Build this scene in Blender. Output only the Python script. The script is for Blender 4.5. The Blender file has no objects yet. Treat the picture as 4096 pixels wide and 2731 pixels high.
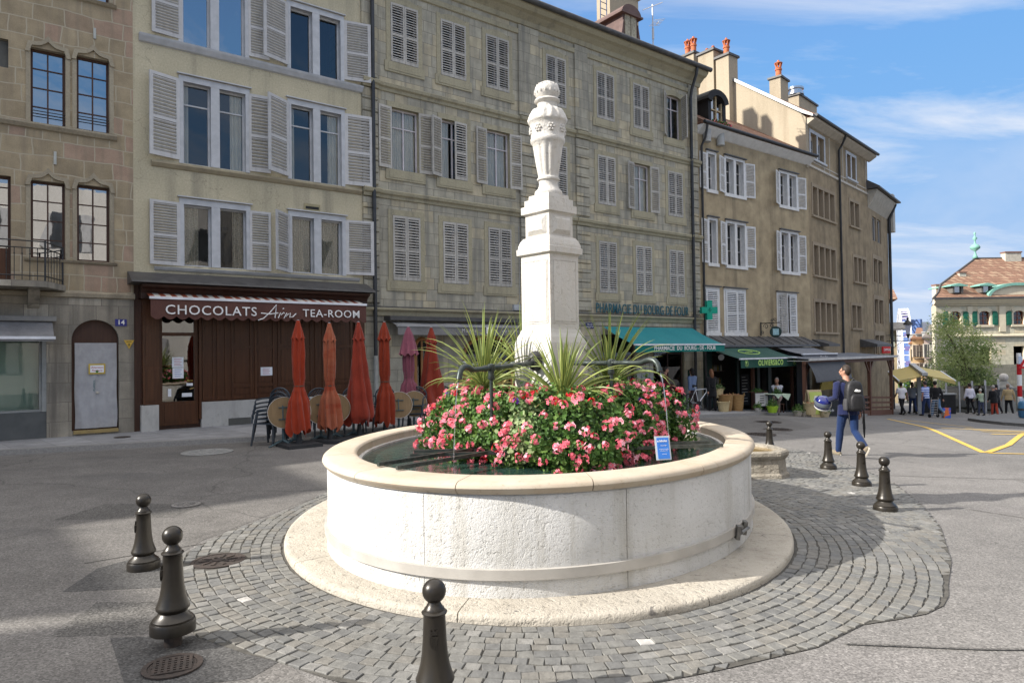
import bpy, bmesh, math, random
import numpy as np
from mathutils import Vector, Matrix

# ------------------------------------------------------------------ camera, light, exposure
sc = bpy.context.scene
COL = sc.collection
rad = math.radians
CAM_H, PITCH, ROLL = 1.75, 0.018, 0.014
cam = bpy.data.objects.new('camera', bpy.data.cameras.new('camera'))
COL.objects.link(cam)
cam.data.sensor_width = 36.0
cam.data.lens = 24.0
cam.data.clip_start = 0.05
cam.data.clip_end = 6000
_f = Vector((0, math.cos(PITCH), math.sin(PITCH)))
_u = Vector((0, -math.sin(PITCH), math.cos(PITCH)))
_r = Vector((1, 0, 0))
_cr, _sr = math.cos(ROLL), math.sin(ROLL)
_rx = _r * _cr - _u * _sr
_ux = _r * _sr + _u * _cr
cam.matrix_world = Matrix(((_rx.x, _ux.x, -_f.x, 0), (_rx.y, _ux.y, -_f.y, 0), (_rx.z, _ux.z, -_f.z, CAM_H), (0, 0, 0, 1)))
sc.camera = cam

SUN_AZ, SUN_EL = rad(15.0), rad(31.0)          # heading the light travels to, from +x towards +y; height
sun_dir = Vector((math.cos(SUN_AZ) * math.cos(SUN_EL), math.sin(SUN_AZ) * math.cos(SUN_EL), -math.sin(SUN_EL)))
sl = bpy.data.lights.new('sun', 'SUN')
sl.energy = 4.7
sl.angle = rad(0.5)
sl.color = (1.0, 0.945, 0.86)
so = bpy.data.objects.new('sun', sl)
COL.objects.link(so)
so.rotation_euler = sun_dir.to_track_quat('-Z', 'Y').to_euler()

world = bpy.data.worlds.new('World')
sc.world = world
world.use_nodes = True
wn = world.node_tree
wn.nodes.clear()


def nd(nt, typ, ins=None, **attrs):
    n = nt.nodes.new(typ)
    for k, v in attrs.items():
        setattr(n, k, v)
    for k, v in (ins or {}).items():
        s = n.inputs[k]
        if isinstance(v, bpy.types.NodeSocket):
            nt.links.new(v, s)
        else:
            s.default_value = v
    return n


def c4(c):
    return (c[0], c[1], c[2], 1.0)


def ramp(nt, fac, stops):
    n = nt.nodes.new('ShaderNodeValToRGB')
    nt.links.new(fac, n.inputs[0])
    e = n.color_ramp.elements
    while len(e) < len(stops):
        e.new(0.5)
    for i, (p, c) in enumerate(stops):
        e[i].position = p
        e[i].color = c4(c) if not isinstance(c, (int, float)) else (c, c, c, 1)
    return n.outputs[0]


def mix(nt, fac, a, b, mode='MIX'):
    n = nt.nodes.new('ShaderNodeMix')
    n.data_type = 'RGBA'
    n.blend_type = mode
    for s, v in ((n.inputs[0], fac), (n.inputs[6], a), (n.inputs[7], b)):
        if isinstance(v, bpy.types.NodeSocket):
            nt.links.new(v, s)
        elif isinstance(v, (int, float)):
            s.default_value = v
        else:
            s.default_value = c4(v)
    return n.outputs[2]


def math_(nt, op, a, b=0.0, clamp=False):
    n = nt.nodes.new('ShaderNodeMath')
    n.operation = op
    n.use_clamp = clamp
    for s, v in ((n.inputs[0], a), (n.inputs[1], b)):
        if isinstance(v, bpy.types.NodeSocket):
            nt.links.new(v, s)
        else:
            s.default_value = v
    return n.outputs[0]


sky = nd(wn, 'ShaderNodeTexSky', sky_type='NISHITA')
sky.sun_disc = False
sky.sun_elevation = SUN_EL
sky.sun_rotation = math.atan2(-sun_dir.x, -sun_dir.y)
sky.air_density = 1.0
sky.dust_density = 1.3
sky.ozone_density = 1.6
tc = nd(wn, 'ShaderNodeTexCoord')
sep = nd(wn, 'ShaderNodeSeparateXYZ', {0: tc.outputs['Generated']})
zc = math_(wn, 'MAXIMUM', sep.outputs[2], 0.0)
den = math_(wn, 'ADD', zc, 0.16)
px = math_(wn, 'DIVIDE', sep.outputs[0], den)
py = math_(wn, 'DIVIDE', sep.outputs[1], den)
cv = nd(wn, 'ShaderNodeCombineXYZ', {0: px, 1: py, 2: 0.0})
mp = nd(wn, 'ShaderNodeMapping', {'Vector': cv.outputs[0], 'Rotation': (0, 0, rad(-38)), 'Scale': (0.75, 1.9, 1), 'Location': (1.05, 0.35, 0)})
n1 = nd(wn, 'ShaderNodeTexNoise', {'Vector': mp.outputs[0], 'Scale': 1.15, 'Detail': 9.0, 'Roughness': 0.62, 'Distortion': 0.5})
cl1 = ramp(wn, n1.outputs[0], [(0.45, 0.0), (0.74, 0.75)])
n2 = nd(wn, 'ShaderNodeTexNoise', {'Vector': tc.outputs['Generated'], 'Scale': 7.5, 'Detail': 6.0, 'Roughness': 0.5, 'Distortion': 0.3})
cum = ramp(wn, n2.outputs[0], [(0.42, 0.0), (0.72, 0.55)])
low = ramp(wn, sep.outputs[2], [(0.0, 1.0), (0.12, 0.9), (0.30, 0.0)])
cl2 = math_(wn, 'MULTIPLY', cum, low)
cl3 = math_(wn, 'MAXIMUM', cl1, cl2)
n3 = nd(wn, 'ShaderNodeTexNoise', {'Vector': tc.outputs['Generated'], 'Scale': 2.2, 'Detail': 6.0, 'Roughness': 0.55})
behind = math_(wn, 'MULTIPLY', ramp(wn, n3.outputs[0], [(0.34, 0.0), (0.50, 1.0)]), ramp(wn, sep.outputs[2], [(0.50, 0.0), (0.66, 0.9)]))  # bright overhead cloud out of view, added to raise the fill light
cl = math_(wn, 'MAXIMUM', cl3, behind)
SKY_BLUE_GAIN = (0.92, 0.96, 1.14)
skyc = mix(wn, 1.0, sky.outputs[0], SKY_BLUE_GAIN, 'MULTIPLY')
lowsky = ramp(wn, sep.outputs[2], [(0.0, (.56, .70, .96)), (0.12, (.44, .64, .95)), (0.30, (.23, .50, .93)), (0.50, (.16, .42, .88))])
lowsky = mix(wn, 1.0, lowsky, (4.7, 4.7, 4.7), 'MULTIPLY')
skyh = mix(wn, ramp(wn, sep.outputs[2], [(0.36, 1.0), (0.60, 0.0)]), skyc, lowsky)
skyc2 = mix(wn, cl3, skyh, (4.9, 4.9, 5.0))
skyc3 = mix(wn, behind, skyc2, (11.0, 10.6, 10.2))
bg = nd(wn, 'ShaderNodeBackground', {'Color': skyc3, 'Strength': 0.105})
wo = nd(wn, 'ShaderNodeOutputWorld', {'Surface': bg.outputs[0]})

sc.view_settings.view_transform = 'Standard'
sc.view_settings.look = 'None'
sc.view_settings.exposure = 0.95
sc.view_settings.gamma = 1.0
sc.view_settings.use_curve_mapping = False
sc.cycles.use_denoising = True
sc.cycles.max_bounces = 8
sc.cycles.transparent_max_bounces = 12

rnd = random.Random(7)

# ------------------------------------------------------------------ mesh helpers


class MB:
    def __init__(s):
        s.v, s.f, s.m = [], [], []

    def face(s, pts, mi=0):
        b = len(s.v)
        s.v.extend(tuple(p) for p in pts)
        s.f.append(tuple(range(b, b + len(pts))))
        s.m.append(mi)

    def add(s, vs, fs, mi=0):
        b = len(s.v)
        s.v.extend(tuple(p) for p in vs)
        for f in fs:
            s.f.append(tuple(i + b for i in f))
            s.m.append(mi)

    def box(s, x0, x1, y0, y1, z0, z1, mi=0):
        s.add([(x0, y0, z0), (x1, y0, z0), (x1, y1, z0), (x0, y1, z0), (x0, y0, z1), (x1, y0, z1), (x1, y1, z1), (x0, y1, z1)],
              [(3, 2, 1, 0), (4, 5, 6, 7), (0, 1, 5, 4), (1, 2, 6, 5), (2, 3, 7, 6), (3, 0, 4, 7)], mi)
        return s

    def obox(s, mat, sx, sy, sz, mi=0):
        vs = [mat @ Vector((x * sx / 2, y * sy / 2, z * sz / 2)) for z in (-1, 1) for x, y in ((-1, -1), (1, -1), (1, 1), (-1, 1))]
        s.add(vs, [(3, 2, 1, 0), (4, 5, 6, 7), (0, 1, 5, 4), (1, 2, 6, 5), (2, 3, 7, 6), (3, 0, 4, 7)], mi)
        return s

    def bar(s, a, b, w, h, mi=0):
        a, b = Vector(a), Vector(b)
        d = b - a
        up = Vector((0, 0, 1)) if abs(d.normalized().z) < .95 else Vector((0, 1, 0))
        x = d.normalized()
        y = up.cross(x).normalized()
        z = x.cross(y)
        M = Matrix((x, y, z)).transposed().to_4x4()
        M.translation = (a + b) / 2
        return s.obox(M, d.length, w, h, mi)

    def tube(s, pts, r, n=8, mi=0, cap=True):
        pts = [Vector(p) for p in pts]
        rs = r if isinstance(r, (list, tuple)) else [r] * len(pts)
        rings = []
        prev = None
        for i, p in enumerate(pts):
            d = (pts[min(i + 1, len(pts) - 1)] - pts[max(i - 1, 0)])
            d = d.normalized() if d.length > 1e-9 else Vector((0, 0, 1))
            if prev is None:
                a = Vector((0, 0, 1)) if abs(d.z) < .9 else Vector((1, 0, 0))
                x = d.cross(a).normalized()
            else:
                x = (prev - d * prev.dot(d))
                x = x.normalized() if x.length > 1e-6 else d.orthogonal().normalized()
            prev = x
            y = d.cross(x)
            q = rs[i]
            qa, qb = q if isinstance(q, tuple) else (q, q)
            rings.append([p + x * (qa * math.cos(2 * math.pi * k / n)) + y * (qb * math.sin(2 * math.pi * k / n)) for k in range(n)])
        vs = [v for R in rings for v in R]
        fs = []
        for i in range(len(pts) - 1):
            for k in range(n):
                a, b = i * n + k, i * n + (k + 1) % n
                fs.append((a, b, b + n, a + n))
        if cap:
            fs.append(tuple(range(n - 1, -1, -1)))
            fs.append(tuple(range((len(pts) - 1) * n, len(pts) * n)))
        s.add(vs, fs, mi)
        return s

    def lathe(s, prof, n=24, c=(0, 0, 0), mi=0, sx=1.0, sy=1.0, mod=None, cap=True):
        vs, fs = [], []
        for i, (r, z) in enumerate(prof):
            for k in range(n):
                a = 2 * math.pi * k / n
                q = r * (mod(a, i, z) if mod else 1.0)
                vs.append((c[0] + q * sx * math.cos(a), c[1] + q * sy * math.sin(a), c[2] + z))
        for i in range(len(prof) - 1):
            for k in range(n):
                a, b = i * n + k, i * n + (k + 1) % n
                fs.append((a, b, b + n, a + n))
        if cap:
            if prof[0][0] > 1e-4:
                fs.append(tuple(range(n - 1, -1, -1)))
            if prof[-1][0] > 1e-4:
                fs.append(tuple(range((len(prof) - 1) * n, len(prof) * n)))
        s.add(vs, fs, mi)
        return s

    def ball(s, c, r, n=14, mi=0, sz=1.0, sx=1.0, sy=1.0):
        m = max(5, n // 2 + 1)
        prof = [(max(1e-5, r * math.sin(math.pi * i / m)), -r * sz * math.cos(math.pi * i / m)) for i in range(m + 1)]
        return s.lathe(prof, n, c, mi, sx=sx, sy=sy)

    def prism_z(s, poly, z0, z1, mi=0):
        n = len(poly)
        s.add([(p[0], p[1], z0) for p in poly] + [(p[0], p[1], z1) for p in poly],
              [tuple(range(n - 1, -1, -1)), tuple(range(n, 2 * n))] + [(i, (i + 1) % n, n + (i + 1) % n, n + i) for i in range(n)], mi)
        return s

    def prism_y(s, poly, y0, y1, mi=0):
        """poly in (x, z), counter-clockwise seen from -y"""
        n = len(poly)
        s.add([(p[0], y0, p[1]) for p in poly] + [(p[0], y1, p[1]) for p in poly],
              [tuple(range(n)), tuple(range(2 * n - 1, n - 1, -1))] + [((i + 1) % n, i, n + i, n + (i + 1) % n) for i in range(n)], mi)
        return s

    def prism_x(s, poly, x0, x1, mi=0):
        """poly in (y, z)"""
        n = len(poly)
        s.add([(x0, p[0], p[1]) for p in poly] + [(x1, p[0], p[1]) for p in poly],
              [tuple(range(n - 1, -1, -1)), tuple(range(n, 2 * n))] + [(i, (i + 1) % n, n + (i + 1) % n, n + i) for i in range(n)], mi)
        return s

    def mesh(s, name, mats, smooth=False, auto=None):
        me = bpy.data.meshes.new(name)
        me.from_pydata(s.v, [], s.f)
        mats = mats if isinstance(mats, (list, tuple)) else [mats]
        for m in mats:
            me.materials.append(m)
        if len(mats) > 1:
            me.polygons.foreach_set('material_index', s.m)
        if smooth:
            me.polygons.foreach_set('use_smooth', [True] * len(s.f))
            if auto:
                try:
                    me.set_sharp_from_angle(angle=rad(auto))
                except Exception:
                    pass
        me.update()
        return me

    def build(s, name, mats, parent=None, smooth=False, auto=None, loc=None, rz=0.0, **props):
        o = bpy.data.objects.new(name, s.mesh(name, mats, smooth, auto))
        link(o, parent, loc, rz)
        for k, v in props.items():
            o[k] = v
        return o


def link(o, parent=None, loc=None, rz=0.0):
    COL.objects.link(o)
    if parent:
        o.parent = parent
    if loc is not None:
        o.location = loc
    if rz:
        o.rotation_euler = (0, 0, rz)


def thing(name, label, cat, loc=(0, 0, 0), rz=0.0, group=None):
    o = bpy.data.objects.new(name, None)
    o.empty_display_size = 0.2
    COL.objects.link(o)
    o.location = loc
    o.rotation_euler = (0, 0, rz)
    tag(o, label, cat, group)
    return o


def tag(o, label=None, cat=None, group=None, kind=None):
    if label:
        o['label'] = label
    if cat:
        o['category'] = cat
    if group:
        o['group'] = group
    if kind:
        o['kind'] = kind
    return o


def copy_tree(o, parent=None):
    kids = list(o.children)
    c = o.copy()
    COL.objects.link(c)
    if parent:
        c.parent = parent
    for k in kids:
        copy_tree(k, c)
    return c


def inst(me, name, parent, loc=(0, 0, 0), rot=(0, 0, 0), scale=(1, 1, 1)):
    o = bpy.data.objects.new(name, me)
    COL.objects.link(o)
    o.parent = parent
    o.location = loc
    o.rotation_euler = rot
    o.scale = scale
    return o


def text(body, name, size, mat, parent, loc, rot=(math.pi / 2, 0, 0), depth=0.004, bold=0.0, align='CENTER', sx=1.0, spacing=1.0, shear=0.0):
    cu = bpy.data.curves.new(name, 'FONT')
    cu.body = body
    cu.size = size
    cu.extrude = depth
    cu.offset = bold
    cu.align_x = align
    cu.align_y = 'CENTER'
    cu.space_character = spacing
    cu.shear = shear
    cu.resolution_u = 3
    tmp = bpy.data.objects.new(name, cu)
    COL.objects.link(tmp)
    dg = bpy.context.evaluated_depsgraph_get()
    me = bpy.data.meshes.new_from_object(tmp.evaluated_get(dg))
    bpy.data.objects.remove(tmp)
    bpy.data.curves.remove(cu)
    me.materials.clear()
    me.materials.append(mat)
    o = bpy.data.objects.new(name, me)
    link(o, parent, loc)
    o.rotation_euler = rot
    o.scale = (sx, 1, 1)
    return o


TT = [0, 7, 17, 24, 29.4, 39, 60, 100, 300]
TZ = [0, -.27, -.7, -1.25, -1.62, -2.1, -3.2, -6, -20]


def gz(x, y):
    """height of the sloping square"""
    t = .83 * (x - 1) + .55 * (y - 8)
    return float(np.interp(max(t, 0), TT, TZ))


# ------------------------------------------------------------------ materials
def newmat(name):
    m = bpy.data.materials.new(name)
    m.use_nodes = True
    nt = m.node_tree
    nt.nodes.clear()
    out = nt.nodes.new('ShaderNodeOutputMaterial')
    b = nt.nodes.new('ShaderNodeBsdfPrincipled')
    nt.links.new(b.outputs[0], out.inputs[0])
    b.inputs['Specular IOR Level'].default_value = 0.3
    return m, nt, b


def setin(nt, b, key, v):
    s = b.inputs[key]
    if isinstance(v, bpy.types.NodeSocket):
        nt.links.new(v, s)
    elif isinstance(v, (tuple, list)) and len(v) == 3 and s.type == 'RGBA':
        s.default_value = c4(v)
    else:
        s.default_value = v


def obj_co(nt):
    return nt.nodes.new('ShaderNodeTexCoord').outputs['Object']


def noise(nt, co, scale, detail=4.0, rough=.55, dist=0.0, out=0):
    return nd(nt, 'ShaderNodeTexNoise', {'Vector': co, 'Scale': scale, 'Detail': detail, 'Roughness': rough, 'Distortion': dist}).outputs[out]


def stretch(nt, co, sx, sy, sz):
    return nd(nt, 'ShaderNodeMapping', {'Vector': co, 'Scale': (sx, sy, sz)}).outputs[0]


def bump(nt, b, h, strength=.3, dist=.02):
    n = nd(nt, 'ShaderNodeBump', {'Height': h, 'Strength': strength, 'Distance': dist})
    nt.links.new(n.outputs[0], b.inputs['Normal'])


def surf(name, c1, c2=None, scale=4.0, rough=.75, bscale=0, bstr=.2, bdist=.01, spec=.3, metal=0.0, lo=.35, hi=.65, detail=4.0, st=(1, 1, 1), coat=0.0, vary=0.0):
    m, nt, b = newmat(name)
    co = obj_co(nt)
    if st != (1, 1, 1):
        co = stretch(nt, co, *st)
    if c2 is None:
        c2 = tuple(x * .8 for x in c1)
    f = ramp(nt, noise(nt, co, scale, detail), [(lo, 0.0), (hi, 1.0)])
    base = mix(nt, f, c1, c2)
    if vary:
        oi = nt.nodes.new('ShaderNodeObjectInfo')
        base = mix(nt, 1.0, base, ramp(nt, oi.outputs['Random'], [(0.0, 1 - vary), (1.0, 1 + vary)]), 'MULTIPLY')
        dirt = ramp(nt, noise(nt, stretch(nt, co, 6, 6, 1.2), 2.0, 6.0, .65), [(.52, 0.0), (.72, .55)])
        base = mix(nt, dirt, base, tuple(x * .55 for x in c2))
    setin(nt, b, 'Base Color', base)
    setin(nt, b, 'Roughness', rough)
    setin(nt, b, 'Metallic', metal)
    setin(nt, b, 'Specular IOR Level', spec)
    if coat:
        setin(nt, b, 'Coat Weight', coat)
    if bscale:
        bump(nt, b, noise(nt, co, bscale, 5.0), bstr, bdist)
    return m


def ashlar(name, c1, c2, cm, w, h, mortar=.006, warp=0.0, squash=.7, sqf=3, tint=None, bstr=.35, rough=.85, off=(0, 0), grime=None):
    m, nt, b = newmat(name)
    co = obj_co(nt)
    sp = nd(nt, 'ShaderNodeSeparateXYZ', {0: co})
    ssum = math_(nt, 'ADD', sp.outputs[0], math_(nt, 'MULTIPLY', sp.outputs[1], 1.0))
    v = nd(nt, 'ShaderNodeCombineXYZ', {0: math_(nt, 'ADD', ssum, off[0]), 1: math_(nt, 'ADD', sp.outputs[2], off[1]), 2: 0.0}).outputs[0]
    if warp:
        nv = nd(nt, 'ShaderNodeTexNoise', {'Vector': co, 'Scale': 1.3, 'Detail': 2.0})
        sub = nd(nt, 'ShaderNodeVectorMath', {0: nv.outputs[1], 1: (.5, .5, .5)}, operation='SUBTRACT')
        scl = nd(nt, 'ShaderNodeVectorMath', {0: sub.outputs[0], 'Scale': warp}, operation='SCALE')
        v = nd(nt, 'ShaderNodeVectorMath', {0: v, 1: scl.outputs[0]}, operation='ADD').outputs[0]
    br = nd(nt, 'ShaderNodeTexBrick', {'Vector': v, 'Color1': (0, 0, 0, 1), 'Color2': (1, 1, 1, 1), 'Mortar': (.5, .5, .5, 1), 'Scale': 1.0, 'Mortar Size': mortar,
                                      'Mortar Smooth': .15, 'Bias': 0.0, 'Brick Width': w, 'Row Height': h}, offset=.37, offset_frequency=2, squash=squash, squash_frequency=sqf)
    base = mix(nt, br.outputs[0], c1, c2)
    if tint:
        f3 = ramp(nt, br.outputs[0], [(.72, 0.0), (.78, 1.0)])
        base = mix(nt, f3, base, tint)
    nf = ramp(nt, noise(nt, co, 3.0, 6.0), [(.3, .76), (.7, 1.12)])
    base = mix(nt, 1.0, base, nf, 'MULTIPLY')
    fine = ramp(nt, noise(nt, co, 45.0, 3.0), [(.3, .88), (.7, 1.08)])
    base = mix(nt, 1.0, base, fine, 'MULTIPLY')
    if grime:
        g = ramp(nt, noise(nt, stretch(nt, co, 3.0, 3.0, .22), 1.5, 5.0), [(.48, 0.0), (.68, .7)])
        base = mix(nt, g, base, grime)
    base = mix(nt, br.outputs[1], base, cm)
    setin(nt, b, 'Base Color', base)
    setin(nt, b, 'Roughness', rough)
    setin(nt, b, 'Specular IOR Level', .2)
    hgt = math_(nt, 'ADD', math_(nt, 'MULTIPLY', br.outputs[1], -1.0), math_(nt, 'MULTIPLY', noise(nt, co, 14.0, 5.0), .35))
    bump(nt, b, hgt, bstr, .02)
    return m


def stucco(name, c1, c2, stain, cracks=False, sscale=.8, bstr=.25, patch=.6):
    m, nt, b = newmat(name)
    co = obj_co(nt)
    base = mix(nt, ramp(nt, noise(nt, co, patch, 6.0, .6), [(.35, 0.0), (.68, 1.0)]), c1, c2)
    streak = noise(nt, stretch(nt, co, 2.6, 2.6, .16), sscale, 7.0, .62)
    base = mix(nt, ramp(nt, streak, [(.52, 0.0), (.74, .8)]), base, stain)
    fine = ramp(nt, noise(nt, co, 26.0, 4.0), [(.3, .86), (.7, 1.1)])
    base = mix(nt, 1.0, base, fine, 'MULTIPLY')
    if cracks:
        wv = nd(nt, 'ShaderNodeTexNoise', {'Vector': co, 'Scale': 2.0, 'Detail': 4.0})
        vv = nd(nt, 'ShaderNodeVectorMath', {0: co, 1: wv.outputs[1]}, operation='ADD')
        vo = nd(nt, 'ShaderNodeTexVoronoi', {'Vector': vv.outputs[0], 'Scale': .42}, feature='DISTANCE_TO_EDGE')
        base = mix(nt, ramp(nt, vo.outputs[0], [(.0, .4), (.004, 0.0)]), base, tuple(x * .35 for x in stain))
    setin(nt, b, 'Base Color', base)
    setin(nt, b, 'Roughness', .92)
    setin(nt, b, 'Specular IOR Level', .15)
    bump(nt, b, noise(nt, co, 22.0, 6.0), bstr, .02)
    return m


def wood(name, c1, c2, rough=.45, vertical=True):
    m, nt, b = newmat(name)
    co = obj_co(nt)
    s = stretch(nt, co, 14, 14, .8) if vertical else stretch(nt, co, .8, 14, 14)
    f = ramp(nt, noise(nt, s, 1.6, 6.0, .6), [(.3, 0.0), (.7, 1.0)])
    setin(nt, b, 'Base Color', mix(nt, f, c1, c2))
    setin(nt, b, 'Roughness', rough)
    bump(nt, b, noise(nt, s, 3.0, 4.0), .12, .005)
    return m


def cloth(name, c1, c2=None, rough=.9, scale=2.5, fade=None):
    m, nt, b = newmat(name)
    co = obj_co(nt)
    c2 = c2 or tuple(x * .82 for x in c1)
    base = mix(nt, ramp(nt, noise(nt, co, scale, 4.0), [(.35, 0.0), (.65, 1.0)]), c1, c2)
    if fade:
        base = mix(nt, ramp(nt, noise(nt, stretch(nt, co, 1, 1, 3.5), .9, 3.0), [(.5, 0.0), (.62, 1.0)]), base, fade)
    setin(nt, b, 'Base Color', base)
    setin(nt, b, 'Roughness', rough)
    setin(nt, b, 'Specular IOR Level', .15)
    setin(nt, b, 'Sheen Weight', .15)
    fold = noise(nt, stretch(nt, co, 1.4, 1.4, .7), 7.0, 4.0, .55, 1.2)
    bump(nt, b, math_(nt, 'ADD', fold, math_(nt, 'MULTIPLY', noise(nt, co, 60.0, 2.0), .08)), .45, .035)
    return m


def glassmat(name, tint=(.55, .6, .6), refl=.25, rough=.02, wavy=.02):
    m = bpy.data.materials.new(name)
    m.use_nodes = True
    nt = m.node_tree
    nt.nodes.clear()
    out = nt.nodes.new('ShaderNodeOutputMaterial')
    tr = nd(nt, 'ShaderNodeBsdfTransparent', {'Color': c4(tint)})
    gl = nd(nt, 'ShaderNodeBsdfGlossy', {'Color': (1, 1, 1, 1), 'Roughness': rough})
    lw = nd(nt, 'ShaderNodeLayerWeight', {'Blend': .35})
    if wavy:
        bn = nd(nt, 'ShaderNodeBump', {'Height': noise(nt, obj_co(nt), 2.2, 2.0), 'Strength': wavy, 'Distance': .15})
        nt.links.new(bn.outputs[0], gl.inputs['Normal'])
    f = math_(nt, 'ADD', math_(nt, 'MULTIPLY', lw.outputs['Fresnel'], .8), refl, True)
    mx = nd(nt, 'ShaderNodeMixShader', {0: f, 1: tr.outputs[0], 2: gl.outputs[0]})
    nt.links.new(mx.outputs[0], out.inputs[0])
    return m


def leafmat(name, c, c2=None, tr=.3, rough=.5):
    m = bpy.data.materials.new(name)
    m.use_nodes = True
    nt = m.node_tree
    nt.nodes.clear()
    out = nt.nodes.new('ShaderNodeOutputMaterial')
    co = obj_co(nt)
    col = mix(nt, ramp(nt, noise(nt, co, 5.0, 3.0), [(.35, 0.0), (.65, 1.0)]), c, c2 or tuple(x * .7 for x in c))
    p = nd(nt, 'ShaderNodeBsdfPrincipled', {'Base Color': col, 'Roughness': rough})
    p.inputs['Specular IOR Level'].default_value = .3
    t = nd(nt, 'ShaderNodeBsdfTranslucent', {'Color': col})
    mx = nd(nt, 'ShaderNodeMixShader', {0: tr, 1: p.outputs[0], 2: t.outputs[0]})
    nt.links.new(mx.outputs[0], out.inputs[0])
    return m

# ------------------------------------------------------------------ shared materials
def asphalt_mat(name, c1, c2, spk=.5, rust=False):
    m, nt, b = newmat(name)
    co = obj_co(nt)
    base = mix(nt, ramp(nt, noise(nt, co, .35, 6.0, .6), [(.36, 0.0), (.66, 1.0)]), c1, c2)
    base = mix(nt, 1.0, base, ramp(nt, noise(nt, co, 2.3, 5.0, .6), [(.3, .86), (.7, 1.1)]), 'MULTIPLY')
    vo = nd(nt, 'ShaderNodeTexVoronoi', {'Vector': co, 'Scale': 95.0}, feature='F1')
    sp = ramp(nt, nd(nt, 'ShaderNodeSeparateColor', {0: vo.outputs['Color']}).outputs[0], [(.1, 1 - spk), (.55, .98), (.93, 1 + spk * .6), (1.0, 1 + spk * 1.6)])
    base = mix(nt, 1.0, base, sp, 'MULTIPLY')
    base = mix(nt, ramp(nt, noise(nt, co, 1.9, 5.0, .65, .6), [(.64, 0.0), (.74, .45)]), base, tuple(x * .45 for x in c2))
    base = mix(nt, ramp(nt, noise(nt, co, 9.0, 3.0, .5), [(.70, 0.0), (.76, .5)]), base, tuple(x * .4 for x in c2))
    # thin wandering cracks
    wv = nd(nt, 'ShaderNodeTexNoise', {'Vector': co, 'Scale': .9, 'Detail': 5.0})
    vv = nd(nt, 'ShaderNodeVectorMath', {0: co, 1: wv.outputs[1]}, operation='ADD')
    cr = nd(nt, 'ShaderNodeTexVoronoi', {'Vector': vv.outputs[0], 'Scale': .17}, feature='DISTANCE_TO_EDGE')
    base = mix(nt, ramp(nt, cr.outputs[0], [(.0, .45), (.0025, 0.0)]), base, (.02, .02, .02))
    if rust:
        g = ramp(nt, noise(nt, stretch(nt, co, .8, 2.5, 1), .42, 6.0, .6), [(.66, 0.0), (.78, .55)])
        base = mix(nt, g, base, (.11, .05, .02))
        g2 = ramp(nt, noise(nt, stretch(nt, co, .5, 1.6, 1), .5, 4.0, .6), [(.56, 0.0), (.72, .5)])
        base = mix(nt, g2, base, (.055, .055, .058))
    setin(nt, b, 'Base Color', base)
    setin(nt, b, 'Roughness', .82)
    setin(nt, b, 'Specular IOR Level', .25)
    bump(nt, b, noise(nt, co, 85.0, 3.0), .28, .008)
    return m


ASPH = asphalt_mat('asphalt', (.178, .170, .162), (.145, .139, .133), .36)
ASPH_ROAD = asphalt_mat('worn dark road', (.155, .147, .138), (.118, .112, .106), .36, True)
ASPH_DARK = asphalt_mat('dark asphalt', (.085, .083, .081), (.066, .065, .064), .45)
ASPH_PATCH = asphalt_mat('patched asphalt', (.115, .11, .103), (.095, .091, .086), .5)
ASPH_LIGHT = asphalt_mat('light asphalt', (.19, .18, .172), (.162, .155, .15), .36)
BED = surf('joint sand', (.055, .052, .046), (.095, .09, .08), 9.0, .95, 40, .4)


def sett_mat(name, c):
    m, nt, b = newmat(name)
    co = obj_co(nt)
    base = mix(nt, ramp(nt, noise(nt, co, 16.0, 6.0, .6), [(.3, 0.0), (.7, 1.0)]), tuple(x * 1.18 for x in c), tuple(x * .76 for x in c))
    base = mix(nt, 1.0, base, ramp(nt, noise(nt, co, 1.1, 4.0), [(.3, .84), (.7, 1.1)]), 'MULTIPLY')
    setin(nt, b, 'Base Color', base)
    setin(nt, b, 'Roughness', .7)
    bump(nt, b, noise(nt, co, 38.0, 5.0), .5, .012)
    return m


SETTS = [sett_mat('sett grey', (.155, .153, .143)), sett_mat('sett dark grey', (.13, .13, .126)), sett_mat('sett warm grey', (.160, .153, .138)),
         sett_mat('sett pale', (.19, .186, .175)), sett_mat('sett white', (.40, .39, .37))]


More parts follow.
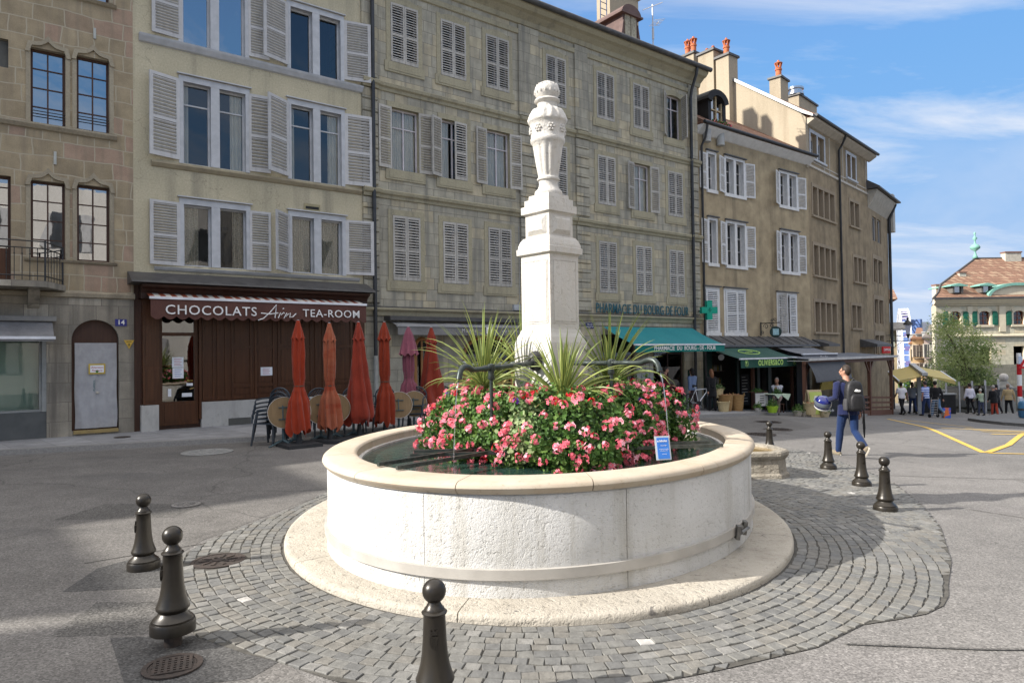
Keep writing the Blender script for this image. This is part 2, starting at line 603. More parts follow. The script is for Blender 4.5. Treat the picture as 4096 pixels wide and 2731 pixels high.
def limestone(name, base1, base2, stain, pit=.5, pscale=9.0, streaks=.5, speck=(.12, .11, .1), sp=.0, bdist=.03, crack=0, st_z=.5):
    m, nt, b = newmat(name)
    co = obj_co(nt)
    base = mix(nt, ramp(nt, noise(nt, co, 1.6, 6.0, .6), [(.36, 0.0), (.64, 1.0)]), base1, base2)
    st = ramp(nt, noise(nt, stretch(nt, co, 2.2, 2.2, st_z), 1.7, 7.0, .65), [(.50, 0.0), (.70, streaks)])
    base = mix(nt, st, base, stain)
    n3 = noise(nt, co, pscale * 1.3, 6.0, .7)
    base = mix(nt, ramp(nt, n3, [(.30, .5), (.42, 0.0)]), base, tuple(x * .62 for x in stain))
    if sp:
        v = noise(nt, stretch(nt, co, 1, 1, 1), 13.0, 4.0, .6, 1.2)
        base = mix(nt, ramp(nt, v, [(.64, 0.0), (.70, sp)]), base, speck)
    if crack:
        wv = nd(nt, 'ShaderNodeTexNoise', {'Vector': co, 'Scale': 5.0, 'Detail': 4.0})
        vv = nd(nt, 'ShaderNodeVectorMath', {0: nd(nt, 'ShaderNodeVectorMath', {0: wv.outputs[1], 'Scale': .35}, operation='SCALE').outputs[0], 1: co}, operation='ADD')
        vo = nd(nt, 'ShaderNodeTexVoronoi', {'Vector': vv.outputs[0], 'Scale': crack}, feature='DISTANCE_TO_EDGE')
        msk = ramp(nt, noise(nt, co, 2.0, 3.0), [(.42, 0.0), (.6, 1.0)])
        base = mix(nt, math_(nt, 'MULTIPLY', ramp(nt, vo.outputs[0], [(.0, .38), (.03, 0.0)]), msk), base, tuple(x * .55 for x in stain))
    setin(nt, b, 'Base Color', base)
    setin(nt, b, 'Roughness', .85)
    setin(nt, b, 'Specular IOR Level', .2)
    pits = ramp(nt, noise(nt, co, pscale * 1.3, 3.0, .6), [(.30, 0.0), (.46, 1.0)])
    h = math_(nt, 'ADD', math_(nt, 'MULTIPLY', noise(nt, co, pscale, 7.0, .68), .6), math_(nt, 'ADD', math_(nt, 'MULTIPLY', noise(nt, co, pscale * 4, 4.0, .6), .3), math_(nt, 'MULTIPLY', pits, .35)))
    bump(nt, b, h, pit, bdist)
    return m


BASIN = limestone('pitted white limestone', (.60, .595, .58), (.51, .505, .485), (.33, .31, .26), 0.6, 26.0, .8, bdist=.025, st_z=.18)
RIMST = limestone('smooth beige limestone', (.41, .345, .265), (.44, .39, .32), (.33, .25, .165), .12, 20.0, .45, bdist=.01)
STEPST = limestone('worn step limestone', (.43, .395, .335), (.37, .34, .29), (.27, .24, .195), .7, 14.0, .55, (.14, .13, .12), .85, .03)
COLST = limestone('white column stone', (.56, .545, .515), (.50, .48, .44), (.46, .39, .30), .42, 16.0, .35, bdist=.025, crack=7.0)
MORTAR = surf('pale mortar', (.36, .33, .28), (.28, .26, .22), 20, .95)
BRONZE = surf('weathered bronze paint', (.030, .0255, .019), (.020, .017, .014), 6, .34, 60, .12, .004, spec=.5, metal=.3, vary=.12)
IRON = surf('dark green iron', (.030, .042, .040), (.05, .06, .055), 18, .4, 30, .15, .004, spec=.5, metal=.5)
IRONGREY = surf('worn grey iron', (.09, .10, .095), (.04, .05, .048), 22, .35, 40, .2, .004, spec=.5, metal=.6)
BLACKIRON = surf('black iron', (.018, .018, .018), (.03, .03, .03), 9, .5, spec=.4)
STEEL = surf('brushed steel', (.52, .50, .48), (.44, .42, .40), 8, .4, metal=.85)
CHROME = surf('bare steel', (.6, .6, .6), (.5, .5, .5), 5, .25, metal=1.0)
RUSTY = surf('rusted cast iron', (.070, .055, .048), (.046, .040, .037), 30, .7, 60, .4, .01, metal=.3)
WHITE = surf('white paint', (.78, .78, .77), (.72, .72, .71), 3, .6)
BLACK = surf('black', (.012, .012, .013), (.02, .02, .02), 3, .7)
DARKROOM = surf('dark interior', (.02, .018, .016), (.03, .027, .024), 2, .95)  # near-black so rooms behind glass stay dark; shade put into the colour

# ------------------------------------------------------------------ ground
def lin(a, b, st):
    return list(np.arange(a, b + 1e-6, st))


gx = [-3500, -800, -200, -100] + lin(-60, 60, 1.0) + [70, 85, 100, 130, 170, 300, 900, 3500]
gy = [-3500, -800, -200, -100] + lin(-40, 70, 1.0) + [80, 100, 130, 170, 300, 900, 3500]
mb = MB()
mb.v = [(x, y, gz(x, y)) for y in gy for x in gx]
W = len(gx)
mb.f = [(j * W + i, j * W + i + 1, (j + 1) * W + i + 1, (j + 1) * W + i) for j in range(len(gy) - 1) for i in range(W - 1)]
mb.m = [0] * len(mb.f)
mb.build('ground', ASPH, kind='structure')


def inpoly(p, poly):
    c = False
    n = len(poly)
    for i in range(n):
        a, b = poly[i], poly[(i + 1) % n]
        if (a[1] > p[1]) != (b[1] > p[1]) and p[0] < (b[0] - a[0]) * (p[1] - a[1]) / (b[1] - a[1]) + a[0]:
            c = not c
    return c


def sheet(name, poly, mat, dz=.004, **props):
    """thin sheet following the ground, triangulated by clipping to 1 m rows is not needed on flat parts"""
    bm = bmesh.new()
    vs = [bm.verts.new((x, y, 0)) for x, y in poly]
    f = bm.faces.new(vs)
    bmesh.ops.triangulate(bm, faces=[f])
    for _ in range(2):
        bmesh.ops.subdivide_edges(bm, edges=[e for e in bm.edges if e.calc_length() > .8], cuts=1, use_grid_fill=False)
        bmesh.ops.triangulate(bm, faces=bm.faces[:])
    for v in bm.verts:
        v.co.z = gz(v.co.x, v.co.y) + dz
    bmesh.ops.recalc_face_normals(bm, faces=bm.faces[:])
    for fc in bm.faces:
        if fc.normal.z < 0:
            fc.normal_flip()
    me = bpy.data.meshes.new(name)
    bm.to_mesh(me)
    bm.free()
    me.materials.append(mat)
    o = bpy.data.objects.new(name, me)
    link(o)
    for k, v in props.items():
        o[k] = v
    return o


def strip(name, pts, w, mat, dz, mbuf=None):
    """painted line through ground points"""
    m = mbuf or MB()
    P = []
    for (a, b) in zip(pts[:-1], pts[1:]):
        n = max(2, int(math.dist(a, b) / .6))
        P += [(a[0] + (b[0] - a[0]) * i / n, a[1] + (b[1] - a[1]) * i / n) for i in range(n)]
    P.append(pts[-1])
    for i in range(len(P) - 1):
        a, b = Vector(P[i]), Vector(P[i + 1])
        d = (b - a).normalized()
        n = Vector((-d.y, d.x)) * w / 2
        q = [a - n, b - n, b + n, a + n]
        m.face([(v.x, v.y, gz(v.x, v.y) + dz) for v in q])
    return m


def oval(R, k, th, c, T):
    ex, ey = R * (1 + k) * math.cos(T), R * (1 - k) * math.sin(T)
    return (c[0] + ex * math.cos(th) - ey * math.sin(th), c[1] + ex * math.sin(th) + ey * math.cos(th))


FX, FY = 0.373, 7.362
COBBLE = [(-2.45, 8.6), (-2.65, 7.51), (-2.88, 6.94), (-2.95, 6.33), (-2.95, 6.0), (-2.66, 5.34), (-2.35, 4.75), (-2.0, 4.31), (-1.6, 4.06), (-1.39, 3.96), (-.97, 3.70),
          (-.4, 3.55), (.4, 3.52), (1.14, 3.78), (1.77, 4.04), (2.2, 4.36), (2.45, 4.43), (2.70, 4.52), (2.90, 4.66), (3.05, 4.84), (3.2, 5.08), (3.63, 5.71), (4.34, 6.98), (4.85, 8.12), (5.4, 9.67), (5.64, 10.87),
          (5.8, 12.42), (5.79, 13.73), (4.6, 14.3), (3.0, 13.6), (1.2, 11.6), (-.8, 10.6), (-2.0, 9.7)]
sheet('pavement_bed', COBBLE, BED, .006, kind='structure')
mb = MB()
rc = random.Random(3)
SC, SR, SK, STH = (.225, 7.41), 2.76, .09, 1.55
pitch = .088
for ring in range(0, 80):
    off = SR + .07 + ring * pitch
    circ = 2 * math.pi * off
    n = int(circ / (.100 if ring % 2 else .107))
    ph = rc.random()
    for i in range(n):
        T0 = 2 * math.pi * (i + ph) / n
        c = oval(off, SK * SR / off, STH, SC, T0)
        if not inpoly(c, COBBLE) or math.hypot(c[0] + 2.55, c[1] - 5.9) < .24:
            continue
        c2 = oval(off, SK * SR / off, STH, SC, T0 + .01)
        t = Vector((c2[0] - c[0], c2[1] - c[1])).normalized()
        nn = Vector((t.y, -t.x))
        hw = circ / n / 2 - rc.uniform(.002, .006)
        hd = pitch / 2 - rc.uniform(.001, .006)
        ang = rc.gauss(0, .05)
        ca, sa = math.cos(ang), math.sin(ang)
        z = gz(*c) + .010 + rc.uniform(0, .005)
        q = []
        for (u, v) in ((-1, -1), (1, -1), (1, 1), (-1, 1)):
            uu = u * hw + rc.uniform(-.006, .006)
            vv = v * hd + rc.uniform(-.006, .006)
            uu, vv = uu * ca - vv * sa, uu * sa + vv * ca
            p_ = (c[0] + t.x * uu + nn.x * vv, c[1] + t.y * uu + nn.y * vv)
            if not inpoly(p_, COBBLE):
                lo_, hi_ = 0.0, 1.0
                for _ in range(7):
                    md_ = (lo_ + hi_) / 2
                    if inpoly((c[0] + (p_[0] - c[0]) * md_, c[1] + (p_[1] - c[1]) * md_), COBBLE):
                        lo_ = md_
                    else:
                        hi_ = md_
                p_ = (c[0] + (p_[0] - c[0]) * lo_, c[1] + (p_[1] - c[1]) * lo_)
            q.append(p_)
        cx, cy = sum(p[0] for p in q) / 4, sum(p[1] for p in q) / 4
        tilt = (rc.gauss(0, .02), rc.gauss(0, .02))
        lo = [(p[0], p[1], z - .018) for p in q]
        mid = [(cx + (p[0] - cx) * .97, cy + (p[1] - cy) * .97, z - .002 + (p[0] - cx) * tilt[0] + (p[1] - cy) * tilt[1]) for p in q]
        top = [(cx + (p[0] - cx) * .90, cy + (p[1] - cy) * .90, z + .002 + (p[0] - cx) * tilt[0] + (p[1] - cy) * tilt[1]) for p in q]
        r_ = rc.random()
        mi = 4 if r_ < .0035 else (1 if r_ < .25 else (2 if r_ < .48 else (3 if r_ < .56 else 0)))
        mb.add(lo + mid + top, [(0, 1, 5, 4), (1, 2, 6, 5), (2, 3, 7, 6), (3, 0, 4, 7), (4, 5, 9, 8), (5, 6, 10, 9), (6, 7, 11, 10), (7, 4, 8, 11), (8, 9, 10, 11)], mi)
bm_o = mb.build('cobblestone_pavement', SETTS, kind='structure')
# asphalt repairs and covers
sheet('road', [(-40, -6), (-3, -4), (-.9, 1.0), (-.75, 3.3), (-1.35, 3.98), (-2.0, 4.34), (-2.6, 5.2), (-3.0, 5.4), (-3.0, 6.6), (-2.5, 8.4), (-1.5, 10.2), (1.5, 12.2), (5, 15.5), (9, 20.3), (9.5, 24.5), (6, 22.5), (0, 18.2), (-5, 14.3), (-10, 12.2), (-16, 9.5), (-40, -2)], ASPH_ROAD, .0025, kind='structure')
sheet('asphalt_patch', [(-5.05, 7.5), (-3.75, 7.55), (-3.72, 8.25), (-4.95, 8.3)][::1], ASPH_PATCH, .004, kind='structure')
sheet('asphalt_patch', [(-3.42, 5.18), (-2.72, 5.25), (-2.76, 5.9), (-3.35, 6.02), (-3.5, 5.75)], ASPH_DARK, .004, kind='structure')
sheet('asphalt_patch', [(-2.95, 4.35), (-2.2, 4.38), (-2.25, 4.95), (-3.02, 4.95)], ASPH_PATCH, .004, kind='structure')
sheet('asphalt_patch', [(-2.55, 4.32), (-2.05, 3.62), (-1.45, 3.75), (-1.35, 3.98), (-1.75, 4.2), (-2.0, 4.34)], ASPH_DARK, .0045, kind='structure')
sheet('asphalt_patch', [(5.3, 8.0), (6.1, 6.9), (7.6, 7.0), (9.5, 7.6), (9.0, 8.9), (6.9, 8.6)], ASPH_LIGHT, .004, kind='structure')
sheet('asphalt_patch', [(1.9, 4.02), (2.6, 3.92), (4.2, 3.85), (4.2, 2.2), (-.2, 2.2), (-.9, 3.1), (.2, 3.35), (1.2, 3.62)], ASPH_LIGHT, .004, kind='structure')
mb = MB()
strip('seam', [(1.95, 4.08), (2.7, 3.98), (4.4, 3.9)], .02, ASPH_DARK, .008, mb)
strip('seam', [(-3.7, 5.9), (-2.9, 6.5)], .018, ASPH_DARK, .006, mb)
strip('seam', [(5.3, 10.6), (7.5, 10.4), (11, 10.2)], .02, ASPH_DARK, .006, mb)
mb.build('asphalt_seam', ASPH_PATCH, kind='structure')
YEL = surf('worn yellow road paint', (.62, .40, .06), (.50, .34, .09), 12, .7, lo=.3, hi=.75)
mb = MB()
strip('y', [(16.0, 29.2), (12.2, 19.8), (9.68, 14.1)], .13, YEL, .008, mb)
strip('y', [(9.8, 14.15), (11.5, 15.9), (13.6, 18.4), (15.2, 20.3)], .13, YEL, .012, mb)
strip('y', [(9.7, 14.02), (12.5, 13.95)], .10, YEL, .010, mb)
strip('y', [(16.4, 28.8), (15.6, 23.2)], .12, YEL, .010, mb)
for k in range(4):
    strip('y', [(13.2 + k * .35, 18.9 + k * .9), (15.4 + k * .35, 19.2 + k * .9)], .14, YEL, .016, mb)
strip('y', [(13.0, 20.8), (17.5, 21.3)], .14, YEL, .020, mb)
mb.build('road_markings', YEL, kind='structure')


def cover(label, x, y, r, mat, ribs):
    z = gz(x, y)
    t = thing('manhole_cover', label, 'manhole cover', (x, y, z + .006))
    MB().lathe([(r + .03, .002), (r + .03, .010), (r, .011), (r - .001, .006)], 28, cap=False).build('frame', mat, t)
    m = MB().lathe([(r - .004, -.01), (r - .004, .007), (1e-4, .0075)], 28)
    if ribs == 'grid':
        for k in range(-3, 4):
            w = math.sqrt(max(.01, (r * .82) ** 2 - (k * r * .24) ** 2))
            m.box(k * r * .24 - .008, k * r * .24 + .008, -w, w, .0076, .015)
            m.box(-w, w, k * r * .24 - .008, k * r * .24 + .008, .0077, .0145)
    else:
        for k in range(10):
            a = k * math.pi / 5
            M = Matrix.Rotation(a, 4, 'Z') @ Matrix.Translation((r * .6, 0, .011))
            m.obox(M, r * .42, r * .13, .008)
        m.lathe([(r * .25, .0076), (r * .25, .014), (1e-4, .014)], 16)
    m.build('lid', mat, t, rz=.4)


cover('rusty round cover with a grid of ribs in front of the lifted bollard', -1.95, 3.90, .13, RUSTY, 'grid')
cover('ornate rusty cover set in the cobbles beside the left bollards', -2.55, 5.9, .19, RUSTY, 'spoke')
cover('small grey cover in the sunlit asphalt left of the fountain', -3.91, 8.17, .13, surf('grey cast iron', (.2, .19, .18), None, 20, .6), 'spoke')
cover('pale worn cover in the shaded road before the tea room', -5.68, 12.7, .42, surf('pale cast iron', (.26, .26, .25), None, 12, .7), 'spoke')
cover('nearest of the dark covers in the road behind the stone trough', 6.2, 17.2, .36, RUSTY, 'grid')
cover('middle one of the dark covers in the road behind the stone trough', 7.3, 18.9, .36, RUSTY, 'grid')
cover('farthest of the dark covers in the road near the olive shop', 8.1, 21.8, .4, RUSTY, 'grid')

# ------------------------------------------------------------------ fountain
fo = thing('fountain', 'white limestone oval fountain with an urn topped column, in the middle of the square', 'fountain', (FX, FY, 0))
FK, FTH = .131, 1.203


def loft_oval(mb, prof, k, th, c, T0, T1, n, closed=False, mi=0, ends=True):
    m = len(prof)
    vs = []
    for i in range(n + (0 if closed else 1)):
        T = T0 + (T1 - T0) * i / n
        for (R, z) in prof:
            x, y = oval(R, k, th, c, T)
            vs.append((x, y, z))
    fs = []
    for i in range(n):
        j = (i + 1) % n if closed else i + 1
        for q in range(m - 1):
            fs.append((i * m + q, j * m + q, j * m + q + 1, i * m + q + 1))
    if ends and not closed:
        fs.append(tuple(range(m)))
        fs.append(tuple(range(n * m + m - 1, n * m - 1, -1)))
    mb.add(vs, fs, mi)


TAU = 2 * math.pi
mb = MB()
sc_ = (SC[0] - FX, SC[1] - FY)
for s in range(9):
    a, b = TAU * s / 9 + .13, TAU * (s + 1) / 9 + .13
    loft_oval(mb, [(2.1, -.05), (2.1, .054), (2.71, .066), (2.745, .063), (2.758, .052), (2.764, .03), (2.765, -.05)], SK, STH, sc_, a + .0015, b - .0015, 26)
mb.build('step', STEPST, fo, smooth=True, auto=40)
mb = MB()
ang0 = .32
for s in range(9):
    a, b = TAU * s / 9 + ang0, TAU * (s + 1) / 9 + ang0
    loft_oval(mb, [(2.05, .0), (2.05, .775), (2.362, .775), (2.370, .76), (2.366, .34), (2.376, .03), (2.376, .0)], FK, FTH, (0, 0), a + .0011, b - .0011, 26)
loft_oval(mb, [(2.363, .0), (2.360, .775)], FK, FTH, (0, 0), 0, TAU, 120, True, 1)
bw = mb.build('basin_wall', [BASIN, MORTAR], fo, smooth=True, auto=40)
mb = MB()
for s in range(14):
    a, b = TAU * s / 14 + .1, TAU * (s + 1) / 14 + .1
    loft_oval(mb, [(2.09, .70), (2.09, .845), (2.105, .858), (2.13, .862), (2.355, .862), (2.388, .855), (2.408, .840), (2.414, .822), (2.404, .802), (2.388, .790), (2.382, .777)], FK, FTH, (0, 0), a + .0016, b - .0016, 18)
loft_oval(mb, [(2.374, .777), (2.396, .80), (2.404, .822), (2.38, .848), (2.35, .856), (2.14, .856), (2.1, .84), (2.1, .70)], FK, FTH, (0, 0), 0, TAU, 120, True, 1)
mb.build('rim', [RIMST, surf('dark joint', (.12, .10, .08), None, 9, .95)], fo, smooth=True, auto=40)
mb = MB()
loft_oval(mb, [(2.10, .70), (2.075, .69), (2.06, .60), (1.9, .30), (1e-3, .28)], FK, FTH, (0, 0), 0, TAU, 96, True)
mb.build('basin_lining', surf('mossy lining', (.16, .15, .12), (.09, .09, .075), 6, .8), fo, smooth=True)
wm, nt, b = newmat('fountain water')
co = obj_co(nt)
setin(nt, b, 'Base Color', mix(nt, ramp(nt, noise(nt, co, 1.0, 3.0), [(.35, 0.0), (.65, 1.0)]), (.012, .035, .030), (.03, .06, .05)))
setin(nt, b, 'Roughness', .04)
setin(nt, b, 'Specular IOR Level', .6)
bump(nt, b, math_(nt, 'ADD', noise(nt, co, 7.0, 4.0, .6, .5), math_(nt, 'MULTIPLY', noise(nt, co, 26.0, 2.0), .3)), .22, .03)
mb = MB()
loft_oval(mb, [(2.089, .755), (1e-3, .755)], FK, FTH, (0, 0), 0, TAU, 96, True)
mb.build('water', wm, fo, kind='stuff')
mb = MB()
loft_oval(mb, [(2.365, .190), (2.396, .190), (2.398, .262), (2.365, .262)], FK, FTH, (0, 0), 0, TAU, 140, True)
band = mb.build('metal_band', surf('pale painted steel', (.44, .42, .385), (.37, .35, .32), 5, .45, spec=.4), fo, smooth=True, auto=40)
# turnbuckle clamp on the band
best = None
for i in range(2000):
    T = TAU * i / 2000
    p = oval(2.40, FK, FTH, (0, 0), T)
    vx = 1176 + 1568 * (p[0] + FX) / (p[1] + FY)
    if p[1] < 0 and (best is None or abs(vx - 1690) < best[0]):
        best = (abs(vx - 1690), T, p)
T = best[1]
p0 = oval(2.41, FK, FTH, (0, 0), T - .035)
p1 = oval(2.41, FK, FTH, (0, 0), T + .035)
pm = oval(2.425, FK, FTH, (0, 0), T)
mb = MB()
mb.bar((*p0, .226), (pm[0], pm[1], .228), .03, .07)
mb.bar((*p1, .226), (pm[0] * .99 + p1[0] * .01, pm[1], .226), .02, .03)
for q in (p0, p1):
    mb.bar((q[0] * 1.0, q[1], .166), (q[0] * 1.008, q[1] * 1.008, .280), .03, .06)
mb.tube([(p0[0] * 1.02, p0[1] * 1.02, .226), (p1[0] * 1.02, p1[1] * 1.02, .226)], .014, 8)
mb.build('clamp', surf('galvanised clamp', (.20, .195, .18), (.13, .125, .115), 20, .5, metal=.4), band)

# column
colp = bpy.data.objects.new('column', MB().lathe([(.404, .3), (.404, 1.80), (.400, 1.86), (.375, 1.92), (.345, 1.96), (.33, 2.0)], 4).mesh('column', COLST))
link(colp, fo, (.045, 0, 0), rz=-.05)
colp.scale = (.965, .965, 1)
mb = MB().lathe([(.318, 2.0), (.318, 2.785)], 4)
for k in range(4):
    a = math.pi / 4 + k * math.pi / 2
    M = Matrix.Rotation(a, 4, 'Z') @ Matrix.Translation((.2255, 0, 2.40))
    for (dy, dz, sy, sz) in ((0, .33, .37, .012), (0, -.33, .37, .012), (-.185, 0, .012, .66), (.185, 0, .012, .66)):
        mb.obox(M @ Matrix.Translation((.0015, dy, dz)), .006, sy, sz)
    mb.obox(M @ Matrix.Translation((.001, 0, 0)), .010, .345, .63)
mb.build('shaft', COLST, colp)
mb = MB().lathe([(.318, 2.786), (.345, 2.80), (.368, 2.805), (.371, 2.865), (.352, 2.872), (.350, 2.90), (.325, 2.95), (.29, 2.985), (.263, 2.99), (.263, 3.225), (.285, 3.24), (.312, 3.245), (.312, 3.325), (.272, 3.33), (.272, 3.395), (.225, 3.40), (.222, 3.447)], 4)
for k in range(4):
    a = math.pi / 4 + k * math.pi / 2
    M = Matrix.Rotation(a, 4, 'Z') @ Matrix.Translation((.186, 0, 3.108))
    vs = [M @ Vector(p) for p in ((0, -.15, -.1), (0, .15, -.1), (0, .15, .1), (0, -.15, .1), (.035, -.105, -.055), (.035, .105, -.055), (.035, .105, .055), (.035, -.105, .055))]
    mb.add(vs, [(0, 1, 5, 4), (1, 2, 6, 5), (2, 3, 7, 6), (3, 0, 4, 7), (4, 5, 6, 7)])
mb.build('capital', COLST, colp)


def flute(a, i, z):
    if 3.66 < z < 4.0:
        return 1.0 - .075 * (max(0, math.cos(12 * a)) ** .7)
    if 4.26 < z < 4.40:
        return 1.0 + .05 * math.cos(14 * a)
    return 1.0


uz = [3.665 + .335 * i / 8 for i in range(9)]
prof = [(.15, 3.446), (.158, 3.47), (.15, 3.495), (.125, 3.515), (.108, 3.55), (.104, 3.58), (.108, 3.605), (.126, 3.615), (.128, 3.632), (.112, 3.645)]
prof += [(.112 + .06 * ((z - 3.665) / .335) ** .85, z) for z in uz]
prof += [(.182, 4.012), (.194, 4.03), (.194, 4.06), (.186, 4.068), (.190, 4.12), (.196, 4.18), (.200, 4.225), (.212, 4.235), (.22, 4.25), (.216, 4.272), (.205, 4.30), (.19, 4.34), (.165, 4.375), (.118, 4.395), (.108, 4.42), (.112, 4.452), (.14, 4.465), (.146, 4.478), (.138, 4.492), (.118, 4.50)]
prof += [(.143 * math.cos(t), 4.583 + .112 * math.sin(t)) for t in [-.75, -.4, 0, .4, .8, 1.15, 1.4]] + [(1e-4, 4.696)]
prof = sorted(set(prof), key=lambda p: 0) if False else prof
mb = MB().lathe(prof, 72, mod=flute)
for k in range(8):
    a = TAU * k / 8 - math.pi / 2 + .2
    x, y = .194 * math.cos(a), .194 * math.sin(a)
    mb.ball((x, y, 4.15), .018, 8)
    for q in range(6):
        b_ = TAU * q / 6
        tx, ty = -math.sin(a), math.cos(a)
        mb.ball((x + tx * .030 * math.cos(b_), y + ty * .030 * math.cos(b_), 4.15 + .032 * math.sin(b_)), .015, 6)
for k in range(16):
    a = TAU * k / 16
    for z, r, s in ((4.57, .141, .022), (4.64, .118, .02)):
        mb.ball((r * math.cos(a + z), r * math.sin(a + z), z), s * .42, 6, sz=2.2)
mb.build('urn', COLST, colp, smooth=True, auto=50)

# spouts with their supports
def spout(face_a, z0, z1, length, fr=.63):
    d = Vector((math.cos(face_a), math.sin(face_a), 0))
    st = d * .29
    pts, rr = [], []
    N = 26
    for i in range(N + 1):
        t = i / N
        p = st + d * (length * t)
        z = z0 + (z1 - z0) * t
        r = .023
        if .62 < t < .66 or .28 < t < .31 or .84 < t < .88:
            r = .032
        pts.append((p.x, p.y, z))
        rr.append(r)
    e = st + d * length
    for (f, dz, r) in ((.05, .004, .026), (.10, .022, .027), (.15, .030, .028), (.20, .022, .027), (.235, -.008, .025), (.25, -.045, .023), (.256, -.075, .026)):
        pts.append((e.x + d.x * f, e.y + d.y * f, z1 + dz))
        rr.append(r)
    o = MB().tube(pts, rr, 12).build('spout', IRON, fo, smooth=True, auto=60)
    tip = pts[-1]
    p = st + d * length * fr
    zz = z0 + (z1 - z0) * fr
    m = MB().tube([(p.x, p.y, .4), (p.x, p.y, zz - .10)], .017, 10)
    m.lathe([(.024, zz - .11), (.034, zz - .095), (.026, zz - .06), (.03, zz - .03), (.04, zz), (.035, zz + .03), (.012, zz + .04)], 12, (p.x, p.y, 0))
    m.build('support', IRON, o, smooth=True, auto=50)
    m = MB()
    m.ball((d.x * .285, d.y * .285, (z0 + .02)), .085, 12, sz=1.25)
    m.ball((d.x * .33, d.y * .33, z0 - .02), .05, 10)
    m.build('mask', BLACKIRON, o, smooth=True)
    return tip


WATERJET = glassmat('falling water', (.92, .95, .97), .3, .05, .3)
for (a, z0, z1, L, fr) in ((math.radians(242.7), 1.652, 1.615, 1.25, .76), (math.radians(306.9), 1.645, 1.648, 1.02, .66), (math.radians(45), 1.65, 1.63, .9, .63), (math.radians(135), 1.65, 1.62, .9, .63)):
    tip = spout(a, z0, z1, L, fr)
    d = Vector((math.cos(a), math.sin(a), 0))
    P = []
    for i in range(14):
        t = i / 13
        P.append((tip[0] + d.x * .11 * math.sqrt(t), tip[1] + d.y * .11 * math.sqrt(t), tip[2] + (.757 - tip[2]) * t))
    MB().tube(P, [.0055 - .002 * i / 13 + .0018 * math.sin(i * 2.3) for i in range(14)], 6).build('water_jet', WATERJET, fo, smooth=True)
# flat iron bars that carry the flower trough
for (a, b_) in (((-1.08, 5.45), (1.35, 8.2)), ((-.90, 5.27), (1.5, 8.0)), ((1.92, 6.28), (-.9, 5.95)), ((1.86, 6.5), (-.9, 6.2))):
    MB().bar((a[0] - FX, a[1] - FY, .885), (b_[0] - FX, b_[1] - FY, .878), .028, .03).build('trough_bar', IRONGREY, fo)
MB().bar((-.45, -1.28, .45), (-.45, -1.28, .80), .05, .05).build('trough_post', IRONGREY, fo)

# ------------------------------------------------------------------ flowers round the column
rf = np.random.default_rng(11)
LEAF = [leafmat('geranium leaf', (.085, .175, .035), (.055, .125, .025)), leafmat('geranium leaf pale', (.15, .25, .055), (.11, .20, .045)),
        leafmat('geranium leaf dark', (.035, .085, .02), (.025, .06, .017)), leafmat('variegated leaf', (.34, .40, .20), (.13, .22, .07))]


def mesh_np(name, V, F, mats, mi=None, smooth=False):
    me = bpy.data.meshes.new(name)
    n, k = F.shape
    me.vertices.add(len(V))
    me.vertices.foreach_set('co', V.astype(np.float32).ravel())
    me.loops.add(n * k)
    me.loops.foreach_set('vertex_index', F.astype(np.int32).ravel())
    me.polygons.add(n)
    me.polygons.foreach_set('loop_start', np.arange(0, n * k, k, dtype=np.int32))
    me.polygons.foreach_set('loop_total', np.full(n, k, dtype=np.int32))
    for m in mats:
        me.materials.append(m)
    if mi is not None:
        me.polygons.foreach_set('material_index', mi.astype(np.int32))
    if smooth:
        me.polygons.foreach_set('use_smooth', np.ones(n, dtype=bool))
    me.update()
    me.validate()
    return me


def leaf_cloud(P, N, size, rng, kinds, fold=.25, aspect=.9, jitter=.6):
    """each leaf is a folded pair of quads (6 vertices) round point P facing N"""
    n = len(P)
    Nn = N + rng.normal(0, jitter, (n, 3))
    Nn /= np.linalg.norm(Nn, axis=1)[:, None]
    a = rng.normal(0, 1, (n, 3))
    a[:, 2] -= .5
    u = a - (a * Nn).sum(1)[:, None] * Nn
    u /= np.linalg.norm(u, axis=1)[:, None]
    w = np.cross(Nn, u)
    s = (size * rng.uniform(.65, 1.3, n))[:, None]
    f = fold * s * Nn
    V = np.stack([P, P + u * s * .5 + w * s * aspect * .5 + f, P + u * s * 1.05 + w * s * aspect * .22 + f * .4, P + u * s * 1.0, P + u * s * 1.05 - w * s * aspect * .22 + f * .4, P + u * s * .5 - w * s * aspect * .5 + f], 1).reshape(-1, 3)
    b = np.arange(n)[:, None] * 6
    F = np.concatenate([b + np.array([[0, 1, 2, 3]]), b + np.array([[0, 3, 4, 5]])], 1).reshape(-1, 4)
    return V, F, np.repeat(kinds, 2)


FLC = (.42, 7.34)
HX, HY = 1.42, 1.72
PRF = np.array([(.32, 1.20), (.48, 1.33), (.66, 1.37), (.80, 1.30), (.91, 1.17), (.985, 1.02), (1.0, .92), (.975, .83), (.93, .765)])
PT = np.array([0, .12, .26, .38, .52, .68, .80, .90, 1.0])


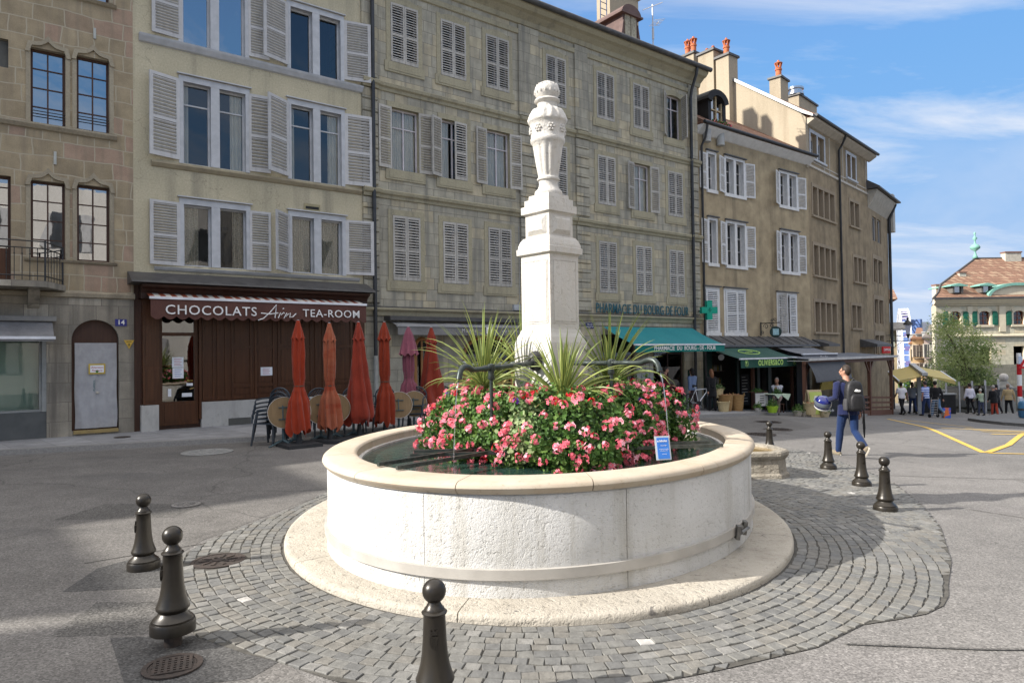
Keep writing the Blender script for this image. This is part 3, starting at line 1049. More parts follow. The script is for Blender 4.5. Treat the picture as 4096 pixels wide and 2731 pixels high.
def mound(th, v, inset=0.0):
    r = np.interp(v, PT, PRF[:, 0])
    z = np.interp(v, PT, PRF[:, 1])
    lump = 1 + .05 * np.sin(5 * th + 1.3) + .035 * np.sin(11 * th + 4 * v) + .03 * np.sin(17 * th - 9 * v)
    z = z + .05 * np.sin(4 * th + 2.0) * (1 - v) + .03 * np.sin(9 * th) * (1 - v)
    r = r * (1 + (lump - 1) * np.minimum(1, v * 2)) - inset
    r = r * (np.abs(np.cos(th)) ** 1.25 + np.abs(np.sin(th)) ** 1.25) ** (-.8)
    P = np.stack([FLC[0] + HX * r * np.cos(th), FLC[1] + HY * r * np.sin(th), z - inset * .5], -1)
    # outward normal
    nz = np.interp(v, [0, .2, .4, .6, .8, 1], [.9, .95, .75, .35, .05, -.25])
    N = np.stack([np.cos(th) * np.sqrt(np.maximum(.02, 1 - nz ** 2)), np.sin(th) * np.sqrt(np.maximum(.02, 1 - nz ** 2)), nz], -1)
    return P, N


fl = thing('flower_bed', 'mound of pink and red geraniums with green leaves spilling into the fountain basin', 'flowers', (0, 0, 0))
n = 26000
th = rf.uniform(0, 2 * np.pi, n)
v = rf.uniform(0, 1, n)
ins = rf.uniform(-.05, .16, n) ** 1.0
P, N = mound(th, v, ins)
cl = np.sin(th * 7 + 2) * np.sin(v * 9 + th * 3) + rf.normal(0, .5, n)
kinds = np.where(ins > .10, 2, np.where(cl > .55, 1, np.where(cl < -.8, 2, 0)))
var = (np.abs(((th - 4.36 + np.pi) % (2 * np.pi)) - np.pi) < .16) & (v > .25)
kinds = np.where(var & (rf.uniform(0, 1, n) < .6), 3, kinds)
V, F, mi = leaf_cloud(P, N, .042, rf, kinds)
# trailing stems: leaves hanging just over the water, and a few rising above
m2 = 900
th2 = rf.uniform(0, 2 * np.pi, m2)
P2, N2 = mound(th2, rf.uniform(.85, 1, m2), -.03)
P2[:, 2] -= rf.uniform(0, .10, m2)
V2, F2, mi2 = leaf_cloud(P2, N2, .038, rf, rf.integers(0, 3, m2))
m3 = 700
th3 = rf.uniform(0, 2 * np.pi, m3)
P3, N3 = mound(th3, rf.uniform(.1, .6, m3), -.02)
P3[:, 2] += rf.uniform(0, .10, m3)
V3, F3, mi3 = leaf_cloud(P3, N3, .035, rf, rf.integers(0, 2, m3))
# dark green inner core so the leaf mass is not see-through
core = MB()
TH = np.linspace(0, 2 * np.pi, 49)[:-1]
vv = np.linspace(0, 1, 12)
cv_ = []
for q in vv:
    Pc, _ = mound(TH, np.full(48, q), .15)
    cv_ += [tuple(p) for p in Pc]
core_f = [(i * 48 + k, i * 48 + (k + 1) % 48, (i + 1) * 48 + (k + 1) % 48, (i + 1) * 48 + k) for i in range(11) for k in range(48)]
Vc = np.array(cv_)
nV = len(V)
allV = np.concatenate([V, V2, V3, Vc])
allF = np.concatenate([F, F2 + nV, F3 + nV + len(V2), np.array(core_f) + nV + len(V2) + len(V3)])
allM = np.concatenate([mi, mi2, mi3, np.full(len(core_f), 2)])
o = bpy.data.objects.new('foliage', mesh_np('foliage', allV, allF, LEAF, allM))
link(o, fl)
o['kind'] = 'stuff'


def petal_mat(name, c, c2):
    return leafmat(name, c, c2, .25, .55)


PETAL = [petal_mat('coral pink petal', (.82, .145, .21), (.86, .24, .31)), petal_mat('pale pink petal', (.88, .52, .60), (.85, .38, .48)),
         petal_mat('red petal', (.72, .025, .03), (.60, .02, .05)), petal_mat('violet petal', (.10, .02, .32), (.14, .03, .40)), petal_mat('stem green', (.10, .16, .04), None)]


def flower_head(seed, main, second, frac, nflo=13, R=.052):
    rr_ = random.Random(seed)
    m = MB()
    for i in range(nflo):
        a = rr_.uniform(0, TAU)
        el = math.asin(rr_.uniform(-.1, 1))
        d = Vector((math.cos(a) * math.cos(el), math.sin(a) * math.cos(el), math.sin(el)))
        c = d * R * rr_.uniform(.7, 1.05)
        c.z *= .7
        nrm = (d + Vector((rr_.gauss(0, .3), rr_.gauss(0, .3), rr_.gauss(0, .3)))).normalized()
        x = nrm.orthogonal().normalized()
        y = nrm.cross(x)
        mi_ = second if rr_.random() < frac else main
        s = rr_.uniform(.016, .023)
        k0 = rr_.uniform(0, TAU)
        for k in range(5):
            t = k0 + TAU * k / 5
            e = x * math.cos(t) + y * math.sin(t)
            g = x * -math.sin(t) + y * math.cos(t)
            m.face([c, c + e * s * .7 - g * s * .42 + nrm * s * .15, c + e * s * 1.25 + nrm * s * .1, c + e * s * .7 + g * s * .42 + nrm * s * .15], mi_)
    for k in range(3):
        m.tube([(0, 0, -.09), (rr_.gauss(0, .01), rr_.gauss(0, .01), -.02)], .003, 4, 4)
    return m.mesh('flower_head', PETAL)


HEADS = [flower_head(i, *([(0, 1, .2), (0, 1, .35), (0, 1, .1), (1, 0, .4), (0, 2, .35), (0, 1, .25)][i % 6]), nflo=10 + i % 5, R=.046 + .006 * (i % 3)) for i in range(12)]
REDHEAD = [flower_head(40 + i, 2, 2, 0, nflo=7, R=.034) for i in range(3)]
VIOL = [flower_head(50 + i, 3, 3, 0, nflo=4, R=.03) for i in range(2)]
placed = []
tries = 0
rq = random.Random(21)
while len(placed) < 430 and tries < 9000:
    tries += 1
    t = rq.uniform(0, TAU)
    v_ = rq.random()
    if rq.random() > (.35 + .75 * v_ if v_ > .3 else .5):
        continue
    # denser on the camera side for the bright lower rim of blossoms
    Pq, Nq = mound(np.array([t]), np.array([v_]), -.045 - rq.uniform(0, .04))
    p, nq = Vector(Pq[0]), Vector(Nq[0])
    if v_ > .85:
        p.z -= rq.uniform(0, .06)
    md = .065 if rq.random() < .45 else .115
    if any((p - q[0]).length < md for q in placed):
        continue
    if v_ < .42 and rq.random() < .45:
        me = rq.choice(REDHEAD + [HEADS[4], HEADS[10], HEADS[1]])
    elif rq.random() < .03:
        me = rq.choice(VIOL)
    else:
        me = rq.choice(HEADS)
    placed.append((p, nq, me, rq.uniform(.62, 1.08), rq.uniform(0, TAU)))
camp = Vector((0, 0, CAM_H))
placed.sort(key=lambda q: (q[0] - camp).length + (1.2 if q[1].y > .3 else 0))


def head_matrix(q):
    p, nq, me, s, spn = q
    up = (nq + Vector((0, 0, .5))).normalized()
    M = up.to_track_quat('Z', 'Y').to_matrix().to_4x4() @ Matrix.Rotation(spn, 4, 'Z') @ Matrix.Scale(s, 4)
    M.translation = p
    return M


for q in placed[:100]:
    o = bpy.data.objects.new('flower_head', q[2])
    COL.objects.link(o)
    o.parent = fl
    o.matrix_local = head_matrix(q)
rest = MB()
for q in placed[100:]:
    M = head_matrix(q)
    me = q[2]
    b0 = len(rest.v)
    rest.v.extend(tuple(M @ v.co) for v in me.vertices)
    for pl in me.polygons:
        rest.f.append(tuple(i + b0 for i in pl.vertices))
        rest.m.append(pl.material_index)
rest.build('flower_heads', PETAL, fl, kind='stuff')

# spiky cordylines
BLADE = [leafmat('cordyline yellow green', (.34, .37, .11), (.22, .28, .08), .3, .4), leafmat('cordyline green', (.11, .18, .055), (.17, .23, .08), .3, .4), leafmat('cordyline straw', (.46, .38, .15), (.36, .30, .12), .3, .5)]


def cordyline(label, x, y, z, nb, L, seed, lean=0.0):
    r_ = random.Random(seed)
    t = thing('cordyline', label, 'spiky plant', (x, y, z), 0, 'cordylines among the geraniums')
    m = MB()
    for i in range(nb):
        q = (i + .5) / nb
        el = rad(86 - 74 * q ** .95 + r_.gauss(0, 6))
        az = i * 2.39996 + r_.gauss(0, .2)
        ln = L * r_.uniform(.78, 1.12) * (1.0 if q < .8 else .85)
        bend = (.03 + .26 * q ** 1.3) * r_.uniform(.5, 1.4)
        w = r_.uniform(.011, .017)
        p = Vector((math.cos(az) * .02, math.sin(az) * .02, .0 + .10 * (1 - q)))
        N_ = 8
        e = el
        pts, wid = [p.copy()], [w * .7]
        for k in range(N_):
            d = Vector((math.cos(az) * math.cos(e), math.sin(az) * math.cos(e), math.sin(e)))
            p = p + d * ln / N_
            e -= bend * (.4 + 1.3 * k / N_)
            pts.append(p.copy())
            tt = (k + 1) / N_
            wid.append(w * (1.0 if tt < .45 else max(.04, 1 - ((tt - .45) / .55) ** 1.5)))
        side = Vector((-math.sin(az), math.cos(az), 0))
        tw = r_.gauss(0, .35)
        mi_ = 2 if (q > .86 and r_.random() < .4) else 0
        for k in range(N_):
            a, b = pts[k], pts[k + 1]
            d = (b - a).normalized()
            sd = (side * math.cos(tw) + side.cross(d) * math.sin(tw)).normalized()
            up = sd.cross(d).normalized()
            A, B = wid[k], wid[k + 1]
            m.face([a - sd * A + up * A * .5, a - sd * A * .35, b - sd * B * .35, b - sd * B + up * B * .5], mi_)
            m.face([a - sd * A * .35, a + sd * A * .35, b + sd * B * .35, b - sd * B * .35], 1 if mi_ == 0 else 2)
            m.face([a + sd * A * .35, a + sd * A + up * A * .5, b + sd * B + up * B * .5, b + sd * B * .35], mi_)
    m.build('leaves', BLADE, t)
    MB().tube([(0, 0, -.30), (0, 0, .08)], [.035, .028], 8).build('stem', BLADE[2], t)
    return t


cordyline('spiky yellow green plant left of the column, above the left spout', -.30, 7.15, 1.38, 80, .80, 1)
cordyline('spiky yellow green plant in front of the column, nearest to the camera', .47, 6.45, 1.25, 85, .66, 2)
cordyline('dark spiky plant right of the column, behind the right spout', 1.06, 7.45, 1.36, 70, .78, 3)
cordyline('spiky plant mostly hidden behind the column, its tips showing on the left', .12, 8.15, 1.45, 80, .80, 4)

# ------------------------------------------------------------------ blue notice on the rim
t = thing('rim_notice', 'small blue notice in a clear sleeve leaning on the fountain rim', 'notice', (1.235, 5.62, .862), rad(12))
m = MB()
Mn = Matrix.Rotation(rad(-12), 4, 'X')
m.obox(Mn @ Matrix.Translation((0, 0, .098)), .132, .004, .196)
m.build('sleeve', surf('clear sleeve', (.50, .54, .57), (.42, .46, .5), 30, .25), t)
m = MB()
m.obox(Mn @ Matrix.Translation((.002, -.0035, .096)), .104, .003, .172)
pan = m.build('panel', surf('blue print', (.035, .16, .55), (.04, .19, .60), 12, .5), t)
nw = Mn @ Matrix.Translation((.008, -.006, .155))
PRW = surf('white print', (.8, .82, .85), None, 3, .6)
for (bd, sz, zz, bo) in (('bibulus', .024, .155, .0006), ('Eau potable', .0115, .118, 0), ('Rafraichir les bouteilles', .0085, .088, 0), ('a la fontaine, merci', .0085, .075, 0), ('Ville fraiche', .0085, .048, 0)):
    pos = Mn @ Vector((.006, -.0062, zz))
    text(bd, 'lettering', sz, PRW, pan, pos, (math.pi / 2 - rad(12), 0, 0), .0004, bo)
m = MB()
m.obox(Mn @ Matrix.Translation((-.040, -.0062, .153)), .009, .001, .012)
m.build('drop_mark', PRW, pan)

# ------------------------------------------------------------------ old stone trough
tx, ty = 3.48, 10.45
tz = gz(tx, ty)
t = thing('stone_trough', 'old rough stone trough with water, behind the fountain on the right', 'trough', (tx, ty, tz), rad(8))
ROUGH = limestone('rough tufa stone', (.36, .33, .275), (.30, .27, .225), (.2, .175, .135), 1.0, 9.0, .7, bdist=.06)
outl = [(-.75, -.55), (.35, -.62), (.60, -.42), (.66, .15), (.5, .55), (-.75, .6)]


def off(poly, s):
    return [(p[0] * s, p[1] * s) for p in poly]


m = MB()
lev = [(.93, -.05), (.92, .06), (.87, .09), (.85, .27), (.89, .30), (.92, .34), (.92, .385), (.89, .405), (.70, .40), (.69, .34)]
vs = [(p[0], p[1], z) for s_, z in lev for p in off(outl, s_)]
k = len(outl)
m.add(vs, [(i * k + j, i * k + (j + 1) % k, (i + 1) * k + (j + 1) % k, (i + 1) * k + j) for i in range(len(lev) - 1) for j in range(k)])
m.build('body', ROUGH, t)
MB().prism_z(off(outl, .695), .2, .365).build('water', surf('amber water', (.20, .13, .04), (.15, .10, .035), 3, .08), t)

# ------------------------------------------------------------------ bollards
def bollard_meshes():
    s = .62 / .62
    prof = [(.100, -.12), (.104, .0), (.104, .055), (.100, .066), (.094, .068), (.094, .078), (.088, .085), (.070, .105), (.064, .118), (.070, .128), (.076, .137), (.078, .146), (.074, .158), (.066, .185), (.058, .22), (.052, .27), (.048, .33), (.0455, .40), (.044, .452), (.046, .456), (.050, .460), (.052, .467), (.049, .474), (.045, .476), (.044, .484), (.036, .494), (.029, .508), (.026, .522)]
    prof = [(r * (1.22 if z < .47 else 1.12), z) for r, z in prof]
    body = MB().lathe(prof, 32).mesh('body', BRONZE, True, 45)
    short = MB().lathe([p for p in prof if p[1] > -.05], 32).mesh('body', BRONZE, True, 45)
    ball = MB().ball((0, 0, .566), .0585, 28).mesh('ball', BRONZE, True)
    m = MB()
    # shield with crown and supporters in low relief, on the side towards -y
    a = [(-.020, .37), (-.020, .335), (-.012, .315), (0, .305), (.012, .315), (.020, .335), (.020, .37)]
    m.prism_y([(x, z) for x, z in a], -.0555, -.040)
    m.box(-.016, .016, -.054, -.04, .376, .384)
    m.prism_y([(-.013, .384), (.013, .384), (.016, .398), (.006, .392), (0, .404), (-.006, .392), (-.016, .398)], -.053, -.042)
    m.box(-.003, .003, -.058, -.05, .312, .366)
    m.box(-.015, -.006, -.0585, -.05, .33, .362)
    m.prism_y([(.006, .322), (.015, .335), (.013, .36), (.007, .362)], -.0585, -.05)
    emb = m.mesh('emblem', BRONZE)
    return body, ball, emb, short


bb, bball, bemb, bshort = bollard_meshes()


def bollard(label, x, y, rz=0.0, lift=0.0, emb=True, s=1.0):
    t = thing('bollard', label, 'bollard', (x, y, gz(x, y) + lift), rz, 'bronze bollards round the fountain')
    t.scale = (s, s, s)
    o = inst(bshort if lift else bb, 'body', t)
    inst(bball, 'ball', t)
    if emb:
        inst(bemb, 'emblem', t, (0, -.0105, 0))
    return t


bollard('bronze bollard standing farther back on the left, on a dark asphalt patch', -3.105, 5.74, rad(-60))
tl = bollard('lifted bronze bollard on the left, its base raised off the ground on a stub', -2.095, 4.20, rad(-62), .09, s=1.02)
MB().lathe([(.05, -.13), (.05, .002)], 16).build('ground_stub', RUSTY, tl)
bollard('bronze bollard cut by the bottom edge of the photo, its crest facing the camera', -.405, 3.42, rad(3), s=1.02)
bollard('lit bronze bollard, farthest and leftmost of the three right of the fountain', 5.10, 11.1, 0.3)
bollard('middle one of the three bronze bollards right of the fountain', 4.82, 9.5, 0.2)
bollard('dark bollard, nearest and rightmost of the three right of the fountain', 4.22, 7.8, 0.1)
bollard('bollard half hidden behind the stone trough and the basin rim', 4.94, 13.2, 0.1)

# ------------------------------------------------------------------ the row of old houses
ROW_A = math.atan2(.605, .796)
ROW_O = Vector((-6.45, 17.2))
ROW_U = Vector((math.cos(ROW_A), math.sin(ROW_A)))
ROW_V = Vector((-ROW_U.y, ROW_U.x))


def row_pt(s, y, z=0.0):
    p = ROW_O + ROW_U * s + ROW_V * y
    return Vector((p.x, p.y, z))


B_STONE = ashlar('grey green ashlar', (.40, .372, .292), (.31, .29, .235), (.17, .155, .12), .74, .335, .007, .0, .58, 3, (.445, .39, .275), grime=(.17, .165, .145))
B_PLAIN = stucco('molasse stone trim', (.37, .335, .235), (.31, .28, .195), (.18, .165, .13), sscale=1.2, bstr=.15)
A_STONE = ashlar('old brown rubble stone', (.375, .305, .20), (.27, .215, .14), (.38, .335, .25), .56, .36, .012, .14, .55, 3, (.36, .255, .185), bstr=.4, grime=(.22, .18, .13))
A_GREY = ashlar('grey ground floor stone', (.31, .28, .225), (.22, .20, .165), (.14, .125, .105), .62, .42, .006, .05, .7, 2, (.38, .345, .28), grime=(.10, .09, .08))
A_TRIM = stucco('molasse window trim', (.35, .305, .225), (.28, .24, .175), (.18, .155, .12), bstr=.15)
CREAM = stucco('cream render', (.505, .45, .32), (.40, .36, .255), (.20, .185, .145), True, .7)
FRAMEGREY = surf('pale blue grey window paint', (.48, .49, .505), (.40, .41, .425), 5, .6, 30, .1)
SHUT = surf('white grey shutter paint', (.51, .505, .50), (.43, .425, .42), 6, .6, lo=.3, hi=.75, vary=.10)
SHUTW = surf('white shutter paint', (.62, .615, .61), (.55, .545, .53), 6, .6, vary=.06)
SHUTB = surf('dusty grey shutter paint', (.43, .41, .37), (.36, .34, .305), 6, .65, vary=.10)
C_REND = stucco('brown grey render', (.43, .345, .22), (.265, .21, .135), (.15, .122, .085), False, .6, .5, 1.5)
D_REND = stucco('dark brown render', (.335, .262, .168), (.21, .165, .108), (.12, .098, .07), False, .6, .5, 1.4)
D_SIDE = stucco('pale beige gable render', (.37, .315, .235), (.33, .28, .205), (.26, .215, .155), False, .6, .3, .4)
LEAD = surf('dark lead flashing', (.075, .072, .07), (.05, .048, .047), 5, .5, 20, .1, spec=.4)
ZINC = surf('grey zinc', (.35, .36, .36), (.28, .29, .29), 4, .45, metal=.4)
BROWNWOOD = wood('red brown varnished wood', (.092, .036, .015), (.046, .018, .009), .38)
DARKWOOD = wood('dark brown frame wood', (.075, .035, .022), (.045, .022, .015), .5)
TILE = ashlar('old clay roof tiles', (.20, .10, .065), (.12, .075, .055), (.05, .035, .03), .2, .16, .012, .05, 1.0, 2, (.30, .16, .10), .6)
MARBLE = limestone('grey marble plinth', (.46, .45, .42), (.38, .37, .35), (.24, .23, .21), .08, 12.0, .6)
GLASS = glassmat('window glass', (.86, .88, .88), .05, .02, .006)
GLASS_SKY = glassmat('old reflecting glass', (.10, .11, .12), .34, .01, .006)
GLASS_SHOP = glassmat('shop glass', (.7, .75, .73), .03, .02, .003)
CURTAIN = cloth('pale curtain', (.66, .61, .50), (.56, .51, .41))
LACE = surf('lace curtain', (.40, .37, .29), (.22, .20, .15), 42, .9, lo=.4, hi=.6)
PIPE = surf('dark downpipe', (.055, .057, .06), (.04, .042, .045), 4, .45, metal=.4)


class Bld:
    def __init__(s, name, label, cat, s0, root_loc=None, rz=ROW_A, group=None, frame=None):
        s.s0 = s0
        s.skew = 0.0
        if root_loc is None:
            root_loc = row_pt(s0, 0)
        s.t = thing(name, label, cat, root_loc, rz, group)

    def x(s, v):
        return v - s.s0

    def wall(s, x0, x1, z0, z1, holes, mat, depth=8.0, reveal=.22, mats=None, extra=None, name='wall', room=True, yf=0.0):
        m = MB()
        xs = sorted({x0, x1} | {h[i] for h in holes for i in (0, 1)})
        zs = sorted({z0, z1} | {h[i] for h in holes for i in (2, 3)})
        X = s.x
        for i in range(len(xs) - 1):
            for j in range(len(zs) - 1):
                a, b, c, d = xs[i], xs[i + 1], zs[j], zs[j + 1]
                mx, mz = (a + b) / 2, (c + d) / 2
                if any(h[0] < mx < h[1] and h[2] < mz < h[3] for h in holes):
                    continue
                m.face([(X(a), yf, c), (X(b), yf, c), (X(b), yf, d), (X(a), yf, d)])
        for h in holes:
            a, b, c, d = X(h[0]), X(h[1]), h[2], h[3]
            y = yf
            r = yf + reveal
            m.face([(a, y, c), (a, r, c), (a, r, d), (a, y, d)], 1)
            m.face([(b, y, c), (b, y, d), (b, r, d), (b, r, c)], 1)
            m.face([(a, y, d), (a, r, d), (b, r, d), (b, y, d)], 1)
            m.face([(a, y, c), (b, y, c), (b, r, c), (a, r, c)], 1)
        a, b = X(x0), X(x1)
        sk = s.skew
        m.face([(a, yf, z0), (a, yf, z1), (a + sk * depth, depth, z1), (a + sk * depth, depth, z0)])
        m.face([(b, yf, z0), (b, depth, z0), (b, depth, z1), (b, yf, z1)])
        m.face([(a + sk * depth, depth, z0), (a + sk * depth, depth, z1), (b, depth, z1), (b, depth, z0)])
        m.face([(a, yf, z1), (b, yf, z1), (b, depth, z1), (a + sk * depth, depth, z1)])
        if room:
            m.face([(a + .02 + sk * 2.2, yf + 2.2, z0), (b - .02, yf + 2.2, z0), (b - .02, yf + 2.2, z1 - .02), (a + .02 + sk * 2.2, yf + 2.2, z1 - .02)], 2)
        if extra:
            extra(m, X)
        return m.build(name, mats or [mat, mat, DARKROOM], s.t)

    def window(s, x0, x1, z0, z1, y=.12, cols=1, rows=(), fw=.045, mat=None, glass=None, name='window', curtain=None, bar=.022, fd=.05):
        mat = mat or FRAMEGREY
        a, b = s.x(x0), s.x(x1)
        m = MB()
        m.box(a, a + fw, y, y + fd, z0, z1)
        m.box(b - fw, b, y, y + fd, z0, z1)
        m.box(a + fw, b - fw, y, y + fd, z0, z0 + fw)
        m.box(a + fw, b - fw, y, y + fd, z1 - fw, z1)
        for i in range(1, cols):
            c = a + (b - a) * i / cols
            m.box(c - bar, c + bar, y + .004, y + fd - .004, z0 + fw, z1 - fw)
        for r in rows:
            z = z0 + (z1 - z0) * r
            m.box(a + fw, b - fw, y + .007, y + fd - .007, z - bar * .8, z + bar * .8)
        o = m.build(name, mat, s.t)
        j = lambda: y + fd * .6 + rnd.uniform(-.004, .004)
        pm_ = MB()
        pm_.face([(a + fw * .5, j(), z0 + fw * .5), (b - fw * .5, j(), z0 + fw * .5), (b - fw * .5, j(), z1 - fw * .5), (a + fw * .5, j(), z1 - fw * .5)])
        pm_.build('pane', glass or GLASS, o)
        if curtain:
            cm = MB()
            kind, f0, f1 = curtain[0], curtain[1], curtain[2]
            xa, xb = a + (b - a) * f0, a + (b - a) * f1
            nn = max(8, int((xb - xa) / .02))
            yy = y + .085
            ps = [(xa + (xb - xa) * i / nn, yy + .018 * math.sin(i * 1.9) + .006 * math.sin(i * .7)) for i in range(nn + 1)]
            for i in range(nn):
                cm.face([(ps[i][0], ps[i][1], z0 + .03), (ps[i + 1][0], ps[i + 1][1], z0 + .03), (ps[i + 1][0], ps[i + 1][1], z1 - .03), (ps[i][0], ps[i][1], z1 - .03)])
            cm.build('curtain', kind, o, smooth=True)
        return o

    def band(s, x0, x1, prof, mat, name='string_course', parent=None):
        """moulding: prof list of (y, z)"""
        return MB().prism_x(prof, s.x(x0), s.x(x1)).build(name, mat, parent or s.t)

    def shutter(s, xh, z0, z1, w, side, ang, mat, y=-.02, name='shutter'):
        """hinge at xh; side 'L' leaf extends to +x when closed, 'R' to -x; ang opens outwards"""
        me = shutter_mesh(mat)
        sx = (w / .45) * (1 if side == 'L' else -1)
        ang = ang + rnd.uniform(-5, 3) if ang > 20 else ang + rnd.uniform(0, 1.2)
        a = -rad(ang) if side == 'L' else rad(ang)
        return inst(me, name, s.t, (s.x(xh), y, z0), (0, 0, a), (sx, 1, (z1 - z0) / 1.8))


def _face_ret(s, a, b, y, z0, z1):
    s.face([(a, y, z0), (b, y, z0), (b, y, z1), (a, y, z1)])
    return s


MB.face_ret = _face_ret
_SH = {}


def shutter_mesh(mat):
    if mat.name in _SH:
        return _SH[mat.name]
    m = MB()
    w, h, t = .45, 1.8, .035
    st = .052
    m.box(0, st, -t, 0, 0, h)
    m.box(w - st, w, -t, 0, 0, h)
    m.box(st, w - st, -t, 0, 0, .10)
    m.box(st, w - st, -t, 0, h - .07, h)
    m.box(st, w - st, -t, 0, .80, .87)
    for (a, b) in ((.10, .80), (.87, h - .07)):
        n = int((b - a) / .076)
        for i in range(n):
            z = a + (b - a) * (i + .5) / n
            m.add([(st, -t + .002, z - .023), (w - st, -t + .002, z - .023), (w - st, -.003, z + .008), (st, -.003, z + .008),
                   (st, -t + .002, z - .008), (w - st, -t + .002, z - .008), (w - st, -.003, z + .023), (st, -.003, z + .023)],
                  [(0, 1, 2, 3), (7, 6, 5, 4), (4, 5, 1, 0), (3, 2, 6, 7)])
    for z in (.2, h - .2):
        m.box(-.012, .03, -t - .006, -t + .004, z - .02, z + .02)
    _SH[mat.name] = m.mesh('shutter', mat)
    return _SH[mat.name]


def pipe(pts, r, name, mat, parent, n=10):
    return MB().tube(pts, r, n).build(name, mat, parent, smooth=True, auto=60)


# ---- old stone house on the left (s -14 .. -2.75)
LB = Bld('stone_house', 'old brown stone house with ogee topped brown framed windows at the left edge', 'house', -4.6)
holes = []
lw = []
for (a, b, z0, z1, nm) in ((-4.64, -4.02, 6.78, 8.42, 1), (-3.81, -3.19, 6.82, 8.46, 1), (-5.72, -5.02, 7.86, 8.46, 2), (-5.72, -4.98, 3.32, 5.6, 3), (-4.64, -4.03, 3.92, 5.58, 1), (-3.81, -3.19, 3.92, 5.6, 1),
                           (-7.4, -6.7, 6.8, 8.4, 1), (-6.5, -5.85, 3.9, 5.6, 1), (-4.64, -4.02, 9.75, 11.3, 1), (-3.81, -3.19, 9.78, 11.3, 1)):
    holes.append((a, b, z0, z1))
    lw.append((a, b, z0, z1, nm))
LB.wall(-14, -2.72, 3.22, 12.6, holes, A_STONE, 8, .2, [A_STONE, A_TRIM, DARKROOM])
gh = [(-3.92, -3.02, .2, 2.63), (-7.4, -4.37, .10, 2.2)]


def arch_extra(m, X):
    # spandrels of the round door arch (half circle r .45 at spring z 2.18)
    cx, r, zs, zt = X(-3.47), .45, 2.18, 2.63
    for sgn in (-1, 1):
        N = 10
        for i in range(N):
            a0, a1 = math.pi / 2 * i / N, math.pi / 2 * (i + 1) / N
            p0 = (cx + sgn * r * math.cos(a0), zs + r * math.sin(a0))
            p1 = (cx + sgn * r * math.cos(a1), zs + r * math.sin(a1))
            q = [(p0[0], 0, p0[1]), (cx + sgn * r, 0, p0[1]), (cx + sgn * r, 0, p1[1]), (p1[0], 0, p1[1])]
            m.face(q if sgn < 0 else q[::-1])
            m.face([(p0[0], 0, p0[1]), (p1[0], 0, p1[1]), (p1[0], .2, p1[1]), (p0[0], .2, p0[1])])
        m.face([(cx + sgn * r, 0, zt), (cx, 0, zt), (cx + sgn * r, 0, zt - .0005)])


LB.wall(-14, -2.72, -.4, 3.18, gh, A_GREY, 8, .2, [A_GREY, A_GREY, DARKROOM], arch_extra, 'ground_floor_wall')
LB.band(-14, -2.70, [(0, 3.10), (-.05, 3.12), (-.06, 3.20), (0, 3.24)], A_TRIM)
LB.band(-14, -3.05, [(0, 6.66), (-.05, 6.68), (-.10, 6.75), (-.10, 6.79), (0, 6.80)], A_TRIM, 'sill')
LB.band(-4.75, -3.05, [(0, 3.84), (-.04, 3.86), (-.07, 3.90), (0, 3.915)], A_TRIM, 'sill')
LB.band(-4.75, -3.05, [(0, 9.66), (-.05, 9.68), (-.10, 9.73), (0, 9.745)], A_TRIM, 'sill')
for (a, b, z0, z1, nm) in lw:
    g = GLASS_SKY
    if nm == 1:
        LB.window(a, b, z0, z1, .13, 2, (.25, .5, .75), .045, DARKWOOD, g, bar=.014)
        if z0 < 9 and z0 > 6:
            rl = MB()
            for dz in (.30, .24):
                rl.tube([(LB.x(a), .05, z0 + dz), (LB.x(b), .05, z0 + dz)], .010, 6)
            rl.build('guard_rail', BLACKIRON, LB.t)
        # ogee hood mould
        cx = LB.x((a + b) / 2)
        w = (b - a) / 2
        inner, outer = [], []
        for i in range(17):
            u = -1 + 2 * i / 16
            zz = z1 + .02 + .05 * (1 - abs(u)) + .09 * max(0, 1 - abs(u) * 2.1) ** 1.6
            inner.append((cx + u * (w + .02), zz if abs(u) < .99 else z1 - .12))
            outer.append((cx + u * (w + .10), zz + .075 + (.05 * max(0, 1 - abs(u) * 4)) if abs(u) < .99 else z1 - .12))
        m = MB()
        for i in range(16):
            q = [inner[i], inner[i + 1], outer[i + 1], outer[i]]
            m.prism_y(q, -.045, .0)
        m.box(cx - w - .085, cx - w - .004, -.016, .0, z0, z1 - .12)
        m.box(cx + w + .004, cx + w + .085, -.016, .0, z0, z1 - .12)
        m.build('hood_mould', A_TRIM, LB.t)
    elif nm == 2:
        m = MB().box(LB.x(a), LB.x(b), .1, .14, z0, z1)
        m.build('blind_panel', surf('grey slate panel', (.10, .10, .09), None, 5), LB.t)
    else:
        o = LB.window(a, b, z0, z1, .13, 2, (.36, .55, .74, .9), .05, DARKWOOD, g, 'french_window', bar=.014)
        MB().box(LB.x(a) + .05, LB.x(b) - .05, .12, .135, z0 + .05, z0 + .78).build('panel', BROWNWOOD, o)
for (sx_, zz, h) in ((-3.47, 9.01, .24), (-4.21, 6.1, .28)):
    MB().box(LB.x(sx_) - .025, LB.x(sx_) + .025, -.03, .0, zz - h / 2, zz + h / 2).build('wall_plate', surf('pale metal plate', (.42, .43, .40), None, 6, .6), LB.t)
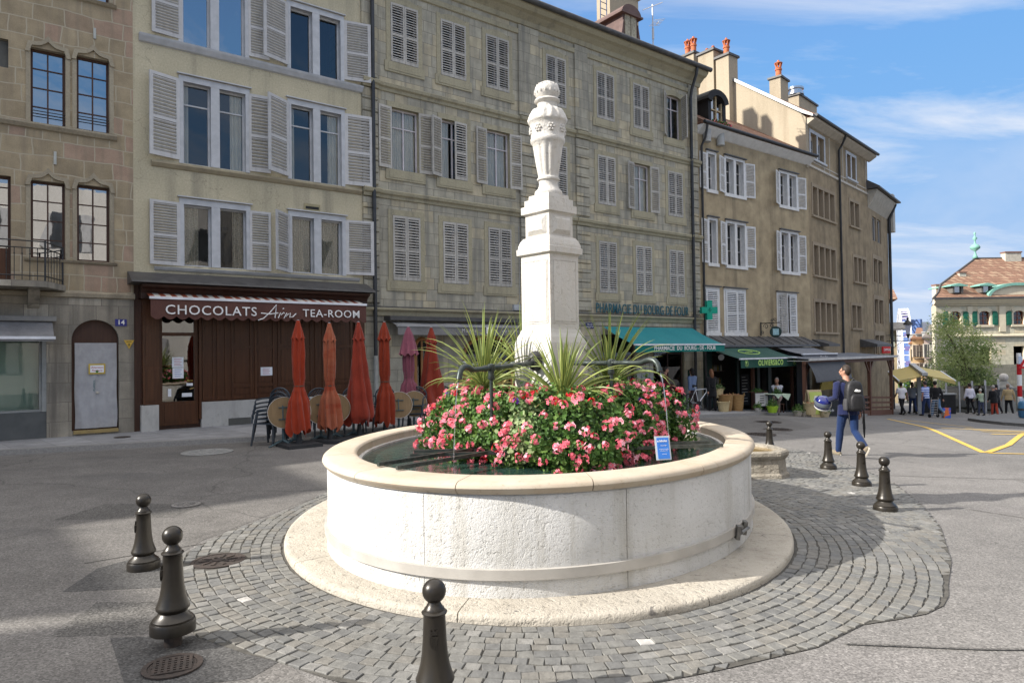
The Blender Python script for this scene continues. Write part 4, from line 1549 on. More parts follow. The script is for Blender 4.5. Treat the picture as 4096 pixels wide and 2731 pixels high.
# balcony
bal = MB().box(LB.x(-8.0), LB.x(-4.40), -.85, 0, 3.235, 3.36)
bal.prism_z([(LB.x(-4.40), -.85), (LB.x(-4.02), 0), (LB.x(-4.40), 0)], 3.236, 3.359)
bo = bal.build('balcony', A_GREY, LB.t)
m = MB()
rail = [(LB.x(-8.0), -.80), (LB.x(-4.43), -.80), (LB.x(-4.08), -.02)]
for (p, q) in zip(rail[:-1], rail[1:]):
    for z in (3.46, 4.02, 4.16):
        m.tube([(*p, z), (*q, z)], .013, 6)
    L_ = math.dist(p, q)
    n_ = max(2, int(L_ / .125))
    for i in range(1, n_):
        x_, y_ = p[0] + (q[0] - p[0]) * i / n_, p[1] + (q[1] - p[1]) * i / n_
        m.tube([(x_, y_, 3.37), (x_, y_, 4.02)], .008, 5)
        m.ball((x_, y_, 3.9), .016, 6)
for p in rail[1:]:
    m.tube([(*p, 3.36), (*p, 4.18)], .02, 6)
m.build('railing', BLACKIRON, bo)
for sx_ in (-4.6, -6.2):
    MB().prism_x([(0, 2.85), (-.1, 2.9), (-.5, 3.2), (-.6, 3.234), (0, 3.234)], LB.x(sx_) - .1, LB.x(sx_) + .1).build('bracket', A_GREY, bo)
# arched door covered with a grey sheet
dm = MB()
cx = LB.x(-3.47)
N = 20
arc = [(cx + .45 * math.cos(math.pi * i / N), 2.18 + .45 * math.sin(math.pi * i / N)) for i in range(N + 1)]
dm.prism_y([(cx - .45, .2), (cx + .45, .2)] + arc, .14, .2)
do = dm.build('door', DARKWOOD, LB.t)
shn = MB()
for j in range(17):
    for i in range(12):
        pass
gx_ = [cx - .385 + .80 * i / 24 for i in range(25)]
gz_ = [.24 + 1.88 * j / 20 for j in range(21)]
vs = []
for j, z in enumerate(gz_):
    for i, x_ in enumerate(gx_):
        k = 1 - j / 20
        vs.append((x_ + .012 * k * math.sin(j * .5), .085 + .02 * k ** .5 * math.sin(i * .9 + 2.2 * math.sin(j * .21)) + .015 * k * math.sin(i * .37 + 1), z))
shn.add(vs, [(j * 25 + i, j * 25 + i + 1, (j + 1) * 25 + i + 1, (j + 1) * 25 + i) for j in range(20) for i in range(24)])
shn.build('dust_sheet', cloth('grey dust sheet', (.40, .40, .41), (.34, .34, .35), scale=6), do, smooth=True)
MB().box(cx - .42, cx + .43, -.05, .06, .14, .21).build('threshold_board', surf('ochre board', (.34, .25, .10), (.27, .20, .09), 8), do)
yl = MB().box(cx - .13, cx + .19, .045, .055, 1.43, 1.66).build('taped_notice', surf('yellow tape', (.55, .40, .08), None, 9), do)
MB().box(cx - .10, cx + .16, .040, .0449, 1.465, 1.625).build('paper', PRW, yl)
text('Attention', 'lettering', .06, surf('red ink', (.5, .05, .03), None, 4), yl, (cx + .03, .0375, 1.575), depth=.0005, shear=.2)
text('Peinture', 'lettering', .06, surf('red ink', (.5, .05, .03), None, 4), yl, (cx + .03, .0375, 1.51), depth=.0005, shear=.2)
MB().ball((cx + .03, .039, 1.49), .03, 8, sy=.05).build('hand_mark', surf('green ink', (.03, .22, .08), None, 4), yl)
text('PLAFISOL', 'lettering', .06, surf('teal ink', (.04, .16, .17), None, 4), do, (cx - .02, .06, 1.18), (math.pi / 2, -math.pi / 2, 0), .0005)
MB().ball((cx + .04, .05, 1.02), .03, 10, sy=.6).build('knob', surf('pale knob', (.5, .47, .4), None, 4), do)
# shop window on the far left
so_ = LB.window(-7.4, -4.45, .66, 2.2, .06, 1, (), .05, surf('grey shop frame', (.28, .29, .28), None, 5), GLASS_SHOP, 'shop_window')
MB().box(LB.x(-7.35), LB.x(-4.5), .30, .32, .70, 2.15).build('whitewashed_board', surf('pale green board', (.44, .56, .48), (.38, .50, .43), 2.5, .6), so_)
MB().box(LB.x(-7.4), LB.x(-4.37), .02, .10, -.2, .655).build('stall_riser', surf('dark grey panel', (.10, .105, .105), (.075, .08, .08), 3), LB.t)
MB().box(LB.x(-4.449), LB.x(-4.37), .01, .10, .66, 2.2).build('shop_pier', surf('grey shop frame', (.28, .29, .28), None, 5), LB.t)
# roof
MB().prism_x([(-.5, 12.6), (-.5, 12.75), (4, 16.5), (8.5, 12.6)], LB.x(-14), LB.x(-2.72)).build('roof', TILE, LB.t)

# ---- cream tea room house (s -2.75 .. 2.92)
CB = Bld('cream_house', 'cream rendered house with white louvred shutters above the brown tea room', 'house', 0.1)
holes = []
cw = []
rowsz = ((6.40, 8.36), (3.95, 5.42), (9.30, 10.95))
cols_ = ((-1.66, -.22), (.94, 2.32))
for ri, (z0, z1) in enumerate(rowsz):
    for ci, (a, b) in enumerate(cols_):
        mid = (a + b) / 2
        for (p, q) in ((a, mid - .10), (mid + .10, b)):
            holes.append((p, q, z0, z1))
            cw.append((p, q, z0, z1, ri, ci))
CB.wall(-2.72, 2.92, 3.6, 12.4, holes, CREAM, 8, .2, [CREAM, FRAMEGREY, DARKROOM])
for i, (p, q, z0, z1, ri, ci) in enumerate(cw):
    right = (i % 2 == 1)
    if ri == 2:
        CB.window(p, q, z0, z1, .13, 1, (), .04, FRAMEGREY, GLASS_SKY if ci == 0 else GLASS, bar=.02)
    elif ri == 0:
        CB.window(p, q, z0, z1, .13, 1, (.74,), .04, FRAMEGREY, GLASS, curtain=(CURTAIN, .48 if right else .0, .95 if right else .25))
    else:
        if (ci, right) == (0, True):
            CB.window(p, q, z0, z1, .13, 1, (), .03, FRAMEGREY, glassmat('open casement gap', (.9, .9, .9), .0), curtain=(LACE, .55, 1.0))
        else:
            CB.window(p, q, z0, z1, .13, 1, (), .04, FRAMEGREY, GLASS, curtain=(LACE, .02, .6 if ci == 0 else .98))
m_ = [(.0, 0), (0, 0)]
for ri, (z0, z1) in enumerate(rowsz):
    for (a, b) in cols_:
        X = CB.x
        m = MB()
        mid = (a + b) / 2
        m.box(X(a) - .10, X(a), -.02, .02, z0 - .01, z1 + .14)
        m.box(X(b), X(b) + .10, -.02, .02, z0 - .01, z1 + .14)
        m.box(X(a), X(b), -.02, .02, z1, z1 + .14)
        m.box(X(mid) - .10, X(mid) + .10, -.015, .02, z0, z1)
        m.box(X(a) - .14, X(b) + .14, -.075, .0, z1 + .16, z1 + .185)
        m.build('window_surround', FRAMEGREY, CB.t)
CB.band(-2.35, 2.88, [(0, 6.22), (-.04, 6.24), (-.10, 6.31), (-.10, 6.35), (0, 6.37)], surf('ochre stone sill', (.36, .31, .21), (.28, .24, .17), 5), 'sill')
CB.band(-2.60, 2.94, [(0, 9.08), (-.05, 9.1), (-.12, 9.20), (-.14, 9.25), (0, 9.27)], FRAMEGREY, 'sill')
CB.band(-2.30, 2.80, [(0, 3.80), (-.05, 3.82), (-.10, 3.88), (0, 3.90)], FRAMEGREY, 'sill')
S_ = CB.shutter
S_(-1.74, 6.46, 8.40, .70, 'L', 168, SHUT)
S_(-.14, 6.44, 8.40, .52, 'R', 176, SHUT, -.03)
S_(.86, 6.44, 8.40, .74, 'L', 150, SHUT, -.06)
S_(2.42, 6.46, 8.42, .78, 'R', 168, SHUT)
S_(-1.74, 3.94, 5.44, .66, 'L', 172, SHUT)
S_(-.14, 3.94, 5.44, .52, 'R', 176, SHUT, -.03)
S_(.86, 3.94, 5.44, .70, 'L', 138, SHUT, -.06)
S_(2.42, 3.98, 5.48, .78, 'R', 170, SHUT)
S_(-1.68, 9.36, 11.0, .66, 'L', 176, SHUT)
S_(-.14, 9.36, 11.0, .52, 'R', 176, SHUT, -.03)
S_(.86, 9.36, 11.0, .74, 'L', 158, SHUT, -.06)
S_(2.42, 9.36, 11.0, .74, 'R', 170, SHUT)
m = MB().box(CB.x(1.26), CB.x(1.70), -.02, .01, 5.61, 5.80)
vo = m.build('wall_vent', surf('stained frame', (.34, .30, .18), None, 8), CB.t)
MB().box(CB.x(1.30), CB.x(1.66), -.026, -.0, 5.66, 5.73).build('slot', BLACK, vo)
MB().prism_x([(-.5, 12.4), (-.5, 12.55), (4, 16.4), (8.5, 12.4)], CB.x(-2.72), CB.x(2.92)).build('roof', TILE, CB.t)
# shop front
X = CB.x
CB.wall(-2.72, 2.92, -.5, 3.59, [(-2.22, -1.37, .19, 3.0)], DARKWOOD, 8, .2, [DARKWOOD, DARKWOOD, DARKROOM], None, 'ground_floor_wall', True, .04)
LEADROOF = LEAD
m = MB().prism_x([(.02, 3.72), (-.06, 3.74), (-.62, 3.50), (-.64, 3.46), (.02, 3.44)], X(-2.85), X(3.0))
m.build('canopy_roof', LEADROOF, CB.t)
m = MB()
m.prism_x([(0, 3.435), (-.50, 3.435), (-.48, 3.38), (-.36, 3.33), (-.30, 3.24), (-.30, 3.12), (0, 3.12)], X(-2.62), X(2.90))
m.build('fascia', wood('brown fascia wood', (.055, .024, .016), (.035, .016, .011), .5, False), CB.t)
m = MB()
m.box(X(-2.56), X(-2.22), -.12, .05, .70, 3.12)
for z0, z1 in ((.78, 1.5), (1.6, 2.5)):
    m.box(X(-2.50), X(-2.28), -.135, -.12, z0, z1)
m.build('pilaster', BROWNWOOD, CB.t)
MB().box(X(2.62), X(2.90), -.12, .05, .70, 3.12).build('pilaster', BROWNWOOD, CB.t)
MB().box(X(-1.36), X(-1.305), -.10, .05, .3, 3.12).build('pilaster', BROWNWOOD, CB.t)
m = MB()
m.box(X(-1.30), X(2.62), -.05, .03, .70, 3.12)
bays = [(-1.28, -1.0, 0), (-.95, -.72, 0), (-.62, -.12, 1), (-.06, .44, 1), (.52, 1.02, 1), (1.08, 1.42, 1), (1.5, 1.75, 0), (1.8, 2.55, 1)]
for (a, b, k) in bays:
    m.box(X(a), X(a) + .05, -.075, -.05, .74, 2.9)
    m.box(X(b) - .05, X(b), -.075, -.05, .74, 2.9)
    zz = (.74, 1.02, 1.12, 1.98, 2.08, 2.86) if k else (.74, .9, .95, 2.8, 2.85, 2.9)
    for z in (.74, 1.02, 1.98, 2.84) if k else (.74, 2.84):
        m.box(X(a) + .05, X(b) - .05, -.0755, -.05, z, z + .07)
    if k:
        for (z0, z1) in ((.86, .98), (1.14, 1.93), (2.1, 2.8)):
            m.box(X(a) + .09, X(b) - .09, -.062, -.05, z0, z1)
m.build('shutter_panelling', BROWNWOOD, CB.t)
pl = MB().box(X(-1.31), X(2.95), -.10, .02, -.3, .70)
pl.box(X(-2.60), X(-2.24), -.16, .02, -.3, .69)
pl.build('plinth', MARBLE, CB.t)
gr = MB().box(X(-.70), X(-.17), -.115, -.09, .03, .27).build('grille', surf('grille metal', (.10, .10, .09), None, 4), CB.t)
d_ = MB()
d_.box(X(-2.22), X(-2.14), -.02, .06, .19, 2.95)
d_.box(X(-1.45), X(-1.37), -.02, .06, .19, 2.95)
d_.box(X(-2.14), X(-1.45), -.02, .06, 2.28, 2.36)
d_.box(X(-2.14), X(-1.45), -.02, .06, .19, .74)
for (a, b) in ((-2.10, -1.83), (-1.77, -1.50)):
    d_.box(X(a), X(b), -.032, -.02, .27, .68)
dd = d_.build('door', BROWNWOOD, CB.t)
MB().face_ret(X(-2.14), X(-1.45), .02, .74, 2.95).build('pane', glassmat('door glass', (.3, .33, .32), .12, .02, .006), dd)
MB().box(X(-2.22), X(-1.37), 1.4, 1.5, .2, 3.0).build('dark_backing', BLACK, dd)
MB().bar((X(-1.56), -.05, 1.02), (X(-1.47), -.05, 1.05), .02, .02).build('handle', surf('brass', (.55, .42, .18), None, 4, .3, metal=.9), dd)
INK = surf('pale red ink', (.55, .25, .28), None, 4)
INKB = surf('blue ink', (.25, .30, .55), None, 4)


def paper(parent, x0, x1, y, z0, z1, lines):
    p = MB().box(x0, x1, y - .003, y, z0, z1).build('paper_notice', PRW, parent)
    m = MB()
    w = x1 - x0
    h = z1 - z0
    for i in range(lines):
        zz = z1 - h * (.18 + .62 * i / max(1, lines - 1))
        m.box(x0 + w * .18, x1 - w * .18 - w * .1 * (i % 2), y - .0045, y - .003, zz - h * .025, zz + h * .025, 0)
    m.build('print', INK if lines % 2 else INKB, p)


paper(dd, X(-1.93), X(-1.68), .01, 1.54, 1.78, 5)
paper(dd, X(-1.92), X(-1.68), .01, 1.28, 1.53, 4)
paper(CB.t, X(.09), X(.38), -.064, 1.29, 1.50, 5)
m = MB()
m.box(X(-1.62), X(-1.48), .005, .012, 1.10, 1.16)
m.box(X(-1.72), X(-1.50), .005, .012, .84, .93)
m.box(X(-2.02), X(-1.95), .005, .012, .86, 1.04)
m.build('sticker', PRW, dd)
text('Arn', 'lettering', .09, surf('gold ink', (.5, .38, .1), None, 4), dd, (X(-1.56), .006, 1.22), depth=.0005, shear=.3)

# ---- grey ashlar house with the pharmacy (s 2.92 .. 17.8)
BB = Bld('ashlar_house', 'long grey green ashlar house with closed shutters above the pharmacy', 'house', 10.4)
holes = []
bw_ = []
CC = [(3.85, 4.75), (5.53, 6.44), (7.20, 8.12), (9.70, 10.60), (12.08, 12.98), (14.0, 14.9), (15.92, 16.82)]
RR = [(10.22, 11.95), (7.10, 8.90), (3.90, 5.78)]
for r, (z0, z1) in enumerate(RR):
    for c, (a, b) in enumerate(CC):
        holes.append((a, b, z0, z1))
        bw_.append((a, b, z0, z1, r, c))
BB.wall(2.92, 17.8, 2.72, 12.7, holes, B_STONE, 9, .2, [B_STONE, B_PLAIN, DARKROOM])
X = BB.x
for (a, b, z0, z1, r, c) in bw_:
    m = MB()
    m.box(X(a) - .14, X(a) - .002, -.022, .02, z0, z1 + .16)
    m.box(X(b) + .002, X(b) + .14, -.022, .02, z0, z1 + .16)
    if r == 0:
        N = 10
        for i in range(N):
            u0, u1 = -1 + 2 * i / N, -1 + 2 * (i + 1) / N
            w = (b - a) / 2 + .002
            cx = X((a + b) / 2)
            f = lambda u: z1 + .10 * (1 - u * u) - .09
            m.prism_y([(cx + u0 * w, f(u0)), (cx + u1 * w, f(u1)), (cx + u1 * w, f(u1) + .20), (cx + u0 * w, f(u0) + .20)], -.0225, .02)
    else:
        m.box(X(a) - .002, X(b) + .002, -.0221, .02, z1, z1 + .16)
    m.box(X(a) - .20, X(b) + .20, -.035, .02, z0 - .30, z0)
    m.box(X(a) - .10, X(b) + .10, -.046, -.035, z0 - .24, z0 - .06)
    m.build('window_surround', B_PLAIN, BB.t)
    openl = {(0, 6): (150, 70), (1, 0): (176, 178), (1, 1): (164, 0), (1, 2): (172, 170), (1, 5): (170, 172)}.get((r, c))
    wm_ = surf('pale window paint', (.55, .52, .54), None, 5)
    if openl:
        BB.window(a, b, z0, z1, .13, 2, (.70,), .05, wm_, GLASS, curtain=(CURTAIN, .04, .95) if r == 1 and c != 1 else (CURTAIN, .05, .4))
    else:
        BB.window(a, b, z0, z1, .15, 2, (.70,), .05, wm_, GLASS)
    w = (b - a) / 2
    sm = SHUTB
    al, ar = openl or (0, 0)
    BB.shutter(a + .004, z0 + .01, z1 - .01, w - .008, 'L', al, sm, -.028 if al else -.002)
    BB.shutter(b - .004, z0 + .01, z1 - .01, w - .008, 'R', ar, sm, -.028 if ar else -.002)
# pilaster strips: ashlar at the top, channelled below
for (a, b) in ((2.93, 3.40), (8.50, 9.35), (11.0, 11.62), (17.25, 17.79)):
    m = MB()
    m.box(X(a), X(b), -.06, .02, 9.62, 12.6)
    m.build('pilaster_strip', B_STONE, BB.t)
    for (z0, z1) in ((6.56, 9.30), (3.22, 6.22)):
        m = MB()
        n = int(round((z1 - z0) / .335))
        h = (z1 - z0) / n
        for i in range(n):
            q0, q1 = z0 + i * h, z0 + (i + 1) * h
            m.prism_x([(.02, q0), (-.02, q0), (-.065, q0 + .03), (-.065, q1 - .03), (-.02, q1), (.02, q1)], X(a), X(b))
        m.build('pilaster_strip', B_STONE, BB.t)
for z in (9.45, 6.37):
    BB.band(2.92, 17.86, [(0, z - .15), (-.04, z - .14), (-.06, z - .06), (-.12, z - .02), (-.14, z + .06), (-.08, z + .10), (0, z + .12)], B_PLAIN)
    for (a, b) in ((2.93, 3.42), (8.48, 9.37), (10.98, 11.64), (17.23, 17.88)):
        BB.band(a, b, [(0, z - .152), (-.10, z - .142), (-.12, z - .06), (-.18, z - .02), (-.20, z + .062), (-.14, z + .102), (0, z + .125)], B_PLAIN)
BB.band(2.94, 17.84, [(0, 2.86), (-.05, 2.88), (-.08, 2.98), (-.16, 3.05), (-.16, 3.10), (0, 3.14)], B_PLAIN)
BB.band(2.94, 17.84, [(0, 3.141), (-.15, 3.105), (-.15, 3.115), (0, 3.155)], LEAD, 'flashing')
cor = [(0, 12.28), (-.05, 12.30), (-.06, 12.45), (0, 12.46)]
BB.band(2.92, 17.85, cor, B_PLAIN)
BB.band(2.70, 18.0, [(0, 12.62), (-.06, 12.64), (-.10, 12.78), (-.28, 12.92), (-.40, 12.97), (-.50, 13.08), (-.50, 13.15), (0, 13.16)], B_PLAIN, 'cornice')
gm = MB().tube([(X(2.7), -.58, 13.20), (X(18.05), -.58, 13.20)], .095, 10)
gm.box(X(2.7), X(18.05), -.62, 0, 13.165, 13.20)
gut = gm.build('gutter', LEAD, BB.t, smooth=True, auto=40)
rf_ = MB().prism_x([(-.62, 13.21), (-.62, 13.28), (3.2, 15.2), (5.5, 16.2), (9, 13.21)], X(2.72), X(17.95))
roof = rf_.build('roof', TILE, BB.t)
# dormer with curved pediment
dm_ = MB()
dx = X(14.85)
dm_.box(dx - .42, dx + .42, .85, 2.6, 14.0, 15.1)
arc = [(dx + .55 * math.cos(math.pi * i / 10), 15.1 + .38 * math.sin(math.pi * i / 10)) for i in range(11)]
dm_.prism_y(arc, .74, 2.7)
dm_.prism_x([(.70, 15.05), (.70, 15.12), (2.7, 15.12), (2.7, 15.05)], dx - .62, dx + .62)
for sgn in (-1, 1):
    dm_.prism_y([(dx + sgn * .42, 14.0), (dx + sgn * .60, 14.0), (dx + sgn * .52, 14.3), (dx + sgn * .42, 14.8)][::(1 if sgn > 0 else -1)], .80, 1.0)
do_ = dm_.build('dormer', surf('brown paint', (.13, .085, .075), (.10, .065, .06), 6), BB.t)
m = MB()
for sgn in (-1, 1):
    m.box(dx + sgn * .17 - .15, dx + sgn * .17 + .15, .81, .86, 14.15, 15.05)
m.build('window_leaf', surf('peeling shutter', (.38, .36, .27), (.22, .2, .15), 12), do_)
chm = MB()
chm.box(X(15.95), X(17.75), 3.0, 3.8, 14.5, 17.5)
chm.box(X(15.85), X(17.85), 2.9, 3.9, 17.5, 17.65)
chm.build('chimney', D_SIDE, BB.t)
# antenna and roof ladder
at_ = MB().tube([(X(18.70), 3, 14.4), (X(18.72), 3, 17.6)], .03, 6)
at_.tube([(X(18.05), 3, 17.14), (X(19.4), 3, 17.9)], .018, 5)
at_.tube([(X(18.72), 2.8, 16.6), (X(19.25), 3.1, 17.0)], .02, 5)
for k in range(5):
    at_.tube([(X(18.8 + .1 * k), 2.7, 16.55 + .1 * k), (X(18.8 + .1 * k), 3.3, 16.75 + .1 * k)], .010, 4)
at_.tube([(X(18.72), 3, 16.0), (X(18.72), 3, 16.5)], .055, 6)
at_.build('antenna', STEEL, BB.t)
ldm = MB()
for dx_ in (0, .38):
    ldm.tube([(X(14.85) + dx_, 2.5, 14.9), (X(15.2) + dx_ * .9, 2.8, 17.6)], .022, 6)
for k in range(9):
    t_ = k / 8
    ldm.tube([(X(14.85) + .35 * t_, 2.5 + .3 * t_, 15 + 2.4 * t_), (X(15.23) + .31 * t_, 2.5 + .3 * t_, 15 + 2.4 * t_)], .016, 5)
ldm.build('roof_ladder', surf('blue steel', (.08, .11, .2), None, 4), BB.t)
# ground floor of the ashlar house: front set on the sloping street
gh = [(4.5, 5.02, -.4, 1.95), (6.2, 8.1, -.4, 1.75), (12.15, 13.9, -.2, 2.4), (14.9, 16.75, -1.2, 2.4)]


def arch2(m, X):
    for (x0, x1, zs) in ((4.5, 5.02, 1.95), (6.2, 8.1, 1.75)):
        c, r = X((x0 + x1) / 2), (x1 - x0) / 2
        k = .6 if r > .5 else 1.3
        top = zs + r * k
        N = 10
        P = [(c + r * math.cos(math.pi * i / N), zs + r * k * math.sin(math.pi * i / N)) for i in range(N + 1)]
        m.m  # opening is cut to the spring line; the arch head is a dark face painted like the shaded opening
        m.face([(p[0], -.004, p[1]) for p in P], 2)


BB.wall(2.92, 17.8, -1.5, 2.70, gh, B_STONE, 9, .25, [B_STONE, B_PLAIN, DARKROOM], arch2, 'ground_floor_wall')
OAK = wood('orange oak', (.34, .17, .06), (.24, .11, .04), .45)
for (x0, x1, zs) in ((4.5, 5.02, 1.95), (6.2, 8.1, 1.75)):
    c, r = X((x0 + x1) / 2), (x1 - x0) / 2
    k = .6 if r > .5 else 1.3
    m = MB()
    N = 14
    pts = [(c - r + .04, -.01, -.3), (c - r + .04, -.01, zs)] + [(c - (r - .04) * math.cos(math.pi * i / N), -.01, zs + (r - .04) * k * math.sin(math.pi * i / N)) for i in range(1, N)] + [(c + r - .04, -.01, zs), (c + r - .04, -.01, -.3)]
    m.tube(pts, .055, 6)
    m.box(c - .03, c + .03, -.02, .03, -.3, zs + r * k - .06)
    do3 = m.build('arched_door', OAK, BB.t)
    MB().face_ret(c - r + .05, c + r - .05, .06, -.3, zs).build('pane', GLASS_SHOP, do3)
# pharmacy front
DKB = surf('dark brown shop frame', (.06, .035, .025), None, 4, .5)
o = BB.window(14.95, 16.7, -.75, 2.35, .06, 2, (.78,), .07, DKB, GLASS_SHOP, 'shop_door')
o = BB.window(12.2, 13.85, -.1, 2.35, .06, 1, (), .06, DKB, GLASS_SHOP, 'shop_window')
m = MB()
for k in range(4):
    m.box(X(13.92 + .23 * k), X(13.92 + .23 * k + .2), -.07, -.03, -.6, 1.5)
m.build('folded_shutter', surf('pale folded shutter', (.50, .50, .47), None, 6), BB.t)
MB().box(X(16.85), X(17.75), -.06, -.005, -1.3, .25).build('plinth', MARBLE, BB.t)
cs = MB().box(X(16.95), X(17.3), -.08, -.005, .28, 1.0).build('notice_case', surf('dark green case', (.03, .07, .05), None, 4), BB.t)
MB().box(X(16.99), X(17.26), -.09, -.08, .5, .95).build('paper', PRW, cs)
MB().box(X(17.0), X(17.25), -.094, -.09, .58, .68).build('print', surf('lime print', (.35, .5, .08), None, 4), cs)
MB().box(X(8.14), X(8.40), -.10, 0, 3.16, 3.34).build('junction_box', surf('grey plastic', (.4, .42, .43), None, 4), BB.t)
pipe([(X(8.3), -.03, 3.3), (X(8.42), -.03, 3.5), (X(8.42), -.03, 5.9)], .012, 'cable', surf('grey cable', (.3, .31, .3), None, 4), BB.t, 5)
# downpipes
pp = MB().tube([(X(3.22), -.14, 13.0), (X(3.22), -.14, 1.72)], .055, 10).build('downpipe', PIPE, BB.t, smooth=True, auto=60)
MB().tube([(X(3.22), -.14, 1.75), (X(3.22), -.14, -.1)], .065, 10).build('pipe_shoe', surf('pale cast pipe', (.36, .36, .33), None, 6), pp, smooth=True, auto=60)
pp = MB().tube([(X(17.2), -.55, 13.1), (X(17.2), -.5, 12.85), (X(17.28), -.2, 12.35), (X(17.28), -.14, 12.0), (X(17.28), -.14, -.1)], .06, 10).build('downpipe', PIPE, BB.t, smooth=True, auto=60)
MB().tube([(X(17.28), -.14, -.08), (X(17.28), -.14, -1.0)], .07, 10).build('pipe_shoe', surf('pale cast pipe', (.36, .36, .33), None, 6), pp, smooth=True, auto=60)

# ---- brown grey rendered house with white shutters (s 17.8 .. 26.35)
HC = Bld('rendered_house', 'brown grey rendered house with white shutters above the olive shop', 'house', 22.0)
X = HC.x
S0 = 17.8
dbl = lambda a, b: [(a, (a + b) / 2 - .09), ((a + b) / 2 + .09, b)]
holes, cwin = [], []
for (z0, z1) in ((8.50, 10.0), (5.42, 7.22)):
    for g in ([(.72, 1.18)], dbl(1.95, 3.22), dbl(6.12, 7.48)):
        gl = [(S0 + a, S0 + b, z0, z1) for a, b in g]
        holes += gl
        cwin.append(gl)
for g in ([(.38, 1.22)], [(1.72, 3.10)], dbl(5.72, 7.22)):
    gl = [(S0 + a, S0 + b, 2.52, 4.30) for a, b in g]
    holes += gl
    cwin.append(gl)
HC.wall(17.8, 26.35, 2.1, 11.0, holes, C_REND, 7.5, .24, [C_REND, SHUTW, DARKROOM])
WFR = surf('white window stone', (.66, .65, .63), (.58, .57, .55), 5, .7)
for gl in cwin:
    a, b, z0, z1 = gl[0][0], gl[-1][1], gl[0][2], gl[0][3]
    m = MB()
    m.box(X(a) - .10, X(a) - .002, -.02, .02, z0, z1 + .12)
    m.box(X(b) + .002, X(b) + .10, -.02, .02, z0, z1 + .12)
    m.box(X(a) - .002, X(b) + .002, -.021, .02, z1, z1 + .12)
    m.box(X(a) - .14, X(b) + .14, -.06, .02, z0 - .14, z0)
    if len(gl) == 2:
        m.box(X(gl[0][1]) + .002, X(gl[1][0]) - .002, -.015, .02, z0, z1)
    m.build('window_surround', WFR, HC.t)
    MB().box(X(a) - .16, X(b) + .16, -.11, .02, z1 + .125, z1 + .17).build('drip_mould', LEAD, HC.t)
    for (p, q, _, _) in gl:
        HC.window(p, q, z0, z1, .18, 1, (.36, .68), .04, SHUTW, GLASS, bar=.014)
S_ = HC.shutter
for (z0, z1) in ((8.48, 10.0), (5.40, 7.22)):
    S_(S0 + .62, z0, z1, .52, 'L', 172, SHUTW)
    S_(S0 + 1.86, z0, z1, .58, 'L', 168, SHUTW)
    S_(S0 + 3.32, z0, z1, .58, 'R', 170, SHUTW)
    S_(S0 + 6.02, z0, z1, .62, 'L', 160, SHUTW)
    S_(S0 + 7.56, z0, z1, .60, 'R', 172, SHUTW)
S_(S0 + .39, 2.52, 4.3, .82, 'L', 1, SHUTW, -.005)
S_(S0 + 1.73, 2.52, 4.3, .80, 'L', 1, SHUTW, -.012)
S_(S0 + 3.09, 2.52, 4.3, .56, 'R', 1, SHUTW, -.005)
S_(S0 + 5.74, 2.52, 4.3, .55, 'L', 105, SHUTW)
S_(S0 + 7.20, 2.52, 4.3, .60, 'R', 3, SHUTW, -.01)
HC.band(17.8, 26.45, [(0, 10.72), (-.05, 10.74), (-.34, 10.98), (-.36, 11.04), (0, 11.05)], WFR, 'cornice')
g_ = MB().tube([(X(17.75), -.44, 11.1), (X(26.5), -.44, 11.1)], .07, 8)
g_.build('gutter', PIPE, HC.t, smooth=True, auto=60)
MB().prism_x([(-.42, 11.06), (-.42, 11.13), (3.6, 13.75), (7.5, 11.1)], X(17.8), X(26.34)).build('roof', TILE, HC.t)
pipe([(X(17.95), -.44, 11.0), (X(17.98), -.3, 10.5), (X(17.98), -.10, 10.2), (X(17.98), -.10, -.9)], .05, 'downpipe', PIPE, HC.t)
for sx_ in (.52, 1.44):
    MB().tube([(X(S0 + sx_), -.12, 10.42), (X(S0 + sx_), -.12, 10.92)], .17, 12).build('extract_box', surf('pale metal box', (.42, .42, .4), None, 4), HC.t, smooth=True, auto=50)
m = MB()
dx = X(19.85)
m.box(dx - .62, dx - .42, .45, 2.4, 11.5, 12.65)
m.box(dx + .42, dx + .62, .45, 2.4, 11.5, 12.65)
arc = [(dx + .74 * math.cos(math.pi * i / 12), 12.6 + .50 * math.sin(math.pi * i / 12)) for i in range(13)]
arci = [(dx + .44 * math.cos(math.pi * i / 12), 12.5 + .34 * math.sin(math.pi * i / 12)) for i in range(13)]
for i in range(12):
    m.prism_y([arci[i], arc[i], arc[i + 1], arci[i + 1]], .36, 2.6)
do_ = m.build('dormer', BLACK, HC.t)
w_ = MB()
w_.box(dx - .03, dx + .03, .50, .56, 11.7, 12.85)
w_.box(dx - .42, dx + .42, .505, .555, 12.2, 12.25)
for sg in (-1, 1):
    w_.box(dx + sg * .41 - .03, dx + sg * .41 + .03, .50, .56, 11.6, 12.6)
wo_ = w_.build('window_frame', surf('ochre window frame', (.45, .36, .22), None, 4), do_)
MB().prism_y([(dx - .43, 11.5), (dx + .43, 11.5)] + arci, .57, .58).build('pane', GLASS_SKY, wo_)
fb = MB()
for i in range(26):
    fb.ball((dx - .5 + .05 * i + .02 * math.sin(i * 7), .30 + .03 * math.sin(i * 3), 11.66 + .04 * math.sin(i * 5)), .05, 5, i % 2)
fb.build('window_box', [LEAF[0], PETAL[0]], HC.t)
